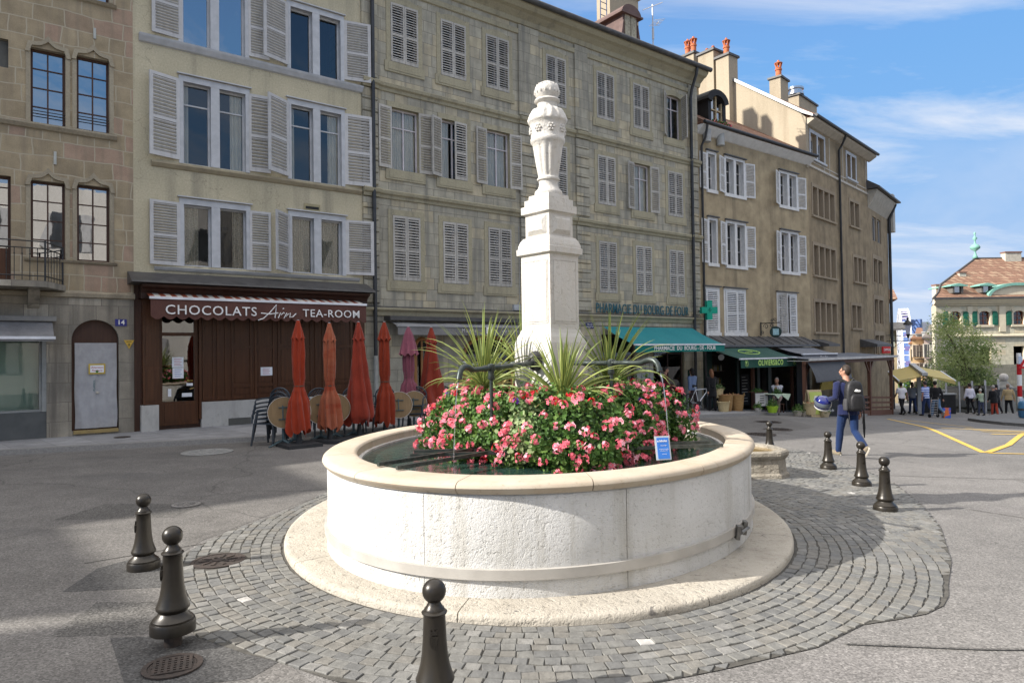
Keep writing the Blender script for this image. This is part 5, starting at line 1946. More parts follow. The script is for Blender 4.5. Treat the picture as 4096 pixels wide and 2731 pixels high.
# shop floor
gh = [(18.1, 22.5, -1.6, 1.75), (22.7, 25.9, -2, 1.75)]
HC.wall(17.8, 26.35, -2.5, 2.08, gh, B_STONE, 7.5, .25, [B_STONE, LEAD, DARKROOM], None, 'ground_floor_wall')
m = MB()
m.prism_x([(.0, 2.36), (-.08, 2.36), (-.85, 1.98), (-.87, 1.90), (0, 1.90)], X(17.95), X(25.6))
for k in range(11):
    sx_ = 18.3 + .7 * k
    m.bar((X(sx_), -.07, 2.375), (X(sx_), -.84, 2.00), .03, .03)
m.build('shop_roof', LEAD, HC.t)
DKG = surf('dark green shop paint', (.012, .035, .030), (.010, .028, .025), 4, .45)
m = MB()
m.box(X(17.95), X(18.45), -.08, .02, -1.0, 1.9)
m.box(X(20.2), X(20.35), -.05, .04, -1.3, 1.9)
m.box(X(21.7), X(21.9), -.05, .04, -1.4, 1.9)
m.box(X(22.5), X(22.75), -.08, .02, -1.5, 1.9)
m.box(X(18.45), X(20.2), -.04, .04, -1.2, -.55)
m.build('shop_front', DKG, HC.t)
mb_ = MB().box(X(20.45), X(21.05), -.06, -.03, -.62, .72).build('menu_board', BLACK, HC.t)
cm_ = MB()
for k in range(9):
    cm_.box(X(20.52), X(20.52) + .25 + .2 * math.sin(k * 2.1) ** 2, -.064, -.06, .58 - .13 * k, .61 - .13 * k)
cm_.build('chalk_writing', surf('chalk', (.4, .4, .38), None, 4), mb_)
sh_ = MB()
for r_ in range(4):
    sh_.box(X(18.6), X(20.1), .5, .75, -.8 + .55 * r_, -.77 + .55 * r_)
so2 = sh_.build('shelf', DARKWOOD, HC.t)
bt = MB()
rb = random.Random(4)
for r_ in range(4):
    for k in range(12):
        bt.lathe([(.035, 0), (.035, .16), (.012, .2), (.012, .26)], 6, (X(18.66) + .12 * k, .6, -.77 + .55 * r_), rb.randrange(3))
bt.build('bottle_row', [surf('olive oil', (.20, .16, .03), None, 4, .2), surf('pale tin', (.4, .38, .33), None, 4), surf('dark bottle', (.03, .05, .03), None, 4, .2)], so2)

# ---- dark brown rendered house with stone mullions (own line of front)
A3 = rad(46)
O3 = row_pt(26.35, 0)
HD = Bld('mullioned_house', 'tall dark brown rendered house with stone mullioned windows and a pale gable', 'house', 0.0, O3, A3)
HD.skew = math.tan(A3 - ROW_A)
MULL = stucco('brown mullion stone', (.32, .26, .185), (.27, .215, .155), (.2, .16, .12), bstr=.1)
DGL = glassmat('dark leaded glass', (.2, .2, .2), .07)
groups = []
for (z0, z1) in ((8.38, 9.80), (5.42, 6.90), (2.62, 4.10)):
    groups.append((.55, 3.55, 4, z0, z1))
groups += [(6.0, 7.5, 2, 8.55, 9.9), (6.45, 8.5, 3, 5.5, 6.85), (5.95, 7.5, 2, 2.9, 4.15), (.42, 2.25, 2, 11.2, 12.45), (5.65, 7.1, 2, 11.15, 12.45)]
holes, lights = [], []
for (a, b, n, z0, z1) in groups:
    st = .17
    w = ((b - a) - st * (n - 1)) / n
    L_ = []
    for i in range(n):
        p = a + i * (w + st)
        L_.append((p, p + w, z0, z1))
    holes += L_
    lights.append((a, b, z0, z1, L_))
HD.wall(0, 9.2, -3.2, 13.0, holes, D_REND, 7.5, .25, [D_REND, MULL, DARKROOM])
for gi, (a, b, z0, z1, L_) in enumerate(lights):
    top = z0 > 11
    m = MB()
    m.box(a - .14, a - .002, -.03, .02, z0, z1 + .16)
    m.box(b + .002, b + .14, -.03, .02, z0, z1 + .16)
    m.box(a - .002, b + .002, -.031, .02, z1, z1 + .16)
    for i in range(len(L_) - 1):
        m.box(L_[i][1] + .002, L_[i + 1][0] - .002, -.02, .02, z0, z1)
    m.box(a - .18, b + .18, -.10, .02, z0 - .10, z0)
    m.build('window_surround', FRAMEGREY if top else MULL, HD.t)
    for (p, q, _, _) in L_:
        o = HD.window(p, q, z0, z1, .2, 1, (.45,) if top else (), .03, FRAMEGREY if top else MULL, GLASS if top else DGL, bar=.02)
        MB().box(p + .03, q - .03, .19, .22, z1 - .26, z1 - .03).build('blind', surf('pale blind', (.46, .38, .30), None, 4), o)
HD.band(-.05, 9.25, [(0, 10.70), (-.06, 10.72), (-.06, 10.82), (0, 10.84)], surf('pale string stone', (.50, .46, .40), None, 4))
m = MB()
for a in (.1, .42, 2.25, 3.0, 5.0, 5.6, 7.2, 8.9):
    m.box(a - .04, a + .04, -.02, .02, 10.85, 11.4 if a not in (.1, 3.0, 5.0, 8.9) else 12.7)
m.box(-.02, 9.2, -.021, .02, 11.0, 11.06)
m.build('timber_strip', surf('pale strip', (.46, .41, .34), None, 4), HD.t)
HD.band(-.1, 9.5, [(0, 12.70), (-.1, 12.72), (-.42, 12.92), (-.45, 13.0), (0, 13.01)], surf('pale eaves board', (.46, .41, .33), None, 4), 'eaves')
MB().tube([(-.15, -.52, 13.06), (9.55, -.52, 13.06)], .08, 8).build('gutter', PIPE, HD.t, smooth=True, auto=60)
m = MB().prism_x([(-.5, 13.02), (-.5, 13.1), (3.9, 16.25), (7.5, 13.1), (7.5, 13.02)], .06, 9.4)
m.v = [(x_ + (HD.skew * y_ if x_ < 1 else 0), y_, z_) for x_, y_, z_ in m.v]
m.build('roof', TILE, HD.t)
pipe([(4.1, -.52, 13.0), (4.15, -.3, 12.6), (4.2, -.10, 12.3), (4.25, -.10, -2.0)], .06, 'downpipe', PIPE, HD.t)
# pale gable standing on the party wall above the lower roof
ga = ROW_A - A3


def gable(o_s, poly, y0, y1, name, mat, parent):
    """poly in (depth, z) along the row's depth axis, thickness along the row"""
    m = MB().prism_x(poly, y0, y1)
    o = m.build(name, mat, parent)
    o.rotation_euler = (0, 0, ga)
    return o


gable(0, [(-.05, 10.6), (-.05, 13.05), (.2, 13.3), (3.95, 16.1), (5.2, 16.1), (5.2, 10.6)], -.16, .02, 'gable_wall', D_SIDE, HD.t)
gable(0, [(-.45, 12.98), (-.45, 13.10), (.15, 13.50), (3.95, 16.30), (3.95, 16.12), (.15, 13.32)], -.24, .10, 'gable_coping', ZINC, HD.t)
for (y0, y1, z1, nm) in ((3.95, 4.75, 17.45, 0), (4.9, 5.9, 18.05, 1), (6.2, 7.1, 18.35, 0)):
    m = MB().box(-.55, .25, y0, y1, 10.6, z1)
    o = m.build('chimney', D_SIDE, HD.t)
    o.rotation_euler = (0, 0, ga)
    MB().box(-.64, .34, y0 - .08, y1 + .08, z1, z1 + .12).build('cap', LEAD, o)
POT = surf('terracotta pot', (.50, .16, .07), (.40, .12, .055), 6, .8)


def pot(parent, x, y, z, s=1.0, crown=True):
    m = MB()
    m.lathe([(.15 * s, 0), (.15 * s, .45 * s), (.18 * s, .47 * s), (.18 * s, .55 * s), (.12 * s, .57 * s), (.12 * s, .62 * s)], 12, (x, y, z))
    if crown:
        for k in range(6):
            a = k * math.pi / 3
            m.bar((x + .11 * s * math.cos(a), y + .11 * s * math.sin(a), z + .6 * s), (x + .17 * s * math.cos(a), y + .17 * s * math.sin(a), z + .84 * s), .05 * s, .05 * s)
        m.lathe([(.20 * s, .82 * s), (.22 * s, .86 * s), (.06 * s, .95 * s), (.05 * s, 1.02 * s)], 12, (x, y, z))
    return m.build('chimney_pot', POT, parent, smooth=True, auto=40)


for k, (y, z) in enumerate(((4.35, 17.57), (5.2, 18.17), (5.6, 18.17), (6.9, 18.47), (6.5, 18.47))):
    o = pot(HD.t, -.15, y, z, 1.0 if k in (0, 3, 4) else .5, k in (0, 3, 4))
    o.rotation_euler = (0, 0, ga)


def stack(x0, x1, y0, y1, z0, z1, pots):
    o = MB().box(x0, x1, y0, y1, z0, z1).build('chimney', D_SIDE, HD.t)
    MB().box(x0 - .08, x1 + .08, y0 - .08, y1 + .08, z1, z1 + .1).build('cap', LEAD, o)
    for (px_, s, cr) in pots:
        pot(o, px_, (y0 + y1) / 2, z1 + .1, s, cr)


stack(1.9, 2.9, 2.0, 2.6, 13.0, 16.2, [(2.4, 1.0, True)])
stack(4.9, 7.6, 2.2, 2.9, 13.0, 16.1, [(6.9, .6, False)])
stack(8.3, 9.2, 3.0, 3.6, 13.0, 15.9, [(8.3, .7, True), (8.75, .9, True)])
MB().lathe([(.45, 0), (.45, .12), (.36, .14), (.36, .3), (.45, .32), (.45, .42), (1e-3, .5)], 18, (5.2, 2.5, 16.2)).build('roof_vent', CHROME, HD.t, smooth=True, auto=40)

# ---- narrow end house
A4 = rad(50)
O4 = Vector((20.92, 39.76, 0))
HE = Bld('end_house', 'narrow brown house with paired windows ending the row, a lantern on its corner', 'house', 0.0, O4, A4)
holes, L4 = [], []
for (z0, z1) in ((8.2, 9.65), (5.72, 7.12), (3.25, 4.7), (1.4, 2.55)):
    for (a, b) in ((.95, 1.95), (2.2, 3.2)):
        holes.append((a, b, z0, z1))
        L4.append((a, b, z0, z1))
HE.wall(0, 5.1, -4, 10.3, holes, D_REND, 7, .2, [D_REND, MULL, DARKROOM])
for (a, b, z0, z1) in L4:
    HE.window(a, b, z0, z1, .1, 2, (), .05, FRAMEGREY if z0 > 8 else MULL, GLASS if z0 > 8 else DGL)
for z0, z1 in ((5.72, 7.12), (3.25, 4.7), (1.4, 2.55)):
    m = MB()
    m.box(.72, .94, -.03, .02, z0 - .1, z1 + .25)
    m.box(3.21, 3.42, -.03, .02, z0 - .1, z1 + .25)
    m.box(.94, 3.21, -.031, .02, z1, z1 + .25)
    m.box(1.96, 2.19, -.02, .02, z0, z1)
    m.build('window_surround', MULL, HE.t)
HE.band(-.1, 5.3, [(0, 10.0), (-.3, 10.5), (-.5, 10.9), (-.5, 11.0), (0, 11.02)], surf('pale cove', (.45, .41, .34), None, 4), 'eaves')
MB().prism_x([(-.7, 11.03), (-.7, 11.12), (3, 13.6), (7, 11.1)], -.3, 5.6).build('roof', LEAD, HE.t)
pipe([(5.0, -.5, 10.9), (5.0, -.12, 10.0), (5.0, -.12, -3)], .09, 'downpipe', PIPE, HE.t)
MB().box(5.0, 5.6, -.35, .1, 9.2, 11.6).build('end_pier', surf('pale pier', (.45, .43, .38), None, 4), HE.t)

# ---- raised pavements
SLAB = ashlar('granite pavement slabs', (.30, .30, .305), (.24, .24, .245), (.13, .13, .13), .95, 3.0, .006, .0, 1, 2, None, .15, .8)
KERB = surf('granite kerb', (.235, .23, .22), (.18, .175, .17), 30, .8, 50, .3)
lpts = [(-9, 0.75), (-5.18, 1.72), (-2.88, 2.36), (-.93, 2.98), (4, 3.05), (10, 2.95), (16.4, 2.8), (22, 2.4), (27.5, 2.05)]
poly_out = [row_pt(s, -d) for s, d in lpts]
mb = MB()
mk = MB()
for i in range(len(lpts) - 1):
    n = max(1, int((lpts[i + 1][0] - lpts[i][0]) / 1.0))
    for k in range(n):
        s0 = lpts[i][0] + (lpts[i + 1][0] - lpts[i][0]) * k / n
        s1 = lpts[i][0] + (lpts[i + 1][0] - lpts[i][0]) * (k + 1) / n
        d0 = lpts[i][1] + (lpts[i + 1][1] - lpts[i][1]) * k / n
        d1 = lpts[i][1] + (lpts[i + 1][1] - lpts[i][1]) * (k + 1) / n
        q = []
        for (s_, d_) in ((s0, d0), (s1, d1)):
            po, pi_, pk, pw = row_pt(s_, -d_), row_pt(s_, -d_ + .16), row_pt(s_, -d_ - .015), row_pt(s_, .05)
            zo = gz(po.x, po.y)
            q.append(((pk.x, pk.y, zo - .05), (po.x, po.y, zo + .095), (pi_.x, pi_.y, zo + .10), (pw.x, pw.y, max(gz(pw.x, pw.y), -9) + .10)))
        mk.face([q[0][0], q[1][0], q[1][1], q[0][1]])
        mk.face([q[0][1], q[1][1], q[1][2], q[0][2]])
        mb.face([(q[0][2][0], q[0][2][1], q[0][2][2] - .004), (q[1][2][0], q[1][2][1], q[1][2][2] - .004), q[1][3], q[0][3]])
mb.build('pavement', SLAB, kind='structure')
mk.build('kerb', KERB, kind='structure')
p_ = row_pt(-3.1, -1.05)
cover_z = gz(p_.x, p_.y)
t = thing('drain_cover', 'small dark oval cover in the pavement outside the arched door', 'manhole cover', (p_.x, p_.y, cover_z + .104))
MB().lathe([(.16, 0), (.16, .006), (1e-4, .007)], 20).build('lid', RUSTY, t)

# ------------------------------------------------------------------ awnings, letters and signs on the fronts
def row_thing(name, label, cat, s, y=0.0, z=0.0, group=None):
    p = row_pt(s, y, z)
    return thing(name, label, cat, p, ROW_A, group)


def awning(name, label, s0, s1, ytop, ztop, ybar, zbar, val, fab, valmat, barmat, shift=0.0, scallop=0.0, stripes=None, n=36, sag=.04):
    """sloping cloth from (ytop, ztop) on the wall to the front bar; shift moves the bar along the front"""
    t = row_thing(name, label, 'awning', s0)
    W_ = s1 - s0
    m = MB()
    ny = 8
    vs = []
    for j in range(ny + 1):
        v_ = j / ny
        for i in range(n + 1):
            u = i / n
            vs.append((W_ * u + shift * v_, ytop + (ybar - ytop) * v_, ztop + (zbar - ztop) * v_ - sag * math.sin(math.pi * v_) + .008 * math.sin(u * 19) * math.sin(math.pi * v_)))
    W1 = n + 1
    fs = [(j * W1 + i, (j + 1) * W1 + i, (j + 1) * W1 + i + 1, j * W1 + i + 1) for j in range(ny) for i in range(n)]
    for f in fs:
        i = f[0] % W1
        m.f.append(f)
        m.m.append((int(i / n * stripes) % 2) if stripes else 0)
    m.v = vs
    m.build('cloth', fab, t, smooth=True)
    m = MB()
    nv = n * 3
    vs = []
    for j in range(4):
        for i in range(nv + 1):
            u = i / nv
            drop = val * (1 - (scallop * (1 - abs(math.sin(u * math.pi * W_ / .26))) if scallop else 0)) * j / 3
            vs.append((W_ * u + shift, ybar - .012 - .010 * (j / 3) * math.sin(u * 23) - .012 * (j / 3), zbar - .02 - drop))
    W1 = nv + 1
    m.add(vs, [(j * W1 + i, (j + 1) * W1 + i, (j + 1) * W1 + i + 1, j * W1 + i + 1) for j in range(3) for i in range(nv)])
    va = m.build('valance', valmat, t, smooth=True)
    MB().box(shift - .02, W_ + shift + .02, ybar - .035, ybar + .04, zbar - .028, zbar + .028).build('front_bar', barmat, t)
    for u in (.12, .88):
        MB().tube([(W_ * u, ytop + .02, ztop - .18), (W_ * u + .25 * (1 if u < .5 else -1) + shift * .5, (ytop + ybar) / 2, (ztop + zbar) / 2 - .14), (W_ * u + shift, ybar + .03, zbar - .01)], .018, 6).build('folding_arm', STEEL, t)
    return t, va


LETW = surf('white lettering', (.80, .79, .77), None, 4, .6)
BARW = surf('white bar', (.72, .73, .76), None, 4, .4)
BROWNCLOTH = cloth('brown awning cloth', (.115, .054, .043), (.09, .042, .034), scale=1.5)
t, va = awning('tea_room_awning', 'brown scalloped awning lettered CHOCOLATS and TEA-ROOM over the tea room', -2.52, 2.60, -.32, 3.24, -.85, 3.10, .46, [surf('rust stripe', (.26, .06, .025), None, 4, .8), surf('cream stripe', (.60, .56, .48), None, 4, .8)], BROWNCLOTH, BARW, scallop=.16, stripes=44, n=88, sag=0.0)
for (bd, sx_, sz, st) in (('CHOCOLATS', 1.20, .30, 1.04), ('TEA-ROOM', 4.08, .27, 1.04)):
    o = text(bd, 'lettering', sz, LETW, va, (sx_ + .08, -.905, 2.83), depth=.003, bold=.001, sx=1.04, spacing=1.10)
    o.rotation_euler = (math.pi / 2 - .03, 0, 0)


def stroke(paths, w, mat, parent, y, name='lettering', dep=.006):
    m = MB()
    for P in paths:
        m.tube([(x_, y, z_) for x_, z_ in P], [(w * (1 - .5 * abs(2 * i / max(1, len(P) - 1) - 1) ** 3), dep) if False else w for i in range(len(P))], 5)
    o = m.build(name, mat, parent)
    return o


# script word between the two
ax, az = 2.32, 2.80
stroke([[(ax - .02, az - .16), (ax + .10, az - .12), (ax + .25, az + .02), (ax + .42, az + .22), (ax + .40, az + .05), (ax + .38, az - .10)], [(ax + .05, az + .01), (ax + .25, az - .01), (ax + .46, az + .02)],
        [(ax + .46, az - .10), (ax + .52, az + .03), (ax + .53, az - .02), (ax + .60, az + .04), (ax + .62, az + .01)], [(ax + .57, az + .12), (ax + .60, az + .14)],
        [(ax + .60, az - .10), (ax + .67, az + .03), (ax + .66, az - .06), (ax + .70, az + .0), (ax + .76, az + .03), (ax + .74, az - .08), (ax + .82, az - .06), (ax + .90, az + .02)]], .013, LETW, va, -.915)
GREYCLOTH = cloth('grey awning cloth', (.20, .195, .19), (.16, .155, .15))
t, va = awning('grey_boutique_awning', 'grey closed awning lettered Magda over the arched doors behind the parasols', 3.65, 8.2, -.12, 2.72, -.62, 2.58, .24, cloth('grey weathered cloth', (.27, .26, .25), (.2, .195, .185)), GREYCLOTH, surf('grey bar', (.34, .34, .34), None, 4), sag=0)
MB().box(-.1, 4.65, -.40, 0, 2.74, 2.86).build('hood', LEAD, t)
LETG = surf('pale grey lettering', (.55, .54, .53), None, 4, .6)
text('Magda', 'lettering', .16, LETG, va, (2.35, -.665, 2.45), depth=.002, spacing=1.35)
text('uevedos', 'lettering', .16, LETG, va, (3.92, -.665, 2.45), depth=.002, spacing=1.35)
MB().box(2.98, 3.17, -.668, -.655, 2.37, 2.56).build('lettering', LETW, va)
text('Q', 'lettering', .15, LEAD, va, (3.08, -.672, 2.46), depth=.002)
TEAL = cloth('turquoise awning cloth', (.0, .185, .20), (.0, .16, .18), scale=1.2)
TEALD = cloth('teal valance cloth', (.0, .15, .125), (.0, .135, .115))
t, va = awning('pharmacy_awning', 'turquoise sloping awning over the pharmacy entrance', 12.15, 17.15, -.10, 2.68, -1.6, 2.0, .24, TEAL, TEALD, BARW, sag=.05)
text('PHARMACIE  DU  BOURG - DE - FOUR', 'lettering', .205, LETW, va, (2.68, -1.632, 1.865), depth=.002, bold=.002, sx=1.0, spacing=1.0)
GREEN = cloth('dark green awning cloth', (.006, .060, .040), (.005, .05, .034), scale=1.2)
t, va = awning('olive_shop_awning', 'dark green awning with yellow green lettering over the olive shop', 17.40, 21.30, -.75, 1.88, -2.2, 1.43, .33, GREEN, GREEN, BARW, sag=.03, shift=-.1)
LIME = surf('lime lettering', (.50, .75, .20), None, 4, .6)
text('OLIVIERS&CO', 'lettering', .30, LIME, va, (1.88, -2.245, 1.25), depth=.002, bold=.006, sx=.86, spacing=1.12)
for xx in (.25, 3.6):
    m = MB()
    m.tube([(xx + .10 * math.cos(k * .4), -2.238, 1.255 + .12 * math.sin(k * .4)) for k in range(17)], .006, 5)
    m.ball((xx, -2.236, 1.29), .045, 8, sy=.1)
    m.box(xx - .01, xx + .01, -2.24, -2.23, 1.18, 1.27)
    m.build('tree_emblem', LIME, va)
m = MB()
sl_ = (1.43 - 1.88) / (-2.2 + .75)
P = [(1.75 + .62 * math.cos(k * TAU / 28), -1.35 + .28 * math.sin(k * TAU / 28)) for k in range(29)]
m.tube([(x_, y_, 1.88 + (y_ + .75) * sl_ - .025 - .0 + .022) for x_, y_ in P], .018, 5)
m.ball((1.75, -1.35, 1.69), .2, 10, sz=.1, sy=.6)
m.build('oval_emblem', LIME, t)
t, va = awning('grey_wine_awning', 'grey awning between the olive shop and the pergola', 22.2, 25.1, -.72, 1.86, -1.9, 1.56, .26, cloth('slate awning cloth', (.16, .165, .18), (.13, .135, .15)), cloth('slate valance', (.11, .112, .125)), BARW, sag=.03)
text('Mor Bar', 'lettering', .2, LETG, va, (1.7, -1.93, 1.41), depth=.002, shear=.2)
LBA, va = awning('left_grey_awning', 'short dusty grey awning over the shop window at the left edge', -8.0, -4.27, -.06, 2.58, -.72, 2.21, .05, cloth('dusty grey cloth', (.24, .235, .235), (.17, .165, .165)), GREYCLOTH, BARW, sag=.02)
MB().box(-.02, 3.80, -.16, 0, 2.58, 2.68).build('hood', surf('weathered hood', (.26, .25, .23), None, 6), LBA)
# pharmacy letters standing off the wall
t = row_thing('pharmacy_letters', 'blue green raised letters PHARMACIE DU BOURG DE FOUR on the ashlar wall', 'sign', 14.43, 0, 3.33)
PL = surf('blue green letter', (.022, .10, .125), (.018, .085, .11), 4, .5)
text('PHARMACIE DU BOURG DE FOUR', 'lettering', .50, PL, t, (0, -.05, 0), depth=.010, bold=.002, sx=.645, spacing=1.06)
MB().box(-2.5, 2.5, -.04, -.0, -.13, -.11).build('fixing_rail', LEAD, t)
# green cross, at right angles to the wall
t = row_thing('pharmacy_cross', 'green pharmacy cross sticking out from the corner of the ashlar house', 'sign', 17.55, -.62, 3.38)
GC = surf('green cross face', (.0, .30, .20), (.0, .27, .18), 3, .35)
m = MB()
for (a, b, c, d) in ((-.14, .14, -.42, .42), (-.42, -.14, -.14, .14), (.14, .42, -.14, .14)):
    m.box(a, b, -.09, .09, c, d)
co_ = m.build('cross', GC, t)
co_.rotation_euler = (0, 0, rad(-24))
co_.scale = (.82, 1, .9)
m = MB()
m.tube([(0, -.096, -.10), (0, -.096, .12)], .008, 5)
m.tube([(.03 * math.sin(k * .9), -.098, -.06 + .018 * k) for k in range(10)], .006, 5)
m.box(-.10, -.05, -.098, -.09, -.01, .01)
m.box(.05, .10, -.098, -.09, -.01, .01)
m.build('serpent_emblem', surf('dark green mark', (.0, .10, .07), None, 4), co_)
MB().bar((.1, .08, .0), (.1, .62, .0), .06, .06).build('bracket', LEAD, t)
# street plate, number plate, yellow triangle
t = row_thing('street_plate', 'small dark blue street name plate beside the pharmacy awning', 'sign', 11.56, -.01, 2.71)
MB().box(-.19, .19, -.02, 0, -.10, .10).build('plate', surf('dark blue enamel', (.03, .03, .12), None, 4, .3), t)
text('Place du', 'lettering', .07, LETW, t, (0, -.024, .04), depth=.001)
text('Bourg-de-Four', 'lettering', .07, LETW, t, (0, -.024, -.04), depth=.001, sx=.8)
t = row_thing('number_plate', 'blue enamel house number plate 14 beside the arched door', 'sign', -2.98, -.005, 2.575)
MB().box(-.115, .115, -.015, 0, -.078, .078).build('plate', surf('blue enamel', (.03, .035, .22), None, 4, .3), t)
text('14', 'lettering', .15, LETW, t, (0, -.018, 0), depth=.001, bold=.003)
t = row_thing('triangle_sign', 'small yellow triangular plate pointing down, right of the arched door', 'sign', -2.82, -.005, 2.08)
MB().prism_y([(0, -.10), (.105, .10), (-.105, .10)], -.012, 0).build('plate', surf('yellow plate', (.62, .40, .07), None, 4), t)
MB().box(-.05, .05, -.014, -.012, .06, .075).box(-.012, .012, -.014, -.012, -.03, .03).build('print', surf('dark print', (.12, .09, .03), None, 4), t)
# hanging sign on a wrought iron bracket
t = row_thing('hanging_sign', 'round dark green shop sign hanging from a scrolled iron bracket', 'sign', 22.05, -.05, 2.95)
m = MB()
m.tube([(0, 0, .05), (0, 0, -.55)], .03, 6)
m.tube([(0, 0, 0), (0, -.95, 0)], .022, 6)
for (cy, cz, r, t0, t1, sg) in ((-.25, -.15, .13, 0, 9, 1), (-.55, -.12, .10, 2, 9, -1), (-.7, .12, .09, 0, 8, 1), (-.55, .1, .07, 3, 9, -1), (-.08, -.42, .08, 0, 7, 1)):
    m.tube([(0, cy + r * (1 - .07 * k) * math.cos(t0 + sg * .7 * k), cz + r * (1 - .07 * k) * math.sin(t0 + sg * .7 * k)) for k in range(12)], .014, 5)
m.build('bracket', BLACKIRON, t)
dsk = MB().lathe([(1e-4, -.07), (.36, -.07), (.40, -.03), (.40, .03), (.36, .07), (1e-4, .07)], 28)
d_ = dsk.build('disc', DKG, t, smooth=True, auto=40)
d_.scale = (.62, .62, .62)
d_.location = (0, -.72, -.40)
d_.rotation_euler = (math.pi / 2, 0, rad(-50))
MB().box(-.20, .20, -.22, .22, .071, .078).build('pale_panel', surf('pale blue panel', (.35, .52, .56), (.22, .38, .42), 9), d_)
# small round spotlight under the awning
t = row_thing('wall_spotlight', 'small white round lamp under the green awning edge', 'lamp', 18.62, -.35, 1.5)
MB().lathe([(.06, .0), (.12, .06), (.13, .10), (1e-4, .08)], 18).build('shade', WHITE, t, smooth=True, auto=40).rotation_euler = (rad(100), 0, rad(-30))
MB().bar((0, 0, 0), (0, .36, .1), .03, .03).build('arm', LEAD, t)

# ------------------------------------------------------------------ street cafe furniture
PLASTIC = surf('dark blue grey plastic', (.030, .040, .052), (.024, .032, .042), 3, .4, spec=.4)


def make_chair(label):
    t = thing('plastic_chair', label, 'chair', (0, 0, 0), 0, 'stacked plastic chairs outside the tea room')
    MB().prism_z([(-.22, -.21), (.22, -.21), (.20, .20), (-.20, .20)], .42, .445).build('seat', PLASTIC, t)
    m = MB()
    arc = []
    for i in range(13):
        a = math.pi * i / 12
        arc.append((.22 * math.cos(a), .20 + .06, .66 + .20 * math.sin(a)))
    m.tube([(.20, .20, .44), (.22, .25, .60)] + arc + [(-.22, .25, .60), (-.20, .20, .44)], .018, 6)
    for k in range(-6, 7):
        for sg in (-1, 1):
            x0, x1 = k * .055 - .12 * sg, k * .055 + .12 * sg
            P = []
            for q in (0, .33, .66, 1):
                x_ = x0 + (x1 - x0) * q
                z_ = .50 + .33 * q
                if abs(x_) < .20 and z_ < .66 + .2 * math.sqrt(max(0, 1 - (x_ / .22) ** 2)):
                    P.append((x_, .245 + .01 * q, z_))
            if len(P) > 1:
                m.tube(P, .008, 4)
    m.build('backrest', PLASTIC, t)
    for sg in (-1, 1):
        MB().tube([(sg * .22, .24, .66), (sg * .27, .05, .655), (sg * .27, -.16, .64), (sg * .25, -.22, .60), (sg * .24, -.24, .44)], .017, 6).build('armrest', PLASTIC, t)
        MB().tube([(sg * .21, -.20, .44), (sg * .24, -.27, .0)], [.024, .018], 6).build('leg', PLASTIC, t)
        MB().tube([(sg * .19, .19, .44), (sg * .22, .27, .0)], [.024, .018], 6).build('leg', PLASTIC, t)
    return t


chair0 = make_chair('dark plastic chair at the bottom of the leftmost stack beside the parasols')
first = [True]


def put_chair(x, y, rz, k, label):
    o = chair0 if first[0] else copy_tree(chair0)
    first[0] = False
    o.location = (x, y - .0 * k, gz(x, y) + .085 * k + .0)
    o.location.x += -.035 * k * math.sin(rz)
    o.location.y += .035 * k * math.cos(rz)
    o.rotation_euler = (0, 0, rz)
    o['label'] = label


nm_ = ['at the bottom of', 'second from the bottom in', 'second from the top in', 'on top of']
for k in range(4):
    put_chair(-4.88, 13.72, rad(-14), k, 'dark plastic chair %s the leftmost stack beside the parasols' % nm_[k])
for i, (x_, y_, nmx) in enumerate(((-4.15, 14.9, 'behind the leftmost orange parasol'), (-3.55, 15.3, 'behind the faded salmon parasol'), (-3.0, 15.9, 'behind the untied red parasol'), (-2.35, 16.3, 'behind the dark orange parasol'), (-1.9, 17.3, 'left of the mauve parasol'))):
    for k in range(2):
        put_chair(x_, y_, rad(30 - 12 * i), k * 2.2, 'dark plastic chair, %s of the pair %s' % (('lower', 'upper')[k], nmx))
TABLEWOOD = wood('table top wood', (.24, .165, .085), (.18, .12, .06), .45)
TBLUE = surf('grey blue cast legs', (.08, .12, .135), None, 6, .5, metal=.3)


def folded_table(label, x, y, rz, tilt):
    z = gz(x, y)
    t = thing('folded_table', label, 'table', (x, y, z), rz, 'folded round tables outside the tea room')
    M = Matrix.Translation((0, 0, .66)) @ Matrix.Rotation(rad(90 - tilt), 4, 'X')
    m = MB()
    m.lathe([(1e-4, -.014), (.300, -.014), (.300, .014), (1e-4, .014)], 32)
    m.v = [tuple(M @ Vector(v)) for v in m.v]
    top = m.build('table_top', TABLEWOOD, t)
    m = MB()
    m.lathe([(.300, -.018), (.308, -.018), (.308, .018), (.300, .018)], 32, cap=False)
    m.v = [tuple(M @ Vector(v)) for v in m.v]
    m.build('rim', STEEL, top, smooth=True, auto=40)
    m = MB()
    for (a, b) in (((-.10, -.13, .024), (.10, -.13, .024)), ((-.10, .10, .024), (.10, .10, .024)), ((-.02, -.13, .026), (-.02, .14, .026))):
        m.bar(M @ Vector((a[0], a[1], -a[2])), M @ Vector((b[0], b[1], -b[2])), .02, .02)
        m.bar(M @ Vector(a), M @ Vector(b), .02, .02)
    m.build('bracket', TBLUE, top)
    m = MB()
    m.tube([(0, .06, .08), (0, .05, .55)], .028, 8)
    for k in range(4):
        a = k * math.pi / 2 + .5
        m.tube([(0, .06, .12), (.15 * math.cos(a), .06 + .15 * math.sin(a), .07), (.34 * math.cos(a), .06 + .34 * math.sin(a), .012)], [.028, .022, .014], 6)
    m.build('pedestal', TBLUE, t)


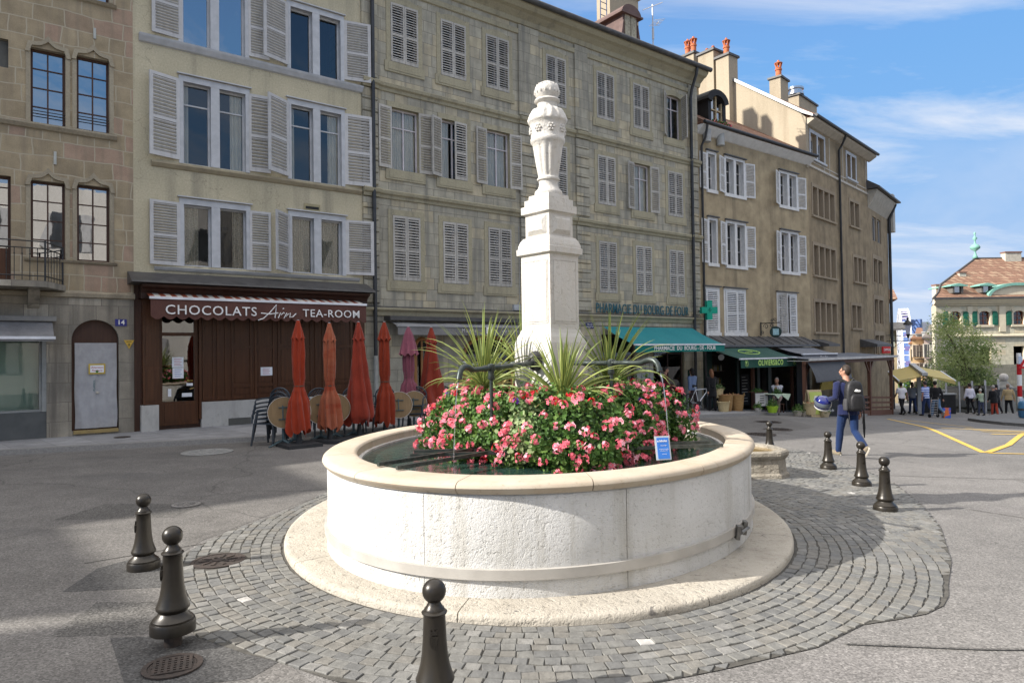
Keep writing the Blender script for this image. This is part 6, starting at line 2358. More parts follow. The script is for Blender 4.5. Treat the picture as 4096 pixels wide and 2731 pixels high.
for i, (x_, y_, rz_, lb) in enumerate(((-4.50, 13.42, .5, 'folded wooden table, leftmost, beside the stacked chairs'), (-4.33, 13.6, .5, 'folded wooden table half behind the leftmost orange parasol'), (-3.95, 14.1, .45, 'folded wooden table between the first two parasols'), (-3.72, 14.35, .45, 'folded wooden table just left of the faded salmon parasol'), (-3.42, 14.7, .4, 'folded wooden table between the salmon and the untied red parasol'), (-2.62, 15.75, .35, 'folded wooden table right of the dark orange parasol'), (-2.35, 16.3, .3, 'folded wooden table right of the mauve parasol'))):
    folded_table(lb, x_, y_, rz_, 6 + 2 * (i % 3))


def parasol(label, x, y, h, col, colf, prof, nf, seed, tie, cap, skew=0.0):
    z = gz(x, y)
    t = thing('closed_parasol', label, 'parasol', (x, y, z), seed * .7, 'closed parasols outside the tea room')
    r_ = random.Random(seed)
    ph = r_.uniform(0, 6)
    ph2 = r_.uniform(0, 6)
    fabm = cloth('parasol cloth %d' % seed, col, tuple(c * .82 for c in col), fade=colf)
    P = []
    for i in range(len(prof) - 1):
        for k in range(5):
            q = k / 5
            P.append((prof[i][0] + (prof[i + 1][0] - prof[i][0]) * (q * q * (3 - 2 * q)), prof[i][1] + (prof[i + 1][1] - prof[i][1]) * q))
    P.append(prof[-1])
    zlo, zhi = prof[0][1], prof[-1][1]

    def mod(a, i, zz):
        t_ = (zz - zlo) / (zhi - zlo)
        amp = .42 * (1 - .5 * t_)
        if tie and abs(zz - tie) < .12:
            amp *= .4
        s1 = math.sin(nf * a + ph + 1.5 * math.sin(2.1 * zz + ph2))
        f = 1 + amp * (abs(s1) ** .7 * (1 if s1 > 0 else -1)) * .55 + .10 * math.sin((nf // 2) * a + 3 * zz + ph2) + .04 * math.sin(19 * a + 5 * zz)
        return f
    m = MB()
    m.lathe(P, 56, mod=mod, cap=False)
    # ragged hem: points of the folded cloth hang lower
    for k in range(56):
        a = TAU * k / 56
        m.v[k] = (m.v[k][0], m.v[k][1], m.v[k][2] + .10 * math.sin(nf * a + ph) * (.6 + .4 * math.sin(3 * a + ph2)) - .02)
        m.v[56 + k] = (m.v[56 + k][0], m.v[56 + k][1], m.v[56 + k][2] + .05 * math.sin(nf * a + ph))
    if skew:
        m.v = [(vx + skew * max(0, .9 - vz), vy, vz) for vx, vy, vz in m.v]
    m.build('canopy', fabm, t, smooth=True)
    m = MB()
    zc_, rc_ = cap
    cp = [(rc_ * 1.05, zc_ - .03), (rc_ * .95, zc_), (rc_ * .78, zc_ + (zhi - zc_) * .35), (rc_ * .5, zc_ + (zhi - zc_) * .75), (.035, zhi + .01), (.03, zhi + .03)]
    m.lathe(cp, 48, mod=lambda a, i, zz: 1 + .16 * math.sin(8 * a + ph) * (1 - (zz - zc_) / (zhi - zc_ + .05)) + .05 * math.sin(3 * a), cap=False)
    for k in range(48):
        m.v[k] = (m.v[k][0], m.v[k][1], m.v[k][2] + .035 * math.sin(8 * TAU * k / 48 + ph))
    m.build('cap', fabm, t, smooth=True)
    if tie:
        MB().lathe([(.098, tie - .012), (.104, tie), (.098, tie + .012)], 20, cap=False).build('strap', surf('tie cord', (.10, .08, .06), None, 5), t, smooth=True)
    MB().tube([(0, 0, .05), (0, 0, zhi + .03)], .022, 10).build('pole', STEEL, t, smooth=True, auto=60)
    MB().ball((0, 0, zhi + .03), .028, 10, sz=.6).build('finial', surf('grey knob', (.3, .31, .33), None, 4), t, smooth=True)
    m = MB().box(-.34, .34, -.34, .34, .0, .07)
    m.lathe([(.06, .07), (.045, .28), (.03, .30)], 12)
    m.build('base', surf('dark base slab', (.035, .036, .038), None, 6, .6), t)


tied = lambda h: [(.20, .30), (.195, .55), (.17, .85), (.115, 1.05), (.092, 1.18), (.105, 1.35), (.115, 1.75), (.10, 2.10), (.05, h - .08), (.03, h)]
parasol('bright orange red closed parasol, leftmost and tied at the waist', -4.18, 13.35, 2.43, (.29, .036, .014), None, tied(2.43), 7, 1, 1.18, (2.12, .115))
parasol('faded salmon orange closed parasol, tied, second from the left', -3.74, 13.98, 2.40, (.33, .10, .052), (.26, .045, .02), tied(2.40), 8, 2, 1.15, (2.08, .115))
parasol('untied red closed parasol flaring to the hem, third from the left', -3.30, 14.68, 2.45, (.25, .036, .02), None, [(.25, .36), (.28, .48), (.22, .9), (.165, 1.4), (.125, 1.9), (.095, 2.15), (.05, 2.38), (.03, 2.45)], 6, 3, None, (2.12, .12))
parasol('dark orange closed parasol, tied, in front of the downpipe', -2.86, 15.3, 2.50, (.24, .034, .014), None, tied(2.50), 7, 4, 1.20, (2.16, .135))
parasol('mauve pink closed parasol with a wide pleated cap', -2.52, 16.6, 2.48, (.235, .075, .105), None, [(.20, .70), (.21, .82), (.16, 1.05), (.105, 1.25), (.115, 1.5), (.12, 1.75), (.08, 2.1), (.03, 2.48)], 9, 5, 1.28, (1.86, .21))
parasol('red closed parasol, rightmost, half hidden behind the flowers', -2.02, 17.1, 2.50, (.24, .036, .02), None, [(.34, .40), (.33, .6), (.25, 1.1), (.175, 1.6), (.11, 2.1), (.05, 2.42), (.03, 2.50)], 6, 6, None, (2.16, .13))

# ------------------------------------------------------------------ people
def remeshed(name, mb, mat, voxel, parent=None):
    me = mb.mesh(name + '_src', mat)
    tmp = bpy.data.objects.new(name + '_src', me)
    COL.objects.link(tmp)
    md = tmp.modifiers.new('r', 'REMESH')
    md.mode = 'VOXEL'
    md.voxel_size = voxel
    md.use_smooth_shade = True
    sm = tmp.modifiers.new('s', 'SMOOTH')
    sm.iterations = 3
    sm.factor = .5
    dg = bpy.context.evaluated_depsgraph_get()
    out = bpy.data.meshes.new_from_object(tmp.evaluated_get(dg))
    out.name = name
    bpy.data.objects.remove(tmp)
    out.materials.clear()
    out.materials.append(mat)
    out.polygons.foreach_set('use_smooth', [True] * len(out.polygons))
    o = bpy.data.objects.new(name, out)
    link(o, parent)
    return o


SKIN = surf('skin', (.42, .23, .16), (.38, .20, .14), 9, .6)
SKIND = surf('tanned skin', (.26, .14, .09), (.23, .12, .08), 9, .6)
CM = {}


def cm(c, nm='cloth'):
    if c not in CM:
        CM[c] = cloth('%s %d' % (nm, len(CM)), c)
    return CM[c]


def person(label, x, y, rz, h=1.74, shirt=(.6, .6, .6), trousers=(.02, .02, .025), hair=(.03, .02, .015), legs=((14, 4), (-14, 26)), arms=((-12, 14, 6), (14, 18, 6)), lean=3, sleeve='long', z=None,
           voxel=.02, skin=None, shoes=(.03, .03, .03), hairlen=0, head_turn=0, coat=0.0, wide=1.0, group=None, stripes=None, glasses=False):
    z = gz(x, y) if z is None else z
    t = thing('person', label, 'person', (x, y, z), rz, group)
    k = h / 1.75
    t.scale = (k, k, k)
    skin = skin or SKIN
    J = {}
    low = 9
    for sd, (a, b) in ((-1, legs[0]), (1, legs[1])):
        hip = Vector((sd * .09, 0, 0))
        a_, b_ = rad(a), rad(b)
        kn = hip + Vector((sd * .01, math.sin(a_), -math.cos(a_))) * .44
        an = kn + Vector((0, math.sin(a_ - b_), -math.cos(a_ - b_))) * .43
        pit = rad(a - b)
        toe = an + Vector((sd * .02, .17 * math.cos(pit * .8) , .17 * math.sin(pit * .8) - .045))
        J[sd] = [hip, kn, an, toe]
        low = min(low, an.z - .06, toe.z - .025)
    up = Vector((0, 0, -low))
    for sd in J:
        J[sd] = [p + up for p in J[sd]]
    P = Vector((0, 0, -low))
    ln = rad(lean)

    def T(zz, yy=0.0, xx=0.0):
        return P + Vector((xx, math.sin(ln) * zz + yy, math.cos(ln) * zz))
    armj = {}
    for sd, (a, e, o_) in ((-1, arms[0]), (1, arms[1])):
        sh = T(.45, 0, sd * .175 * wide)
        a_, e_, oo = rad(a), rad(a + e), rad(o_)
        el = sh + Vector((sd * math.sin(oo), math.sin(a_) * math.cos(oo), -math.cos(a_) * math.cos(oo))) * .29
        wr = el + Vector((sd * math.sin(oo) * .3, math.sin(e_), -math.cos(e_))).normalized() * .25
        armj[sd] = [sh, el, wr]

    def torso(m, g, top=True):
        w = wide
        m.tube([T(-.08), T(.02), T(.14), T(.32), T(.43), T(.50)], [(.09 + g, .13 * w + g), (.115 + g, .165 * w + g), (.098 + g, .145 * w + g), (.115 + g, .175 * w + g), (.095 + g, .17 * w + g), (.055 + g, .075 + g)], 14)

    def armt(m, sd, g, full=True):
        sh, el, wr = armj[sd]
        if full:
            m.tube([sh + Vector((-sd * .05, 0, .01)), sh, sh.lerp(el, .5), el, el.lerp(wr, .4), wr], [.05 + g, .058 + g, .05 + g, .042 + g, .042 + g, .030 + g], 10)
        else:
            m.tube([sh + Vector((-sd * .05, 0, .01)), sh, sh.lerp(el, .35), sh.lerp(el, .75)], [.05 + g, .06 + g, .056 + g, .054 + g], 10)

    def legt(m, sd, g):
        hp, kn, an, toe = J[sd]
        m.tube([hp + Vector((-sd * .01, 0, .06)), hp, hp.lerp(kn, .5), kn, kn.lerp(an, .35), an], [.075 + g, .088 + g, .074 + g, .055 + g, .055 + g, .038 + g], 10)

    hc = T(.685, .02)
    m = MB()
    torso(m, 0)
    m.tube([T(.46), T(.54, .005), T(.62, .015)], [.075, .062, .056], 10)
    m.ball(hc, .078, 14, sz=1.42, sy=1.18)
    m.ball(hc + Vector((0, .055, -.06)), .05, 10, sz=1.0)
    ht = rad(head_turn)
    hd = lambda vx, vy, vz: hc + Vector((vx * math.cos(ht) - vy * math.sin(ht), vx * math.sin(ht) + vy * math.cos(ht), vz))
    nose = hd(0, .098, -.012)
    m.tube([hd(0, .08, .03), hd(0, .104, -.012), hd(0, .085, -.03)], [.010, .016, .012], 6)
    m.tube([hd(-.022, .088, -.055), hd(.022, .088, -.055)], .010, 6)
    for sg in (-1, 1):
        m.ball(hd(sg * .080, -.005, -.005), .026, 8, sx=.5, sz=1.25)
        m.ball(hd(sg * .030, .078, .025), .014, 6)
    for sd in (-1, 1):
        armt(m, sd, 0)
        legt(m, sd, 0)
        sh, el, wr = armj[sd]
        d = (wr - el).normalized()
        side = Vector((0, 1, 0)) - d * d.y
        side = side.normalized() if side.length > .1 else Vector((1, 0, 0))
        m.tube([wr, wr + d * .05, wr + d * .085], [(.028), (.036), (.034)], 8)
        for f, (o_, L_) in enumerate(((-.028, .075), (-.010, .085), (.010, .08), (.027, .062))):
            b0 = wr + d * .08 + side * o_
            m.tube([b0, b0 + d * L_ * .5 + Vector((-sd * .006, 0, 0)), b0 + d * L_ + Vector((-sd * .022, 0, .0))], [.010, .009, .007], 6)
        m.tube([wr + d * .03 + side * .03, wr + d * .065 + side * .052, wr + d * .095 + side * .056], [.012, .010, .008], 6)
        hp, kn, an, toe = J[sd]
        m.tube([an, an + (toe - an) * .4 + Vector((0, 0, -.02)), toe], [.04, .04, .03], 8)
    remeshed('body', m, skin, voxel if voxel > .012 else .009, t)
    m = MB()
    torso(m, .016)
    if coat:
        m.tube([T(.1), T(-.05), T(-coat)], [(.12, .165 * wide), (.14, .185 * wide), (.15, .195 * wide)], 14)
    else:
        m.tube([T(.05), T(-.07)], [(.132, .178 * wide), (.135, .18 * wide)], 14)
    for sd in (-1, 1):
        armt(m, sd, .014, sleeve == 'long')
    sm = cm(shirt, 'top')
    if stripes:
        sm, nt, b = newmat('striped shirt')
        spx = nd(nt, 'ShaderNodeSeparateXYZ', {0: obj_co(nt)})
        fr = math_(nt, 'FRACT', math_(nt, 'MULTIPLY', spx.outputs[2], 9.0))
        setin(nt, b, 'Base Color', mix(nt, math_(nt, 'GREATER_THAN', fr, .5), shirt, stripes))
    remeshed('top', m, sm, voxel, t)
    m = MB()
    m.tube([T(.06), T(-.02), T(-.10)], [(.112, .158 * wide), (.12, .168 * wide), (.10, .15 * wide)], 14)
    for sd in (-1, 1):
        legt(m, sd, .014)
    remeshed('trousers', m, cm(trousers, 'trousers'), voxel, t)
    for sd in (-1, 1):
        hp, kn, an, toe = J[sd]
        d = (toe - an)
        m = MB()
        dn = Vector((0, -d.z, d.y)).normalized()
        if dn.z > 0:
            dn = -dn
        heel = an + dn * .035 - d.normalized() * .05
        m.tube([heel - d.normalized() * .012, heel + d.normalized() * .02, an + dn * .02 + d * .35, toe + d.normalized() * .01, toe + d.normalized() * .035], [.028, .042, .048, .042, .022], 10)
        s_ = remeshed('shoe', m, cm(shoes, 'shoe'), voxel * .7, t)
        m = MB()
        m.tube([heel - d.normalized() * .02 + dn * .038, heel + d.normalized() * .03 + dn * .04, an + dn * .062 + d * .4, toe + dn * .035, toe + d.normalized() * .03 + dn * .025], [(.014, .03), (.014, .036), (.014, .036), (.014, .042), (.012, .03)], 8)
        m.build('sole', surf('pale sole', (.45, .42, .36), None, 5), s_)
    m = MB()
    m.ball(hd(0, -.022, .022), .086, 16, sz=1.32, sy=1.12)
    if hairlen:
        m.tube([hd(0, -.05, .02), hd(0, -.07, -.10), hd(0, -.075, -.10 - hairlen)], [.075, .08, .05], 10)
    hm = surf('hair %s' % label[:18], hair, tuple(c * .7 for c in hair), 30, .6, 40, .4)
    m.build('hair', hm, t, smooth=True)
    if glasses:
        m = MB()
        m.tube([hd(-.082, -.005, .02), hd(-.078, .09, .025)], .004, 5)
        m.tube([hd(.082, -.005, .02), hd(.078, .09, .025)], .004, 5)
        m.tube([hd(-.078, .095, .025), hd(.078, .095, .025)], .006, 5)
        m.build('glasses', BLACK, t)
    return t, T, armj, J, k


JEANS = (.010, .026, .085)
NAVY = (.013, .018, .062)
mx, my, mrz = 6.36, 12.98, rad(6)
t, T, AJ, JJ, kk = person('man in a dark blue jacket and jeans striding away with a backpack', mx, my, mrz, 1.76, NAVY, JEANS, (.035, .024, .018), ((16, 6), (-6, 46)), ((-22, 100, 20), (-14, 28, 10)), 4, voxel=.012,
                          shoes=(.20, .17, .12), head_turn=40, glasses=True, coat=.13, wide=1.1)
Mw = Matrix.Translation((mx, my, gz(mx, my))) @ Matrix.Rotation(mrz, 4, 'Z') @ Matrix.Scale(kk, 4)
bpt = thing('backpack', 'black backpack with side pockets on the back of the walking man', 'backpack', Mw @ T(.22, -.20), mrz)
BP = surf('black backpack nylon', (.014, .014, .016), (.022, .022, .024), 20, .5, 40, .2)


def rounded_pack(w, d, h, oy, oz):
    m = MB()
    prof = [(.55, 0), (.82, .03), (.96, .12), (1, .35), (.98, .65), (.86, .86), (.62, .97), (.3, 1.0)]
    vs = []
    n = 20
    for (s_, q) in prof:
        for i in range(n):
            a = TAU * i / n
            c, s2 = math.cos(a), math.sin(a)
            vs.append((w / 2 * s_ * abs(c) ** .6 * (1 if c > 0 else -1), oy + d / 2 * (s_ * .6 + .4) * abs(s2) ** .7 * (1 if s2 > 0 else -1), oz + h * q))
    m.add(vs, [(i * n + k_, i * n + (k_ + 1) % n, (i + 1) * n + (k_ + 1) % n, (i + 1) * n + k_) for i in range(len(prof) - 1) for k_ in range(n)])
    m.f.append(tuple(range(n - 1, -1, -1)))
    m.m.append(0)
    m.f.append(tuple(range((len(prof) - 1) * n, len(prof) * n)))
    m.m.append(0)
    return m


rounded_pack(.34, .20, .56, 0, -.26).build('main_bag', BP, bpt, smooth=True, auto=50)
rounded_pack(.26, .10, .30, -.10, -.24).build('front_pocket', BP, bpt, smooth=True, auto=50)
for sg in (-1, 1):
    rounded_pack(.07, .12, .22, -.01, -.25).build('side_pocket', surf('grey mesh pocket', (.05, .05, .055), None, 30), bpt, smooth=True).location = (sg * .165, 0, 0)
    MB().tube([(sg * .09, .06, .27), (sg * .11, .16, .31), (sg * .125, .30, .25), (sg * .13, .36, .12), (sg * .15, .28, -.05), (sg * .15, .10, -.16)], [(.006, .028)] * 6, 8).build('shoulder_strap', BP, bpt)
    MB().tube([(sg * .12, -.02, -.25), (sg * .13, -.06, -.42), (sg * .125, -.05, -.5)], .008, 5).build('loose_strap', BP, bpt)
MB().tube([(-.04, .02, .29), (0, .0, .335), (.04, .02, .29)], .009, 6).build('top_handle', BP, bpt)
m = MB()
m.prism_y([(-.045, .11), (-.01, .10), (.03, .105), (.05, .125), (.02, .14), (-.02, .145)], -.155, -.10)
m.build('white_emblem', WHITE, bpt)
hw = Mw @ AJ[-1][2]
hel = thing('motorcycle_helmet', 'shiny blue motorcycle helmet carried on the left arm of the walking man', 'helmet', hw + Vector((-.06, .03, -.05)), rad(60))
m = MB()
m.lathe([(.095, -.12), (.12, -.11), (.130, -.055), (.133, .0), (.126, .055), (.103, .095), (.066, .118), (1e-4, .13)], 28, sy=1.15)
m.build('shell', surf('glossy blue shell', (.008, .013, .13), (.006, .009, .06), 6, .12, coat=1.0), hel, smooth=True, auto=60)
MB().lathe([(.128, -.052), (.136, -.038), (.138, .018), (.130, .05)], 28, sy=1.15, cap=False).build('visor', surf('grey visor', (.10, .12, .15), None, 5, .1, coat=1.0), hel, smooth=True)
MB().lathe([(.122, -.115), (.131, -.102), (.133, -.08)], 28, sy=1.15, cap=False).build('trim', WHITE, hel, smooth=True)
hel.rotation_euler = (rad(20), rad(-25), rad(40))
mbag = Mw @ AJ[1][2]
um = thing('folded_umbrella', 'dark folded umbrella hanging beside the walking man', 'umbrella', mbag + Vector((.06, -.02, -.40)), 0)
MB().tube([(0, 0, -.10), (0, 0, .10), (0, 0, .42)], [.012, .024, .010], 8).build('canopy', BLACK, um)
MB().tube([(0, 0, .42), (0, 0, .50), (.02, 0, .53), (.04, 0, .51)], .008, 6).build('handle', surf('tan handle', (.4, .22, .12), None, 4), um)
# passers-by in the distance
GP = 'people walking down the street in the distance'
person('person in a white T-shirt and black trousers walking away by the yellow awning', 20.34, 35.76, rad(8), 1.72, (.72, .70, .74), (.012, .012, .014), (.012, .01, .01), ((-10, 30), (12, 4)), ((16, 14, 10), (-18, 12, 14)), sleeve='short', group=GP, skin=SKIND, wide=1.08)
person('person in a grey hooded jacket and jeans beside the white T-shirt', 21.69, 37.1, rad(-10), 1.72, (.20, .21, .23), (.02, .035, .09), (.10, .075, .06), ((12, 4), (-10, 20)), ((10, 20, 8), (-15, 30, 18)), group=GP, hairlen=.06)
person('man in a blue and white striped shirt with dark trousers', 21.18, 35.05, rad(12), 1.80, (.55, .60, .75), (.03, .05, .13), (.07, .06, .055), ((10, 4), (-12, 20)), ((-10, 20, 8), (12, 24, 10)), sleeve='short', group=GP, stripes=(.10, .16, .48))
person('man in a black sweater and pale blue jeans pulling a trolley', 20.99, 33.94, rad(-6), 1.84, (.012, .012, .014), (.10, .18, .30), (.015, .012, .01), ((14, 4), (-16, 44)), ((-14, 10, 6), (-20, 6, 12)), group=GP, shoes=(.5, .48, .45), wide=1.1)
person('person in a white long sleeved shirt and black trousers, alone in the road', 26.22, 39.2, rad(4), 1.74, (.66, .64, .72), (.010, .010, .012), (.04, .025, .02), ((6, 4), (-8, 14)), ((6, 8, 12), (-8, 8, 14)), group=GP)
person('person in a black coat and red trousers near the gate pillar', 26.19, 37.22, rad(8), 1.66, (.012, .012, .014), (.36, .055, .03), (.35, .33, .31), ((4, 2), (-6, 8)), ((6, 14, 6), (-4, 12, 6)), coat=.22, wide=1.2, group=GP)
person('person in dark clothes between the red trousers and the beige jacket', 28.3, 40.0, rad(0), 1.74, (.016, .017, .024), (.014, .014, .018), (.02, .016, .014), ((8, 2), (-10, 24)), coat=.12, group=GP)
person('person in a beige jacket and black trousers, rightmost of the group', 28.2, 38.9, rad(-10), 1.76, (.40, .30, .16), (.012, .012, .014), (.30, .20, .15), ((8, 2), (-10, 14)), ((10, 16, 10), (-12, 10, 14)), coat=.1, wide=1.15, group=GP)
person('small person in pale green with a buggy, left of the red trousers', 25.6, 37.4, rad(5), 1.45, (.35, .42, .30), (.05, .06, .10), (.5, .47, .42), ((6, 2), (-6, 10)), ((30, 20, 4), (30, 20, 4)), group=GP)
p_ = row_pt(14.35, -1.0)
person('man with glasses in a maroon top outside the pharmacy', p_.x, p_.y, rad(-95), 1.74, (.09, .012, .016), (.03, .03, .04), (.03, .02, .015), ((2, 0), (-2, 2)), ((10, 60, 8), (5, 40, 8)), glasses=True)
p_ = row_pt(16.75, -1.3)
person('person with long auburn hair in black at the pharmacy door', p_.x, p_.y, rad(20), 1.68, (.012, .012, .014), (.012, .012, .014), (.22, .10, .05), ((4, 0), (-4, 4)), hairlen=.22, coat=.3)
p_ = row_pt(16.1, -.9)
person('person with dark hair in a pale blue top going into the pharmacy', p_.x, p_.y, rad(30), 1.70, (.16, .22, .36), (.05, .03, .03), (.02, .014, .012), ((4, 0), (-6, 8)), hairlen=.08)
ox, oy = 10.55, 27.25
person('man in a pale grey shirt sitting with arms folded outside the olive shop', ox, oy, rad(150), 1.74, (.36, .38, .42), (.30, .22, .20), (.10, .09, .085), ((72, 74), (64, 62)), ((34, 92, -22), (30, 88, -24)), skin=SKIND, lean=8, z=gz(ox, oy))
st_ = thing('stool', 'small dark stool under the man in the pale grey shirt', 'stool', (ox + .04, oy + .05, gz(ox, oy)), 0)
MB().box(-.18, .18, -.18, .18, .40, .44).build('seat', DARKWOOD, st_)
for sx_ in (-.15, .15):
    for sy_ in (-.15, .15):
        MB().box(sx_ - .018, sx_ + .018, sy_ - .018, sy_ + .018, 0, .40).build('leg', DARKWOOD, st_)

# ------------------------------------------------------------------ bicycle
p_ = row_pt(16.2, -1.15)
bt = thing('bicycle', 'white and grey racing bicycle leaning beside the pharmacy drainpipe', 'bicycle', (p_.x, p_.y, gz(p_.x, p_.y) + .10), ROW_A - rad(8))
WFRAME = surf('white bicycle paint', (.62, .63, .65), None, 4, .3, coat=.6)
for wx in (-.50, .50):
    m = MB()
    m.tube([(wx + .335 * math.cos(TAU * k / 28), 0, .345 + .335 * math.sin(TAU * k / 28)) for k in range(29)], .014, 7)
    w_ = m.build('wheel', BLACK, bt, smooth=True)
    m = MB()
    m.tube([(wx + .312 * math.cos(TAU * k / 28), 0, .345 + .312 * math.sin(TAU * k / 28)) for k in range(29)], .010, 6)
    for k in range(12):
        a = TAU * k / 12
        m.tube([(wx, 0, .345), (wx + .31 * math.cos(a), 0, .345 + .31 * math.sin(a))], .002, 3)
    m.tube([(wx, -.05, .345), (wx, .05, .345)], .018, 8)
    m.build('rim', BLACKIRON, w_)
m = MB()
A, B_, C_, D_, E_ = (-.50, 0, .345), (-.08, 0, .29), (-.22, 0, .80), (.36, 0, .82), (.34, 0, .70)
for (a, b, r) in ((B_, C_, .018), (C_, D_, .017), (B_, E_, .021), (D_, E_, .02), (A, B_, .011), (A, C_, .010), (E_, (.50, 0, .345), .013), (C_, (-.26, 0, .93), .013)):
    m.tube([a, b], r, 8)
m.build('frame', WFRAME, bt, smooth=True, auto=60)
m = MB()
m.tube([(.36, 0, .82), (.37, 0, .90), (.44, 0, .92)], .015, 6)
for sg in (-1, 1):
    m.tube([(.44, 0, .92), (.44, sg * .20, .92), (.54, sg * .21, .90), (.56, sg * .21, .82), (.48, sg * .21, .78)], .014, 6)
m.build('handlebar', BLACK, bt)
m = MB().tube([(-.38, 0, .94), (-.28, 0, .95), (-.12, 0, .94)], [(.012, .06), (.014, .045), (.01, .018)], 8).build('saddle', BLACK, bt)
m = MB()
m.lathe([(.09, -.006), (.09, .006)], 20)
m.v = [(v[0] - .08, v[2] - .04, .29 + v[1]) for v in m.v]
cr = m.build('crankset', BLACKIRON, bt)
MB().tube([(-.08, -.07, .29), (.02, -.08, .16), (.02, -.15, .16)], .010, 6).build('pedal', BLACKIRON, cr)

# ------------------------------------------------------------------ goods outside the olive shop
WICK = wood('wicker', (.36, .22, .09), (.24, .14, .055), .7, False)
STRAW = surf('straw weave', (.52, .42, .24), (.42, .33, .18), 26, .85, 40, .3)


def vpt(vx, d):
    return ((vx - 1176) / 1568 * d, d)


def basket(label, vx, d, r, h, mat, fill=True):
    x_, y_ = vpt(vx, d)
    t = thing('basket', label, 'basket', (x_, y_, gz(x_, y_) + .1), 0)
    m = MB()
    m.lathe([(r * .78, 0), (r * .92, h * .5), (r, h * .92), (r * 1.04, h * .95), (r * 1.04, h), (r * .95, h), (r * .88, h * .5)], 24, cap=False)
    m.lathe([(1e-4, .01), (r * .78, .01)], 24, cap=False)
    for z_ in (.2, .4, .6, .8):
        m.lathe([(r * (.79 + .2 * z_), h * z_ - .012), (r * (.82 + .2 * z_), h * z_), (r * (.79 + .2 * z_), h * z_ + .012)], 24, cap=False)
    b_ = m.build('body', mat, t, smooth=True, auto=40)
    if fill:
        m = MB()
        rr_ = random.Random(int(vx))
        for i in range(14):
            m.ball((rr_.uniform(-.6, .6) * r, rr_.uniform(-.6, .6) * r, h * .93 + rr_.uniform(0, .05)), .055, 6, sz=.7)
        m.build('contents', surf('wooden spoons', (.30, .16, .08), (.2, .1, .05), 9), t)
    for sg in (-1, 1):
        MB().tube([(sg * r * .5, -r * .85, h * .95), (sg * r * .35, -r * .95, h * 1.25), (0, -r, h * 1.32)] if False else [(sg * r, -.07, h * .93), (sg * r * 1.06, 0, h * 1.12), (sg * r, .07, h * .93)], .012, 5).build('handle', mat, t)
    return t


basket('tall brown wicker basket left of the pair under the green awning', 1664, 26.3, .28, .62, WICK)
basket('tall brown wicker basket right of the pair under the green awning', 1690, 26.6, .27, .62, WICK)
basket('pale straw bag standing in front of the wicker baskets', 1659, 25.8, .22, .36, STRAW, False)
basket('straw planter basket before the lime easel board', 1857, 26.1, .24, .44, STRAW)
x_, y_ = vpt(1648, 26.4)
t = thing('plant_stand', 'dark folding stand holding a straw pot of lavender', 'plant stand', (x_, y_, gz(x_, y_) + .10), 0)
m = MB()
for sg in (-1, 1):
    m.tube([(sg * .28, -.15, 0), (-sg * .12, .1, .52)], .014, 5)
m.build('legs_frame', BLACKIRON, t)
MB().lathe([(.14, .5), (.20, .86), (.17, .86), (.13, .52)], 18).build('pot', STRAW, t, smooth=True, auto=40)


def leafy(t, n, c, r, h, kinds, seed, size=.05, name='foliage'):
    rg = np.random.default_rng(seed)
    d = rg.normal(0, 1, (n, 3))
    d /= np.linalg.norm(d, axis=1)[:, None]
    d[:, 2] = np.abs(d[:, 2]) * 1.0 - .15
    Pn = np.array(c) + d * np.array([r, r, h]) * rg.uniform(.35, 1, n)[:, None]
    Vn, Fn, Mn_ = leaf_cloud(Pn, d, size, rg, rg.choice(kinds, n))
    o = bpy.data.objects.new(name, mesh_np(name, Vn, Fn, LEAF, Mn_))
    link(o, t)
    return o


leafy(t, 300, (0, 0, .86), .22, .2, [2, 3], 5)
for (lb, vx, d, potc, r) in (('green herb in a pale pot at the kerb, left of the lime trough', 1738, 25.9, (.45, .43, .40), .16), ('green herbs in a lime green trough outside the olive shop', 1771, 25.9, (.35, .55, .04), .24), ('small olive plant in a pale bowl, left one of two at the kerb', 1829, 26.0, (.42, .38, .32), .2), ('small olive plant in a pale bowl, right one of two at the kerb', 1843, 26.2, (.42, .38, .32), .2), ('pale wicker pot with a dry plant right of the lime easel board', 1891, 26.6, (.55, .46, .30), .22)):
    x_, y_ = vpt(vx, d)
    t = thing('potted_plant', lb, 'potted plant', (x_, y_, gz(x_, y_) + (.1 if vx < 1800 else .02)), 0)
    MB().lathe([(r * .6, 0), (r * .85, r * .8), (r * .9, r * 1.0), (r * .75, r * 1.0)], 16).build('pot', surf('pot %d' % vx, potc, None, 6), t, smooth=True, auto=40)
    leafy(t, 260, (0, 0, r), r * 1.1, r * 1.6, [0, 1, 2], vx, .045)
x_, y_ = vpt(1745, 26.8)
t = thing('sign_stand', 'white printed card on a dark stand among the olive shop goods', 'sign', (x_, y_, gz(x_, y_) + .1), rad(15))
m = MB()
for sg in (-1, 1):
    m.tube([(sg * .2, 0, 0), (sg * .17, 0, .75)], .012, 5)
m.box(-.42, .3, -.03, .25, .74, .78)
m.build('stand', DARKWOOD, t)
cd = MB().box(-.28, .28, -.06, -.045, .22, .72).build('card', surf('pale card', (.55, .55, .53), None, 5), t)
m = MB()
for k in range(4):
    m.box(-.09, .09, -.064, -.06, .60 - .09 * k, .63 - .09 * k)
m.build('print', BLACK, cd)
leafy(t, 180, (-.1, .08, .8), .25, .14, [0, 2], 17, .05, 'herbs')
x_, y_ = vpt(1782, 26.6)
t = thing('display_table', 'small table under a pale green cloth with jars', 'table', (x_, y_, gz(x_, y_) + .1), rad(20))
for sx_ in (-.24, .24):
    for sy_ in (-.2, .2):
        MB().tube([(sx_ * 1.2, sy_, 0), (sx_, sy_, .68)], .014, 5).build('leg', BLACKIRON, t)
MB().box(-.32, .32, -.28, .28, .68, .71).build('table_top', DARKWOOD, t)
m = MB()
m.prism_z([(-.38, -.31), (.36, -.34), (.37, .3), (-.35, .31)], .712, .722)
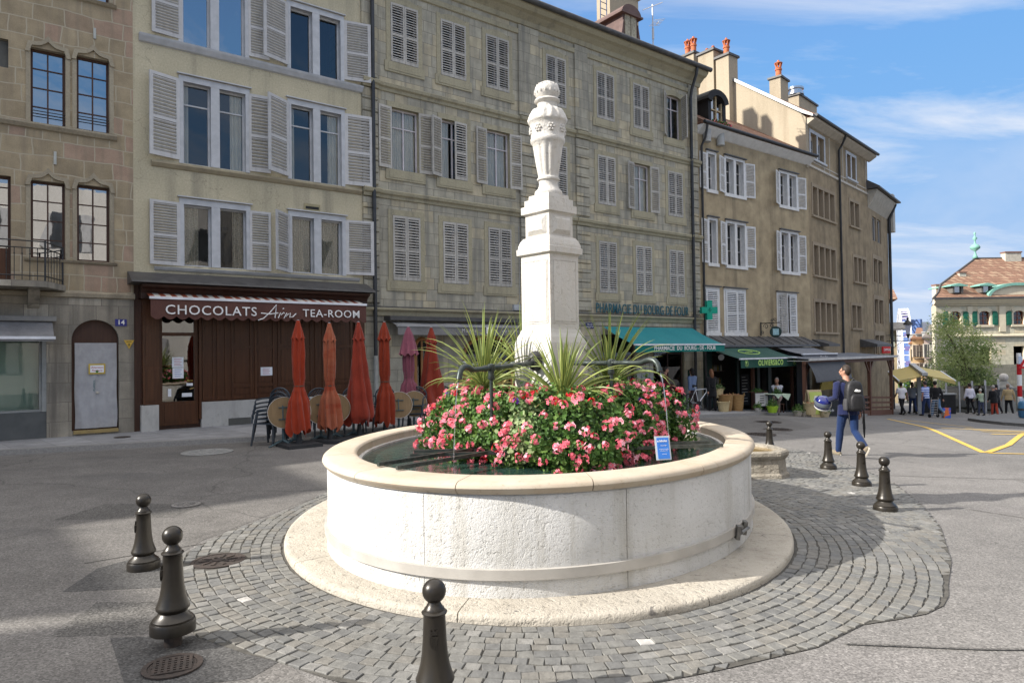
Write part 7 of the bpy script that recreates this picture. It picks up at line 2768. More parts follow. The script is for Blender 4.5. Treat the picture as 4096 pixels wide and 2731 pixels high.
m.face([(-.1, -.33, .715), (.36, -.342, .715), (.22, -.36, .48)])
m.face([(-.37, -.31, .715), (-.06, -.33, .715), (-.24, -.34, .55)])
m.build('cloth', cloth('pale green cloth', (.42, .52, .40)), t)
leafy(t, 220, (.05, .05, .74), .2, .3, [0, 2], 23, .05, 'herbs')
x_, y_ = vpt(1866, 26.9)
t = thing('easel_board', 'lime green wooden easel board with a white tree, outside the pergola', 'sign', (x_, y_, gz(x_, y_)), rad(12))
for sg in (-1, 1):
    MB().bar((-.30, sg * .03 - .16 * (sg < 0), .0) if False else (0, sg * .02, 1.05), (0, sg * .28, 0), .62, .03).build('leaf_board', wood('pale easel wood', (.50, .40, .24), (.42, .33, .2), .6), t)
pn = MB()
pn.add([(-.27, -.25, .12), (.27, -.25, .12), (.27, -.060, .98), (-.27, -.060, .98)], [(0, 1, 2, 3)])
po = pn.build('poster', surf('lime poster', (.36, .44, .10), (.42, .48, .14), 3, .6), t)
po.location = (0, -.035, 0)
m = MB()
for (cx_, cz_, r_) in ((0, .72, .085), (-.07, .68, .065), (.07, .69, .065), (-.03, .77, .06), (.04, .77, .055)):
    m.ball((cx_, -.25 + (cz_ - .12) * .221 - .012, cz_), r_, 10, sy=.08)
m.box(-.02, .02, -.145, -.125, .52, .66)
m.build('tree_emblem', LETW, po)
text('O&CO', 'lettering', .12, LETW, po, (0, -.19, .45), (math.pi / 2 - .21, 0, 0), .002)

# ------------------------------------------------------------------ wooden restaurant terrace with roof
PA = rad(46)
P0 = Vector((11.3, 26.9, 0))
t = thing('restaurant_pergola', 'brown timber restaurant terrace with a pale edged fabric roof and black side screen', 'pergola', P0, PA)
TW = wood('terrace timber', (.15, .07, .045), (.11, .052, .034), .6)
gl = lambda lx: gz(P0.x + math.cos(PA) * lx, P0.y + math.sin(PA) * lx)
for lx in (.75, 4.9, 8.9, 12.5):
    m = MB()
    m.box(lx - .07, lx + .07, .02, .16, gl(lx) - .1, 1.14)
    m.bar((lx, .09, .55), (lx + .55, .09, 1.12), .07, .07)
    if lx > 1:
        m.bar((lx, .09, .55), (lx - .55, .09, 1.12), .07, .07)
    m.build('post', TW, t)
    MB().box(lx - .06, lx + .06, 2.2, 2.32, gl(lx) - .1, 1.24).build('post', TW, t)
MB().box(.6, 12.7, -.02, .12, 1.14, 1.28).build('beam', TW, t)
ro = MB()
for k in range(3):
    ro.add([(.6 + 4.02 * k, -.18, 1.36), (4.54 + 4.02 * k, -.18, 1.36), (4.54 + 4.02 * k, 2.5, 1.60), (.6 + 4.02 * k, 2.5, 1.60)], [(0, 1, 2, 3)])
ro.build('fabric_roof', cloth('slate roof cloth', (.13, .14, .16), (.11, .115, .13)), t)
m = MB()
m.box(.55, 12.75, -.22, -.16, 1.30, 1.40)
for k in range(25):
    m.box(.6 + .5 * k, .64 + .5 * k, -.21, 2.4, 1.285, 1.31)
m.build('roof_edge', surf('pale grey edge', (.50, .49, .47), None, 4, .5), t)
m = MB()
vs = []
for j in range(5):
    for i in range(13):
        u, v_ = i / 12, j / 4
        vs.append((.65 + 4.2 * u - .25 * v_, -.08 - .42 * v_ - .05 * math.sin(math.pi * v_), 1.22 - .72 * v_))
m.add(vs, [(j * 13 + i, (j + 1) * 13 + i, (j + 1) * 13 + i + 1, j * 13 + i + 1) for j in range(4) for i in range(12)])
m.bar((.4, -.5, .48), (4.6, -.5, .48), .05, .06)
m.build('drop_screen', cloth('dark slate screen', (.055, .060, .070), (.045, .05, .06)), t, smooth=True, auto=40)
bo_ = MB().box(.85, 4.85, -.06, .0, -1.25, -.25).build('menu_board', BLACK, t)
text('Mortimer', 'lettering', .34, LETW, bo_, (2.3, -.07, -.55), depth=.002)
text('Restaurant - Epicerie fine', 'lettering', .18, LETW, bo_, (2.6, -.07, -.86), depth=.002)
text('Bar a vin', 'lettering', .18, LETW, bo_, (2.6, -.07, -1.07), depth=.002)
m = MB()
for (x0, x1) in ((5.0, 8.85), (8.95, 12.45)):
    zz = (gl(x0) + gl(x1)) / 2
    for k in range(3):
        m.bar((x0, .09, gl(x0) + .38 + .25 * k), (x1, .09, gl(x1) + .38 + .25 * k), .03, .09)
    m.add([(x0, .06, gl(x0) - .1), (x1, .06, gl(x1) - .1), (x1, .06, gl(x1) + .26), (x0, .06, gl(x0) + .26)], [(0, 1, 2, 3)])
m.build('railing', TW, t)
m = MB()
m.box(5.2, 12.3, 1.2, 1.25, -1.6, -.75)
m.build('counter', BLACK, t)
MB().box(4.95, 12.6, 2.05, 2.1, -1.9, 1.2).build('back_screen', BLACK, t)
yw = MB()
yw.prism_y([(6.3, -.2), (8.3, -.2), (7.6, .7), (7.0, .7)], 1.5, 1.55)
yw.box(9.3, 11.0, 1.5, 1.55, -1.0, .4)
yw.build('yellow_panel', surf('ochre panel', (.42, .30, .06), None, 4), t)
sg = MB().box(5.7, 7.0, -1.6, -1.53, 1.50, 1.86).build('red_sign', surf('red sign', (.55, .02, .02), None, 4), HD.t)
text('CHAMPAGNE', 'lettering', .2, LETW, sg, (6.35, -1.61, 1.68), depth=.002)
mw = MB().prism_x([(0, 2.3), (-.9, 2.0), (-.9, 1.85), (0, 1.85)], 7.2, 9.9).build('shop_canopy', LEAD, HD.t)
MB().prism_x([(0, 2.25), (-.8, 2.0), (-.8, 1.9), (0, 1.9)], .1, 1.6).build('shop_canopy', LEAD, HD.t)

# street lantern on the end house
lp = HE.t.matrix_world
lx, ly = (2086 - 1176) / 1568 * 42.5, 42.5
t = thing('street_lantern', 'black street lantern with a pale glass on a bracket at the end of the row', 'street lamp', (lx, ly, 2.62), 0)
t.scale = (.72, .72, .72)
m = MB()
m.lathe([(.16, 0), (.34, .82), (.30, .84)], 4, cap=False)
m.build('glass', surf('milky glass', (.55, .55, .62), None, 4, .3), t).rotation_euler = (0, 0, rad(20))
MB().lathe([(.36, .82), (.40, .86), (.24, 1.08), (.10, 1.2), (.07, 1.32), (.10, 1.38), (.03, 1.48)], 8).build('cap', BLACKIRON, t, smooth=True, auto=40)
m = MB()
m.lathe([(.05, -.35), (.10, -.2), (.17, 0), (.15, .02)], 8)
m.tube([(0, 0, -.30), (0, 0, -.55)], .03, 6)
m.tube([(-2.2, .6, -.55), (.6, -.15, -.55)], .035, 6)
m.tube([(-2.2, .6, -.1), (-1.2, .3, -.05), (-.2, .05, -.2)], .03, 6)
m.tube([(-2.2, .6, -1.6), (-1.4, .35, -1.3), (-.4, .1, -.6)], .025, 6)
m.build('bracket', BLACKIRON, t)

# ------------------------------------------------------------------ the far side of the street
def fx(vx, d):
    return (vx - 1176) / 1568 * d


def fz(vy, d, vx=2240):
    return CAM_H + (812.2 - .014 * (vx - 1176) - vy) / 1568 * d


# big cream house on the right, seen nearly square on
D = 62.0
HB = Bld('green_shutter_house', 'large sunlit cream house with green shutters and a tall tiled roof on the right', 'house', 0.0, (fx(2152, D), D, 0), rad(2))
HB.skew = .62
CSTONE = ashlar('cream greenish ashlar', (.56, .51, .375), (.50, .475, .37), (.36, .33, .25), 1.2, .5, .012, 0, .7, 2, (.58, .50, .35), .2)
CTRIM = surf('pale cream trim', (.62, .55, .40), (.56, .49, .36), 3, .8)
hz = lambda vy: fz(vy, D)
hx = lambda vx: fx(vx, D) - fx(2152, D)
holes = []
for vx in (2196, 2265, 2346):
    c = hx(vx)
    holes.append((c - .5, c + .5, hz(746), hz(715)))
holes += [(hx(2253), hx(2279), hz(838), hz(797)), (hx(2332), hx(2358), hz(850), hz(796))]
HB.wall(0, 15, -7, 6.05, holes, CSTONE, 10, .3, [CSTONE, CTRIM, DARKROOM])
REDW = surf('red brown window frame', (.20, .055, .025), None, 4, .5)
GSH = surf('green shutter', (.012, .115, .07), (.010, .095, .06), 5, .6)
for i, vx in enumerate((2196, 2265, 2346)):
    c = hx(vx)
    z0, z1 = hz(746), hz(715)
    HB.window(c - .5, c + .5, z0, z1, .15, 2, (.33, .66), .06, REDW, GLASS, bar=.03)
    m = MB()
    N = 8
    for k in range(N):
        u0, u1 = -1 + 2 * k / N, -1 + 2 * (k + 1) / N
        f = lambda u: z1 - .17 + .22 * (1 - u * u)
        m.prism_y([(c + u0 * .502, f(u0)), (c + u1 * .502, f(u1)), (c + u1 * .7, f(u1) + .30), (c + u0 * .7, f(u0) + .30)], -.06, .02)
    m.box(c - .7, c - .502, -.059, .02, z0, z1 - .16)
    m.box(c + .502, c + .7, -.059, .02, z0, z1 - .16)
    m.box(c - .8, c + .8, -.14, .02, z0 - .2, z0)
    m.build('window_surround', CTRIM, HB.t)
    for sg in (-1, 1):
        a = c + sg * .72
        b = c + sg * 1.20
        x0, x1 = min(a, b), max(a, b)
        m = MB()
        m.prism_y([(x0, z0 - .05), (x1, z0 - .05), (x1, z1 - .12 + (.12 if sg < 0 else 0)), ((x0 + x1) / 2, z1 + .03), (x0, z1 - .12 + (.12 if sg > 0 else 0))], -.12, -.065)
        for k in range(2):
            m.box(x0 + .08, x1 - .08, -.135, -.12, z0 + .1 + .62 * k, z0 + .58 + .62 * k)
        m.build('shutter', GSH, HB.t)
for (vx0, vx1) in ((2224, 2236), (2299, 2314)):
    MB().box(hx(vx0), hx(vx1), -.10, .02, hz(762), hz(703)).build('pilaster_strip', CTRIM, HB.t)
HB.band(-.1, 15, [(0, hz(702)), (-.15, hz(701)), (-.18, hz(699)), (0, hz(698))], CTRIM)
HB.band(-.1, 15, [(0, hz(775)), (-.2, hz(773)), (-.2, hz(770)), (0, hz(768))], CTRIM)
HB.band(-.3, 15, [(0, 5.6), (-.2, 5.7), (-.45, 6.0), (-.5, 6.1), (0, 6.11)], CTRIM, 'cornice')
MB().box(-.55, 15, -.62, -.3, 6.11, 6.28).build('gutter', LEAD, HB.t)
HTILE = ashlar('mottled clay tiles', (.27, .155, .105), (.20, .115, .08), (.12, .07, .05), .35, .28, .02, .05, 1.0, 2, (.34, .23, .155), .5)
apx = fx(2253, 66.6) - fx(2152, D)
zr = fz(592, 66.6)
m = MB()
rise = [(-.5, 6.28), (.35, 6.75), (1.1, 7.6), (4.6, zr)]
L0 = [(-.55, -.55, 6.28), (.45, .35, 6.8), (1.2, 1.1, 7.6), (apx, 4.6, zr)]
R0 = [(16, -.55, 6.28), (16, .35, 6.8), (16, 1.1, 7.6), (16, 4.6, zr)]
for k in range(3):
    m.face([L0[k], R0[k], R0[k + 1], L0[k + 1]])
    a, b = L0[k], L0[k + 1]
    m.face([(a[0] + .62 * (10 - 2 * a[1]), 10 - a[1], a[2]), a, b, (b[0] + .62 * max(0, 10 - 2 * b[1]), max(4.6, 10 - b[1]), b[2])])
m.face([(apx, 4.6, zr), (16, 4.6, zr), (16, 10, 6.2), (6.2, 10, 6.2)])
roof = m.build('roof', HTILE, HB.t)
MB().tube([L0[0], L0[1], L0[2], L0[3], (16, 4.6, zr)], .09, 6).build('ridge_flashing', LEAD, roof)
COPPER = surf('green copper', (.20, .42, .34), (.16, .34, .28), 6, .6)
m = MB().lathe([(.28, 0), (.16, .25), (.06, .6), (.10, .7), (.42, .95), (.45, 1.1), (.30, 1.3), (.10, 1.4), (.06, 1.75), (.22, 1.95), (.10, 2.1), (.05, 2.3), (.12, 2.45), (.01, 2.6)], 14, (apx, 4.6, zr))
m.build('finial', COPPER, roof, smooth=True)
for vx in (2201, 2269):
    c = hx(vx)
    zb = hz(672)
    m = MB()
    m.box(c - .5, c - .32, -.2, 2.6, zb, hz(656))
    m.box(c + .32, c + .5, -.2, 2.6, zb, hz(656))
    m.box(c - .32, c + .32, -.02, .8, zb, hz(656))
    d_ = m.build('dormer', surf('grey dormer cheek', (.14, .13, .115), None, 4), HB.t)
    m = MB()
    m.prism_y([(c - .8, hz(657)), (c + .8, hz(657)), (c + .8, hz(655)), (c, hz(650)), (c - .8, hz(655))], -.4, 2.8)
    m.build('dormer_roof', COPPER, d_)
    MB().box(c - .32, c + .32, -.06, -.03, zb + .05, hz(657)).build('pane', GLASS_SKY, d_)
c = hx(2340)
arc = [(c + 2.6 * math.cos(math.pi * k / 16), hz(683) + 1.05 * math.sin(math.pi * k / 16)) for k in range(17)]
arco = [(c + 2.85 * math.cos(math.pi * k / 16), hz(683) + 1.3 * math.sin(math.pi * k / 16)) for k in range(17)]
pdm = MB().prism_y(arc, -.2, 1.5).build('pediment', CTRIM, HB.t)
m = MB()
for k in range(16):
    m.prism_y([arc[k], arco[k], arco[k + 1], arc[k + 1]], -.4, 1.6)
m.build('pediment_edge', COPPER, pdm)
for (vx, y_, z0, z1, w) in ((2190, 2.0, hz(672), hz(650), .32), (2255, 2.4, hz(635), hz(620), .32), (2420, 4.4, zr - .2, zr + .45, .8)):
    c = hx(vx)
    o = MB().box(c - w, c + w, y_ - .3, y_ + .3, z0 - .25, z1).build('chimney', surf('pale chimney', (.5, .46, .38), None, 4), HB.t)
    MB().box(c - w - .06, c + w + .06, y_ - .36, y_ + .36, z1, z1 + .12).build('cap', surf('brown cap', (.22, .12, .09), None, 4), o)
# garden wall and gate pillar before the house
WALLG = ashlar('dark mossy and shaded wall', (.20, .19, .15), (.15, .145, .12), (.09, .09, .075), .7, .35, .01, .03, .7, 2, None, .3)
d = 46
t = thing('garden_wall', 'dark mossy stone wall behind the distant walkers', 'wall', (fx(2165, d), d, 0), 0)
MB().box(0, 9, 0, .4, -6, -1.2).build('masonry', WALLG, t)
MB().box(-.05, 9.05, -.06, .46, -1.2, -1.08).build('coping', surf('grey coping', (.3, .29, .26), None, 5), t)
t = thing('shaded_house_foot', 'foot of the cream house behind the willow, its shade in the colour', 'wall', (fx(2150, 58), 58, 0), 0)  # dark slab stands in for the shaded lower wall of the cream house
MB().box(0, 12, 0, .5, -8, fz(838, 58)).build('masonry', WALLG, t)
d = 44
t = thing('gate_pillar', 'grey stone gate pillar topped with a ball, beyond the walkers', 'pillar', (fx(2303, d), d, 0), 0)
m = MB()
m.box(-.42, .42, -.42, .42, -5, fz(893, d))
m.box(-.52, .52, -.52, .52, fz(893, d), fz(889, d))
m.lathe([(.62, 0), (.45, .12), (.30, .30), (.16, .42), (.14, .5)], 4, (0, 0, fz(889, d)))
m.build('shaft', surf('grey pillar stone', (.26, .255, .23), (.2, .195, .18), 4), t)
MB().ball((0, 0, fz(867, d)), .26, 16).build('ball', surf('pale stone ball', (.55, .51, .46), None, 4), t, smooth=True)
# glass wind break and dark planters left of the walkers
d = 41
t = thing('wind_break', 'dark glazed wind break with metal posts under the willow', 'screen', (fx(2170, d), d, 0), rad(-4))
for k in range(5):
    MB().box(k * .75 - .04, k * .75 + .04, -.04, .04, -3.2, fz(878, d) + .05 * k).build('post', STEEL, t)
MB().box(0, 3, -.01, .01, -2.9, fz(885, d)).build('pane', glassmat('dark screen glass', (.25, .27, .25), .12), t)
MB().box(0, 3, -.05, .05, -3.2, -2.5).build('plinth', BLACK, t)
# yellow double awning on a mast
d = 37
t = thing('yellow_double_awning', 'freestanding pale yellow double awning on a grey mast', 'awning', (fx(2108, d), d, 0), rad(-18))
zt = fz(853, d)
YC = cloth('pale yellow awning cloth', (.50, .40, .14), (.46, .37, .14))
for sg, L_ in ((-1, 1.2), (1, 1.4)):
    m = MB()
    m.add([(0, -1.2, zt - .1), (0, 1.4, zt + .35), (sg * L_, 1.4, zt + .02), (sg * L_, -1.2, zt - .40)], [(0, 1, 2, 3)])
    m.add([(sg * L_, -1.2, zt - .41), (sg * L_, 1.4, zt + .01), (sg * L_, 1.4, zt - .2), (sg * L_, -1.2, zt - .62)], [(0, 1, 2, 3)])
    m.add([(0, -1.21, zt - .11), (sg * L_, -1.21, zt - .41), (sg * L_, -1.21, zt - .60)], [(0, 1, 2)])
    m.build('cloth', YC, t)
    MB().bar((sg * L_, -1.22, zt - .41), (sg * L_, 1.42, zt + .01), .06, .06).build('front_bar', BARW, t)
m = MB()
m.bar((0, -1.3, zt - .06), (0, 1.5, zt + .40), .26, .16)
m.build('cassette', surf('pale grey metal', (.45, .45, .44), None, 4, .5), t)
MB().box(-.09, .09, -.09, .09, -2.4, zt).build('mast', surf('grey mast', (.36, .37, .37), None, 4, .5), t)
# low dark cafe kit and trolley
d = 38.5
t = thing('cafe_barrier', 'low dark barrier and planters behind the striped shirt', 'barrier', (fx(2098, d), d, 0), 0)
MB().box(0, 2.3, 0, .2, -3, fz(905, d)).build('panel', BLACK, t)
MB().box(-.05, 2.35, -.03, .23, fz(905, d), fz(902, d)).build('rail', STEEL, t)
tx, ty = fx(2140, 33.6), 33.6
t = thing('hand_trolley', 'small wire hand trolley with a blue and orange bag pulled by the man in black', 'trolley', (tx, ty, gz(tx, ty)), rad(10))
m = MB()
for sg in (-1, 1):
    m.tube([(sg * .2, 0, .1), (sg * .2, -.1, 1.0)], .015, 5)
for k in range(7):
    m.tube([(-.2, -.015 * k, .15 + .12 * k), (.2, -.015 * k, .15 + .12 * k)], .010, 4)
m.build('frame', STEEL, t)
for sg in (-1, 1):
    m = MB().lathe([(.09, -.02), (.09, .02)], 14)
    m.v = [(v[2] + sg * .23, v[1], v[0] + .10) for v in m.v]
    m.build('wheel', BLACK, t)
b_ = thing('shopping_bag', 'blue and orange shopping bag beside the pale blue jeans', 'bag', (tx + .62, ty, gz(tx + .62, ty)), 0)
m = MB()
m.add([(-.16, -.1, .0), (.16, -.1, .0), (.16, .1, .0), (-.16, .1, .0), (-.2, -.06, .5), (.2, -.06, .5), (.2, .06, .5), (-.2, .06, .5)], [(3, 2, 1, 0), (0, 1, 5, 4), (1, 2, 6, 5), (2, 3, 7, 6), (3, 0, 4, 7)])
m.build('body', surf('blue and orange bag', (.60, .14, .03), (.03, .10, .45), 2.2, .6, lo=.48, hi=.52), b_)
MB().tube([(-.1, 0, .5), (0, 0, .66), (.1, 0, .5)], .012, 5).build('handle', BLACK, b_)
# traffic island with the striped post
ISL = [(22.6, 33.4), (21.0, 31.6), (20.3, 29.6), (20.0, 27.9), (21.5, 24), (30, 28), (36, 44), (27, 38), (24.2, 35)]
m = MB()
n = len(ISL)
top = [(x_, y_, gz(x_, y_) + .12) for x_, y_ in ISL]
m.add([(x_, y_, gz(x_, y_) - .1) for x_, y_ in ISL] + top, [(i, (i + 1) % n, n + (i + 1) % n, n + i) for i in range(n)])
m.face(top)
m.build('pavement_island', SETTS[1], kind='structure')
tx, ty = fx(2339, 36.5), 36.5
t = thing('warning_sign_post', 'red and white banded post with a triangular warning sign at the right edge', 'road sign', (tx, ty, gz(tx, ty)), 0)
RED = surf('red sign paint', (.55, .015, .02), None, 4, .5)
zb = fz(960, 36.5, 2339) - gz(tx, ty)
for k in range(6):
    MB().tube([(0, 0, zb + .0 + .58 * k), (0, 0, zb + .58 * (k + 1))], .11, 14).build('band', RED if k % 2 == 0 else WHITE, t, smooth=True, auto=60)
pn_ = MB().box(-.11, .11, -.13, -.112, zb + .72, zb + 1.08).box(-.11, .11, -.131, -.113, zb + 2.9, zb + 3.3)
pn_.build('sticker', surf('pale sticker', (.5, .58, .7), None, 3), t)
zt = fz(846, 36.5, 2339) - gz(tx, ty)
m = MB()
m.prism_y([(-.15, zt), (1.15, zt), (.5, zt + 1.12)], -.17, -.14)
tr = m.build('triangle', RED, t)
MB().prism_y([(.05, zt + .11), (.95, zt + .11), (.5, zt + .90)], -.175, -.168).build('white_field', WHITE, tr)
m = MB()
m.box(.40, .62, -.181, -.175, zt + .28, zt + .55)
m.prism_y([(.2, zt + .18), (.5, zt + .18), (.42, zt + .30), (.3, zt + .24)], -.181, -.175)
m.build('pictogram', BLACK, tr)
t = thing('blue_barrel', 'blue rounded litter bin at the right edge by the banded post', 'bin', (fx(2350, 33), 33, gz(fx(2350, 33), 33) + .1), 0)
MB().lathe([(.20, 0), (.27, .1), (.30, .45), (.27, .75), (.2, .85), (1e-4, .88)], 18).build('drum', surf('blue enamel bin', (.06, .18, .33), None, 4, .4), t, smooth=True, auto=50)
MB().lathe([(.305, .40), (.315, .45), (.305, .5)], 18, cap=False).build('rib', LEAD, t, smooth=True)

# ------------------------------------------------------------------ trees
BARK = surf('grey bark', (.16, .13, .10), (.10, .08, .06), 12, .9, 20, .6, .03, st=(3, 3, .6))


def tree(name, label, x, y, zb, trunk_h, trunk_r, blobs, nleaf, size, kinds, seed, weep=0.0, lean=(0, 0)):
    t = thing(name, label, 'tree', (x, y, zb), 0)
    rg = np.random.default_rng(seed)
    m = MB()
    top = (lean[0], lean[1], trunk_h)
    m.tube([(0, 0, -.5), (lean[0] * .4, lean[1] * .4, trunk_h * .5), top], [trunk_r * 1.2, trunk_r, trunk_r * .7], 10)
    for b in blobs:
        mid = ((top[0] + b[0]) / 2 + rg.normal(0, .1), (top[1] + b[1]) / 2, (top[2] * .8 + b[2]) / 2 + .2)
        m.tube([(top[0], top[1], top[2] * .85), mid, b[:3]], [trunk_r * .5, trunk_r * .32, trunk_r * .1], 7)
    m.build('trunk', BARK, t, smooth=True)
    Ps, Ns = [], []
    tot = sum(b[3] ** 2 for b in blobs)
    for b in blobs:
        n_ = int(nleaf * b[3] ** 2 / tot)
        d_ = rg.normal(0, 1, (n_, 3))
        d_ /= np.linalg.norm(d_, axis=1)[:, None]
        r_ = b[3] * rg.uniform(.25, 1, n_) ** .45 * (1 + .2 * np.sin(d_[:, 0] * 5 + seed) + .18 * np.sin(d_[:, 1] * 7) + .15 * np.sin(d_[:, 2] * 9))
        P_ = np.array(b[:3]) + d_ * r_[:, None] * np.array([1, 1, b[4]])
        if weep:
            k_ = rg.uniform(0, 1, n_) ** 1.3
            ang = np.round(np.arctan2(d_[:, 1], d_[:, 0]) * 6) / 6 + rg.normal(0, .04, n_)
            rr_ = b[3] * np.clip(np.round(rg.uniform(.3, 1.05, n_) * 5) / 5 + rg.normal(0, .03, n_), .1, 1.1)
            W_ = np.stack([b[0] + np.cos(ang) * rr_, b[1] + np.sin(ang) * rr_, b[2] + b[3] * b[4] * np.sqrt(np.clip(1 - (rr_ / b[3] / 1.12) ** 2, 0, 1)) - k_ * weep * (1 + .3 * np.sin(ang * 3))], -1)
            P_ = np.where((rg.uniform(0, 1, n_) < .62)[:, None], W_, P_)
        Ps.append(P_)
        Ns.append(d_)
    P_, N_ = np.concatenate(Ps), np.concatenate(Ns)
    cl_ = np.sin(P_[:, 0] * 3.1 + seed) * np.sin(P_[:, 1] * 2.7) + np.sin(P_[:, 2] * 3.3)
    kk_ = np.where(cl_ > .5, kinds[0], np.where(cl_ < -.5, kinds[2], kinds[1]))
    Vn, Fn, Mn_ = leaf_cloud(P_, N_, size, rg, kk_, .15, .5)
    o = bpy.data.objects.new('crown', mesh_np('crown', Vn, Fn, TLEAF, Mn_))
    link(o, t)
    return t


TLEAF = [leafmat('willow pale leaf', (.40, .45, .18), (.32, .38, .14), .45), leafmat('willow leaf', (.26, .33, .12), (.20, .26, .09), .45), leafmat('dark green leaf', (.08, .13, .05), (.06, .10, .04), .35), leafmat('yellow shrub leaf', (.26, .27, .07), (.32, .2, .07), .3), leafmat('shrub leaf', (.09, .17, .04), (.06, .12, .03), .3)]  # leaf tones differ by plant and by clump
d = 50
wx = fx(2205, d)
tree('willow_tree', 'weeping pale green willow in front of the cream house', wx, d, -3.4, 4.6, .22, [(-1.2, 0, 6.7, 1.0, 1.1), (.1, .2, 6.0, 1.3, 1.0), (1.3, -.2, 4.9, 1.2, 1.0), (.4, 0, 3.6, 1.6, .9), (-.9, .1, 4.2, 1.2, 1.1), (1.4, .2, 2.6, 1.1, 1.0), (0, .4, 2.0, 1.5, .9)], 11000, .15, (0, 0, 1), 31, 2.1, (.3, 0))
tree('dark_shrub', 'dark green shrubs at the foot of the willow', fx(2228, 49), 49, -3.2, 1.0, .1, [(-1.2, 0, 1.6, 1.0, 1.0), (.6, 0, 1.7, 1.1, 1.1), (1.8, 0, 2.0, .8, 1.1), (-.2, 0, .8, 1.2, .8)], 6000, .15, (1, 2, 2), 33)
tree('yellow_green_tree', 'small yellow green tree beyond the yellow awning', fx(2130, 60), 60, -5, 2.2, .15, [(0, 0, 3.2, 1.2, 1.2), (.8, 0, 2.4, 1.0, 1.0), (-.8, 0, 2.0, 1.0, 1.0), (.3, 0, 4.4, .8, 1.2), (0, 0, 1.0, 1.2, .8)], 6000, .17, (3, 4, 4), 35)
tree('far_tree', 'round green tree far down the street below the ferris wheel', fx(2078, 120), 120, -9, 2.5, .25, [(0, 0, 4.2, 1.9, 1.0), (1.4, 0, 3.4, 1.4, 1.0)], 3000, .3, (4, 4, 2), 37)

# ------------------------------------------------------------------ houses far down the hill
def far_house(label, vx0, vx1, d, v_eave, v_ridge, wall_c, roof_c, rows, cols, balcony=False, dorm=0):
    t = thing('distant_house', label, 'house', (fx(vx0, d), d, 0), 0)
    W_ = fx(vx1, d) - fx(vx0, d)
    ze, zr_ = fz(v_eave, d), fz(v_ridge, d)
    K_ = fx(vx0, d) / d
    MB().prism_z([(0, 0), (W_, 0), (W_ + K_ * 9, 9), (K_ * 9, 9)], -22, ze).build('wall', surf('far wall %s' % label[:9], wall_c, tuple(c * .9 for c in wall_c), .6, .9), t)
    m = MB()
    m.box(-.3, W_ + .3, -.5, 9.3, ze, ze + .25)
    h1 = ze + (zr_ - ze) * .5
    m.add([(-.2, -.4, ze + .25), (W_ + .2, -.4, ze + .25), (W_ + .2, 9.2, ze + .25), (-.2, 9.2, ze + .25), (.5, .7, h1), (W_ - .5, .7, h1), (W_ - .5, 8.2, h1), (.5, 8.2, h1), (W_ * .35, 4.4, zr_), (W_ * .75, 4.4, zr_)],
          [(0, 1, 5, 4), (1, 2, 6, 5), (2, 3, 7, 6), (3, 0, 4, 7), (4, 5, 9, 8), (5, 6, 9), (6, 7, 8, 9), (7, 4, 8)])
    m.v = [(x_ + K_ * y_, y_, z_) for x_, y_, z_ in m.v]
    r_ = m.build('roof', surf('far roof %s' % label[:9], roof_c, tuple(c * .75 for c in roof_c), 1.5, .85), t)
    m = MB()
    for k in range(dorm):
        c = W_ * (k + 1) / (dorm + 1)
        m.box(c - .5, c + .5, -.1, 2, ze + .3, h1 - .2)
        m.box(c - .65, c + .65, -.25, 2, h1 - .2, h1 - .05)
    if dorm:
        m.build('dormer', surf('grey dormer', (.3, .3, .29), None, 3), r_)
    wf = surf('far window', (.06, .055, .05), (.12, .11, .10), 1.0, .3)
    for r in range(rows):
        for c in range(cols):
            cx_ = W_ * (c + .5) / cols
            z1 = ze - .9 - 3.0 * r
            w = MB()
            w.box(cx_ - .5, cx_ + .5, -.06, -.005, z1 - 1.9, z1)
            wo_ = w.build('window', wf, t)
            m = MB()
            m.box(cx_ - .66, cx_ - .505, -.09, -.003, z1 - 1.95, z1 + .12)
            m.box(cx_ + .505, cx_ + .66, -.09, -.003, z1 - 1.95, z1 + .12)
            m.box(cx_ - .5, cx_ + .5, -.09, -.003, z1 + .003, z1 + .12)
            m.box(cx_ - .025, cx_ + .025, -.075, -.061, z1 - 1.9, z1)
            m.build('frame', surf('far frame', (.62, .56, .46), None, 2), wo_)
    if balcony:
        m = MB()
        m.box(.3, W_ - .3, -.9, 0, ze - 3.2, ze - 3.05)
        for k in range(int(W_ / .22)):
            m.box(.35 + .22 * k, .38 + .22 * k, -.88, -.85, ze - 3.05, ze - 2.1)
        m.box(.3, W_ - .3, -.9, -.84, ze - 2.1, ze - 2.0)
        m.build('balcony', BLACKIRON, t)
    return t


far_house('pink house with a grey mansard roof beside the willow, far down the hill', 2122, 2165, 105, 776, 741, (.58, .44, .36), (.20, .17, .15), 3, 3, True, 1)
far_house('ochre house with an orange hipped roof farther down the hill', 2095, 2128, 112, 778, 749, (.60, .46, .27), (.24, .13, .08), 4, 2, True, 1)
far_house('pale green shuttered house at the bottom of the street', 2090, 2104, 118, 788, 765, (.56, .52, .42), (.36, .20, .12), 4, 1)
t = thing('glass_tower', 'blue grey glass topped building on the skyline far behind the roofs', 'building', (fx(2116, 240), 240, 0), rad(25))
MB().box(0, 6, 0, 6, -20, fz(742, 240)).build('wall', surf('far pale wall', (.5, .5, .52), None, .5), t)
MB().box(-1, .0, -.5, 6, -20, fz(731, 240)).build('blue_screen', surf('blue glass screen', (.10, .16, .34), None, .5, .2), t)
MB().box(.5, 5.5, .5, 5.5, fz(742, 240), fz(737, 240)).build('roof_plant', surf('silver plant', (.55, .56, .58), None, .5), t)
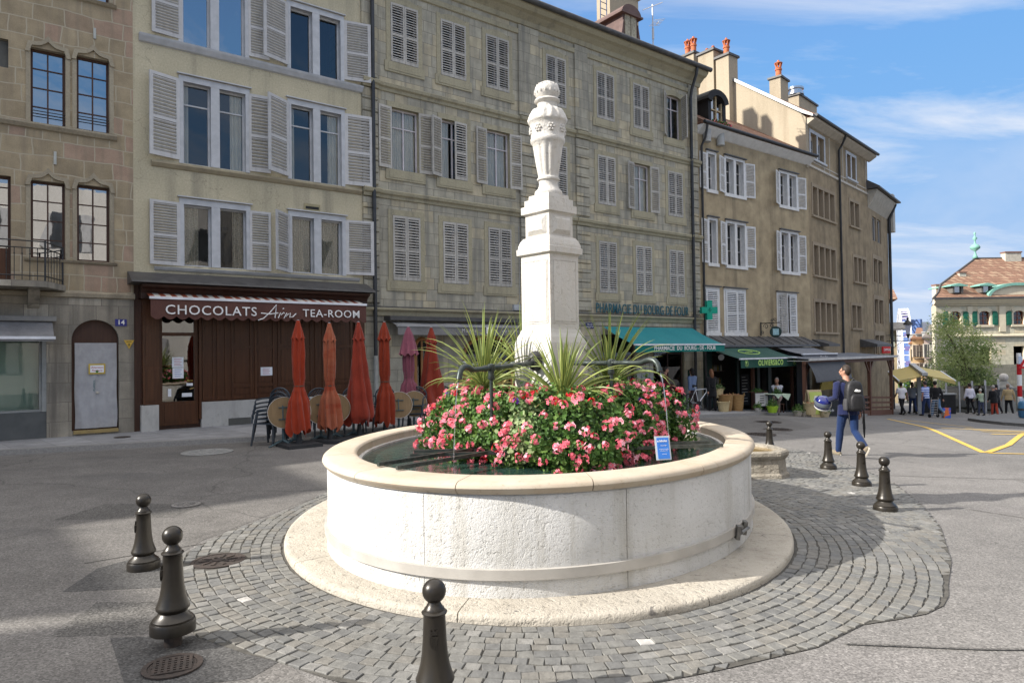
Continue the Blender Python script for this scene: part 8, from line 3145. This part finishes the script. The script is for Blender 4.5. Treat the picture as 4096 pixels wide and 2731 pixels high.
# narrow tiled house behind the end of the row
d = 58
t = thing('tile_hung_house', 'narrow house with an orange tile hung gable behind the end of the row', 'house', (fx(2030, d), d, 0), rad(-25))
OT = ashlar('orange hung tiles', (.50, .24, .10), (.42, .19, .08), (.18, .10, .06), .45, .40, .03, 0, 1, 2, (.6, .34, .16), .5)
W_ = fx(2056, d) - fx(2030, d)
MB().box(0, W_, 0, 7, -8, fz(740, d)).build('wall', surf('dull ochre wall', (.30, .24, .15), None, 2), t)  # same dull ochre over the whole wall
MB().box(0, W_ - .5, .02, 7, fz(740, d), fz(686, d)).build('tile_hanging', OT, t)
MB().prism_x([(-.3, fz(686, d)), (-.3, fz(683, d)), (3.5, fz(655, d)), (7.3, fz(683, d))], -.3, W_ + .1).build('roof', HTILE, t)
MB().prism_x([(-1.2, fz(757, d)), (-1.2, fz(753, d)), (0, fz(738, d)), (0, fz(742, d))], -.5, W_ + .9).build('lower_roof', LEAD, t)
for k in range(2):
    MB().box(W_ - .45 + .18 * k, W_ - .35 + .18 * k, -.05, .0, fz(795, d), fz(765, d)).build('shutter', surf('pale slit', (.5, .52, .42), None, 3), t)
# ferris wheel seen edge on
d = 250
t = thing('ferris_wheel', 'white ferris wheel seen nearly edge on above the roofs', 'ferris wheel', (fx(2076, d), d, fz(855, d)), rad(63))
R_ = fz(707, d) - fz(855, d)
WW = surf('white steel', (.78, .78, .80), None, 1, .5)
for yy in (-1.35, 1.35):
    m = MB()
    for rr_ in (R_, R_ - 1.6):
        m.tube([(rr_ * math.sin(TAU * k / 64), yy, rr_ * math.cos(TAU * k / 64)) for k in range(65)], .22, 6)
    for k in range(32):
        a = TAU * k / 32
        m.tube([(R_ * math.sin(a), yy, R_ * math.cos(a)), ((R_ - 1.6) * math.sin(a + .1), yy, (R_ - 1.6) * math.cos(a + .1))], .12, 5)
        m.tube([(0, yy * .5, 0), (R_ * math.sin(a), yy, R_ * math.cos(a))], .05, 4)
    m.build('rim', WW, t)
m = MB()
for k in range(64):
    a = TAU * k / 64
    m.tube([(R_ * math.sin(a), -1.35, R_ * math.cos(a)), (R_ * math.sin(a), 1.35, R_ * math.cos(a))], .16, 5)
m.build('cross_bars', WW, t)
for k in range(28):
    a = TAU * k / 28
    MB().box(R_ * math.sin(a) - .7, R_ * math.sin(a) + .7, -.8, .8, R_ * math.cos(a) - 1.9, R_ * math.cos(a) - .4).build('cabin', surf('violet cabin glass', (.16, .14, .30), None, 1, .2), t)
for sg in (-1, 1):
    for s2 in (-1, 1):
        MB().tube([(0, sg * 1.8, 0), (s2 * 10, sg * 3.5, -24)], .35, 6).build('leg', WW, t)
# wooded hills across the lake
m = MB()
rh = random.Random(9)
N = 90
X_ = [-200 + 60 * i for i in range(N)]
Hh = [25 + 22 * math.sin(i * .13) + 14 * math.sin(i * .31 + 1) + rh.uniform(-2, 2) for i in range(N)]
m.v = [(x_, 3000, -60) for x_ in X_] + [(x_, 3300, 20 + h_) for x_, h_ in zip(X_, Hh)] + [(x_, 3500, -60) for x_ in X_]
m.f = [(i, i + 1, N + i + 1, N + i) for i in range(N - 1)] + [(N + i, N + i + 1, 2 * N + i + 1, 2 * N + i) for i in range(N - 1)]
m.m = [0] * len(m.f)
m.build('hills', surf('hazy blue hillside', (.05, .085, .12), (.04, .07, .10), .01, .95), kind='structure')  # blue base colour stands in for distance haze

# ------------------------------------------------------------------ houses on the near side of the square (they shade and mirror in it)
k_sun = 1 / math.tan(SUN_EL)
dxy = Vector((math.cos(SUN_AZ), math.sin(SUN_AZ)))
PALE = stucco('pale plaster', (.62, .57, .48), (.55, .50, .42), (.4, .36, .3))


NEARWIN = surf('dim window', (.09, .10, .115), (.05, .055, .06), .8, .2)


def plain_house(label, poly, h, mat):
    """poly counter-clockwise; first edge faces the square"""
    t = thing('side_house', label, 'house', (poly[0][0], poly[0][1], 0), 0)
    P = [(p[0] - poly[0][0], p[1] - poly[0][1]) for p in poly]
    MB().prism_z(P, -6, h).build('wall', mat, t)
    a, b = Vector(P[0]), Vector(P[1])
    L_ = (b - a).length
    u = (b - a) / L_
    nrm = Vector((u.y, -u.x))
    n = int(L_ / 3.2)
    for i in range(n):
        c = a + u * (L_ * (i + .5) / n)
        for z0 in (1.0, 4.4, 7.6):
            if z0 + 2.1 > h:
                continue
            M = Matrix((Vector((u.x, u.y, 0)), Vector((-nrm.x, -nrm.y, 0)), Vector((0, 0, 1)))).transposed().to_4x4()
            M.translation = Vector((c.x + nrm.x * .03, c.y + nrm.y * .03, z0 + 1.0))
            w = MB().obox(M, 1.1, .06, 1.9).build('window', NEARWIN, t)
            m = MB()
            for sg in (-1, 1):
                m.obox(M @ Matrix.Translation((sg * .85, 0, 0)), .52, .06, 1.95)
            m.build('shutter', SHUT, w)
    return t


# unseen slab with chimney stubs, added behind the row to shade the pale gable
p_ = row_pt(8.5, 8.35)
t = thing('gable_shadow_caster', 'tall unseen slab added behind the ashlar house to shade the pale gable', 'house', p_, ROW_A)
MB().prism_x([(0, -2), (2.0, -2), (2.0, 23.8), (1.2, 24.3), (0, 23.2)], 0, 1).build('wall', PALE, t)
MB().box(.1, .9, 1.35, 1.95, 23.5, 25.3).build('chimney', PALE, t)
MB().box(.1, .9, .55, .9, 23.5, 24.7).build('chimney', PALE, t)
hL = 12.0
back = dxy * (k_sun * hL)
e0, e1 = Vector((-9.85, 12.9)), Vector((-1.25, 3.35))
ed = (e1 - e0).normalized()
slit = Vector((-3.45, 4.62))
# where the slit line (along the sun) crosses the roof edge
den_ = ed.x * dxy.y - ed.y * dxy.x
tt = ((slit.x - e0.x) * dxy.y - (slit.y - e0.y) * dxy.x) / den_
cut = e0 + ed * tt
A0, A1 = e0 - back, cut - back
g2 = .20
gap = Vector((-dxy.y, dxy.x)) * g2
B0 = A1 + ed * (g2 / abs(ed.x * -dxy.y + ed.y * dxy.x))
B1 = e1 - back
far_ = -dxy * 14
plain_house('tall house outside the left edge that shades the near ground', [A0, A1, A1 + far_, A0 + far_][::1] if (A1 - A0).cross(far_) > 0 else [A1, A0, A0 + far_, A1 + far_], hL, PALE)
plain_house('second tall house outside the left edge, across a narrow slit', [B0, B1, B1 + far_, B0 + far_] if (B1 - B0).cross(far_) > 0 else [B1, B0, B0 + far_, B1 + far_], hL, PALE)
q = [row_pt(s_, y_) for s_, y_ in ((24, -26), (-14, -26), (-14, -36), (24, -36))]
plain_house('long pale house behind the camera that mirrors in the windows', [(p.x, p.y) for p in q], 11.0, stucco('white plaster', (.72, .69, .64), (.66, .63, .58), (.5, .47, .42)))
q = [row_pt(s_, y_) for s_, y_ in ((-14.05, 0), (-20.9, 0), (-20.9, 9), (-14.05, 9))]
plain_house('neighbouring house of the row beyond the left edge', [(p.x, p.y) for p in (q[1], q[0], q[3], q[2])], 10.4, PALE)
q = [row_pt(s_, y_) for s_, y_ in ((-23.6, 0), (-20.95, 0), (-20.95, 9), (-23.6, 9))]
plain_house('narrow house of the row beyond the left edge', [(p.x, p.y) for p in q], 12.2, PALE)
q = [row_pt(s_, y_) for s_, y_ in ((-38, 0), (-23.65, 0), (-23.65, 9), (-38, 9))]
plain_house('taller house of the row, farthest beyond the left edge', [(p.x, p.y) for p in q], 14.3, PALE)
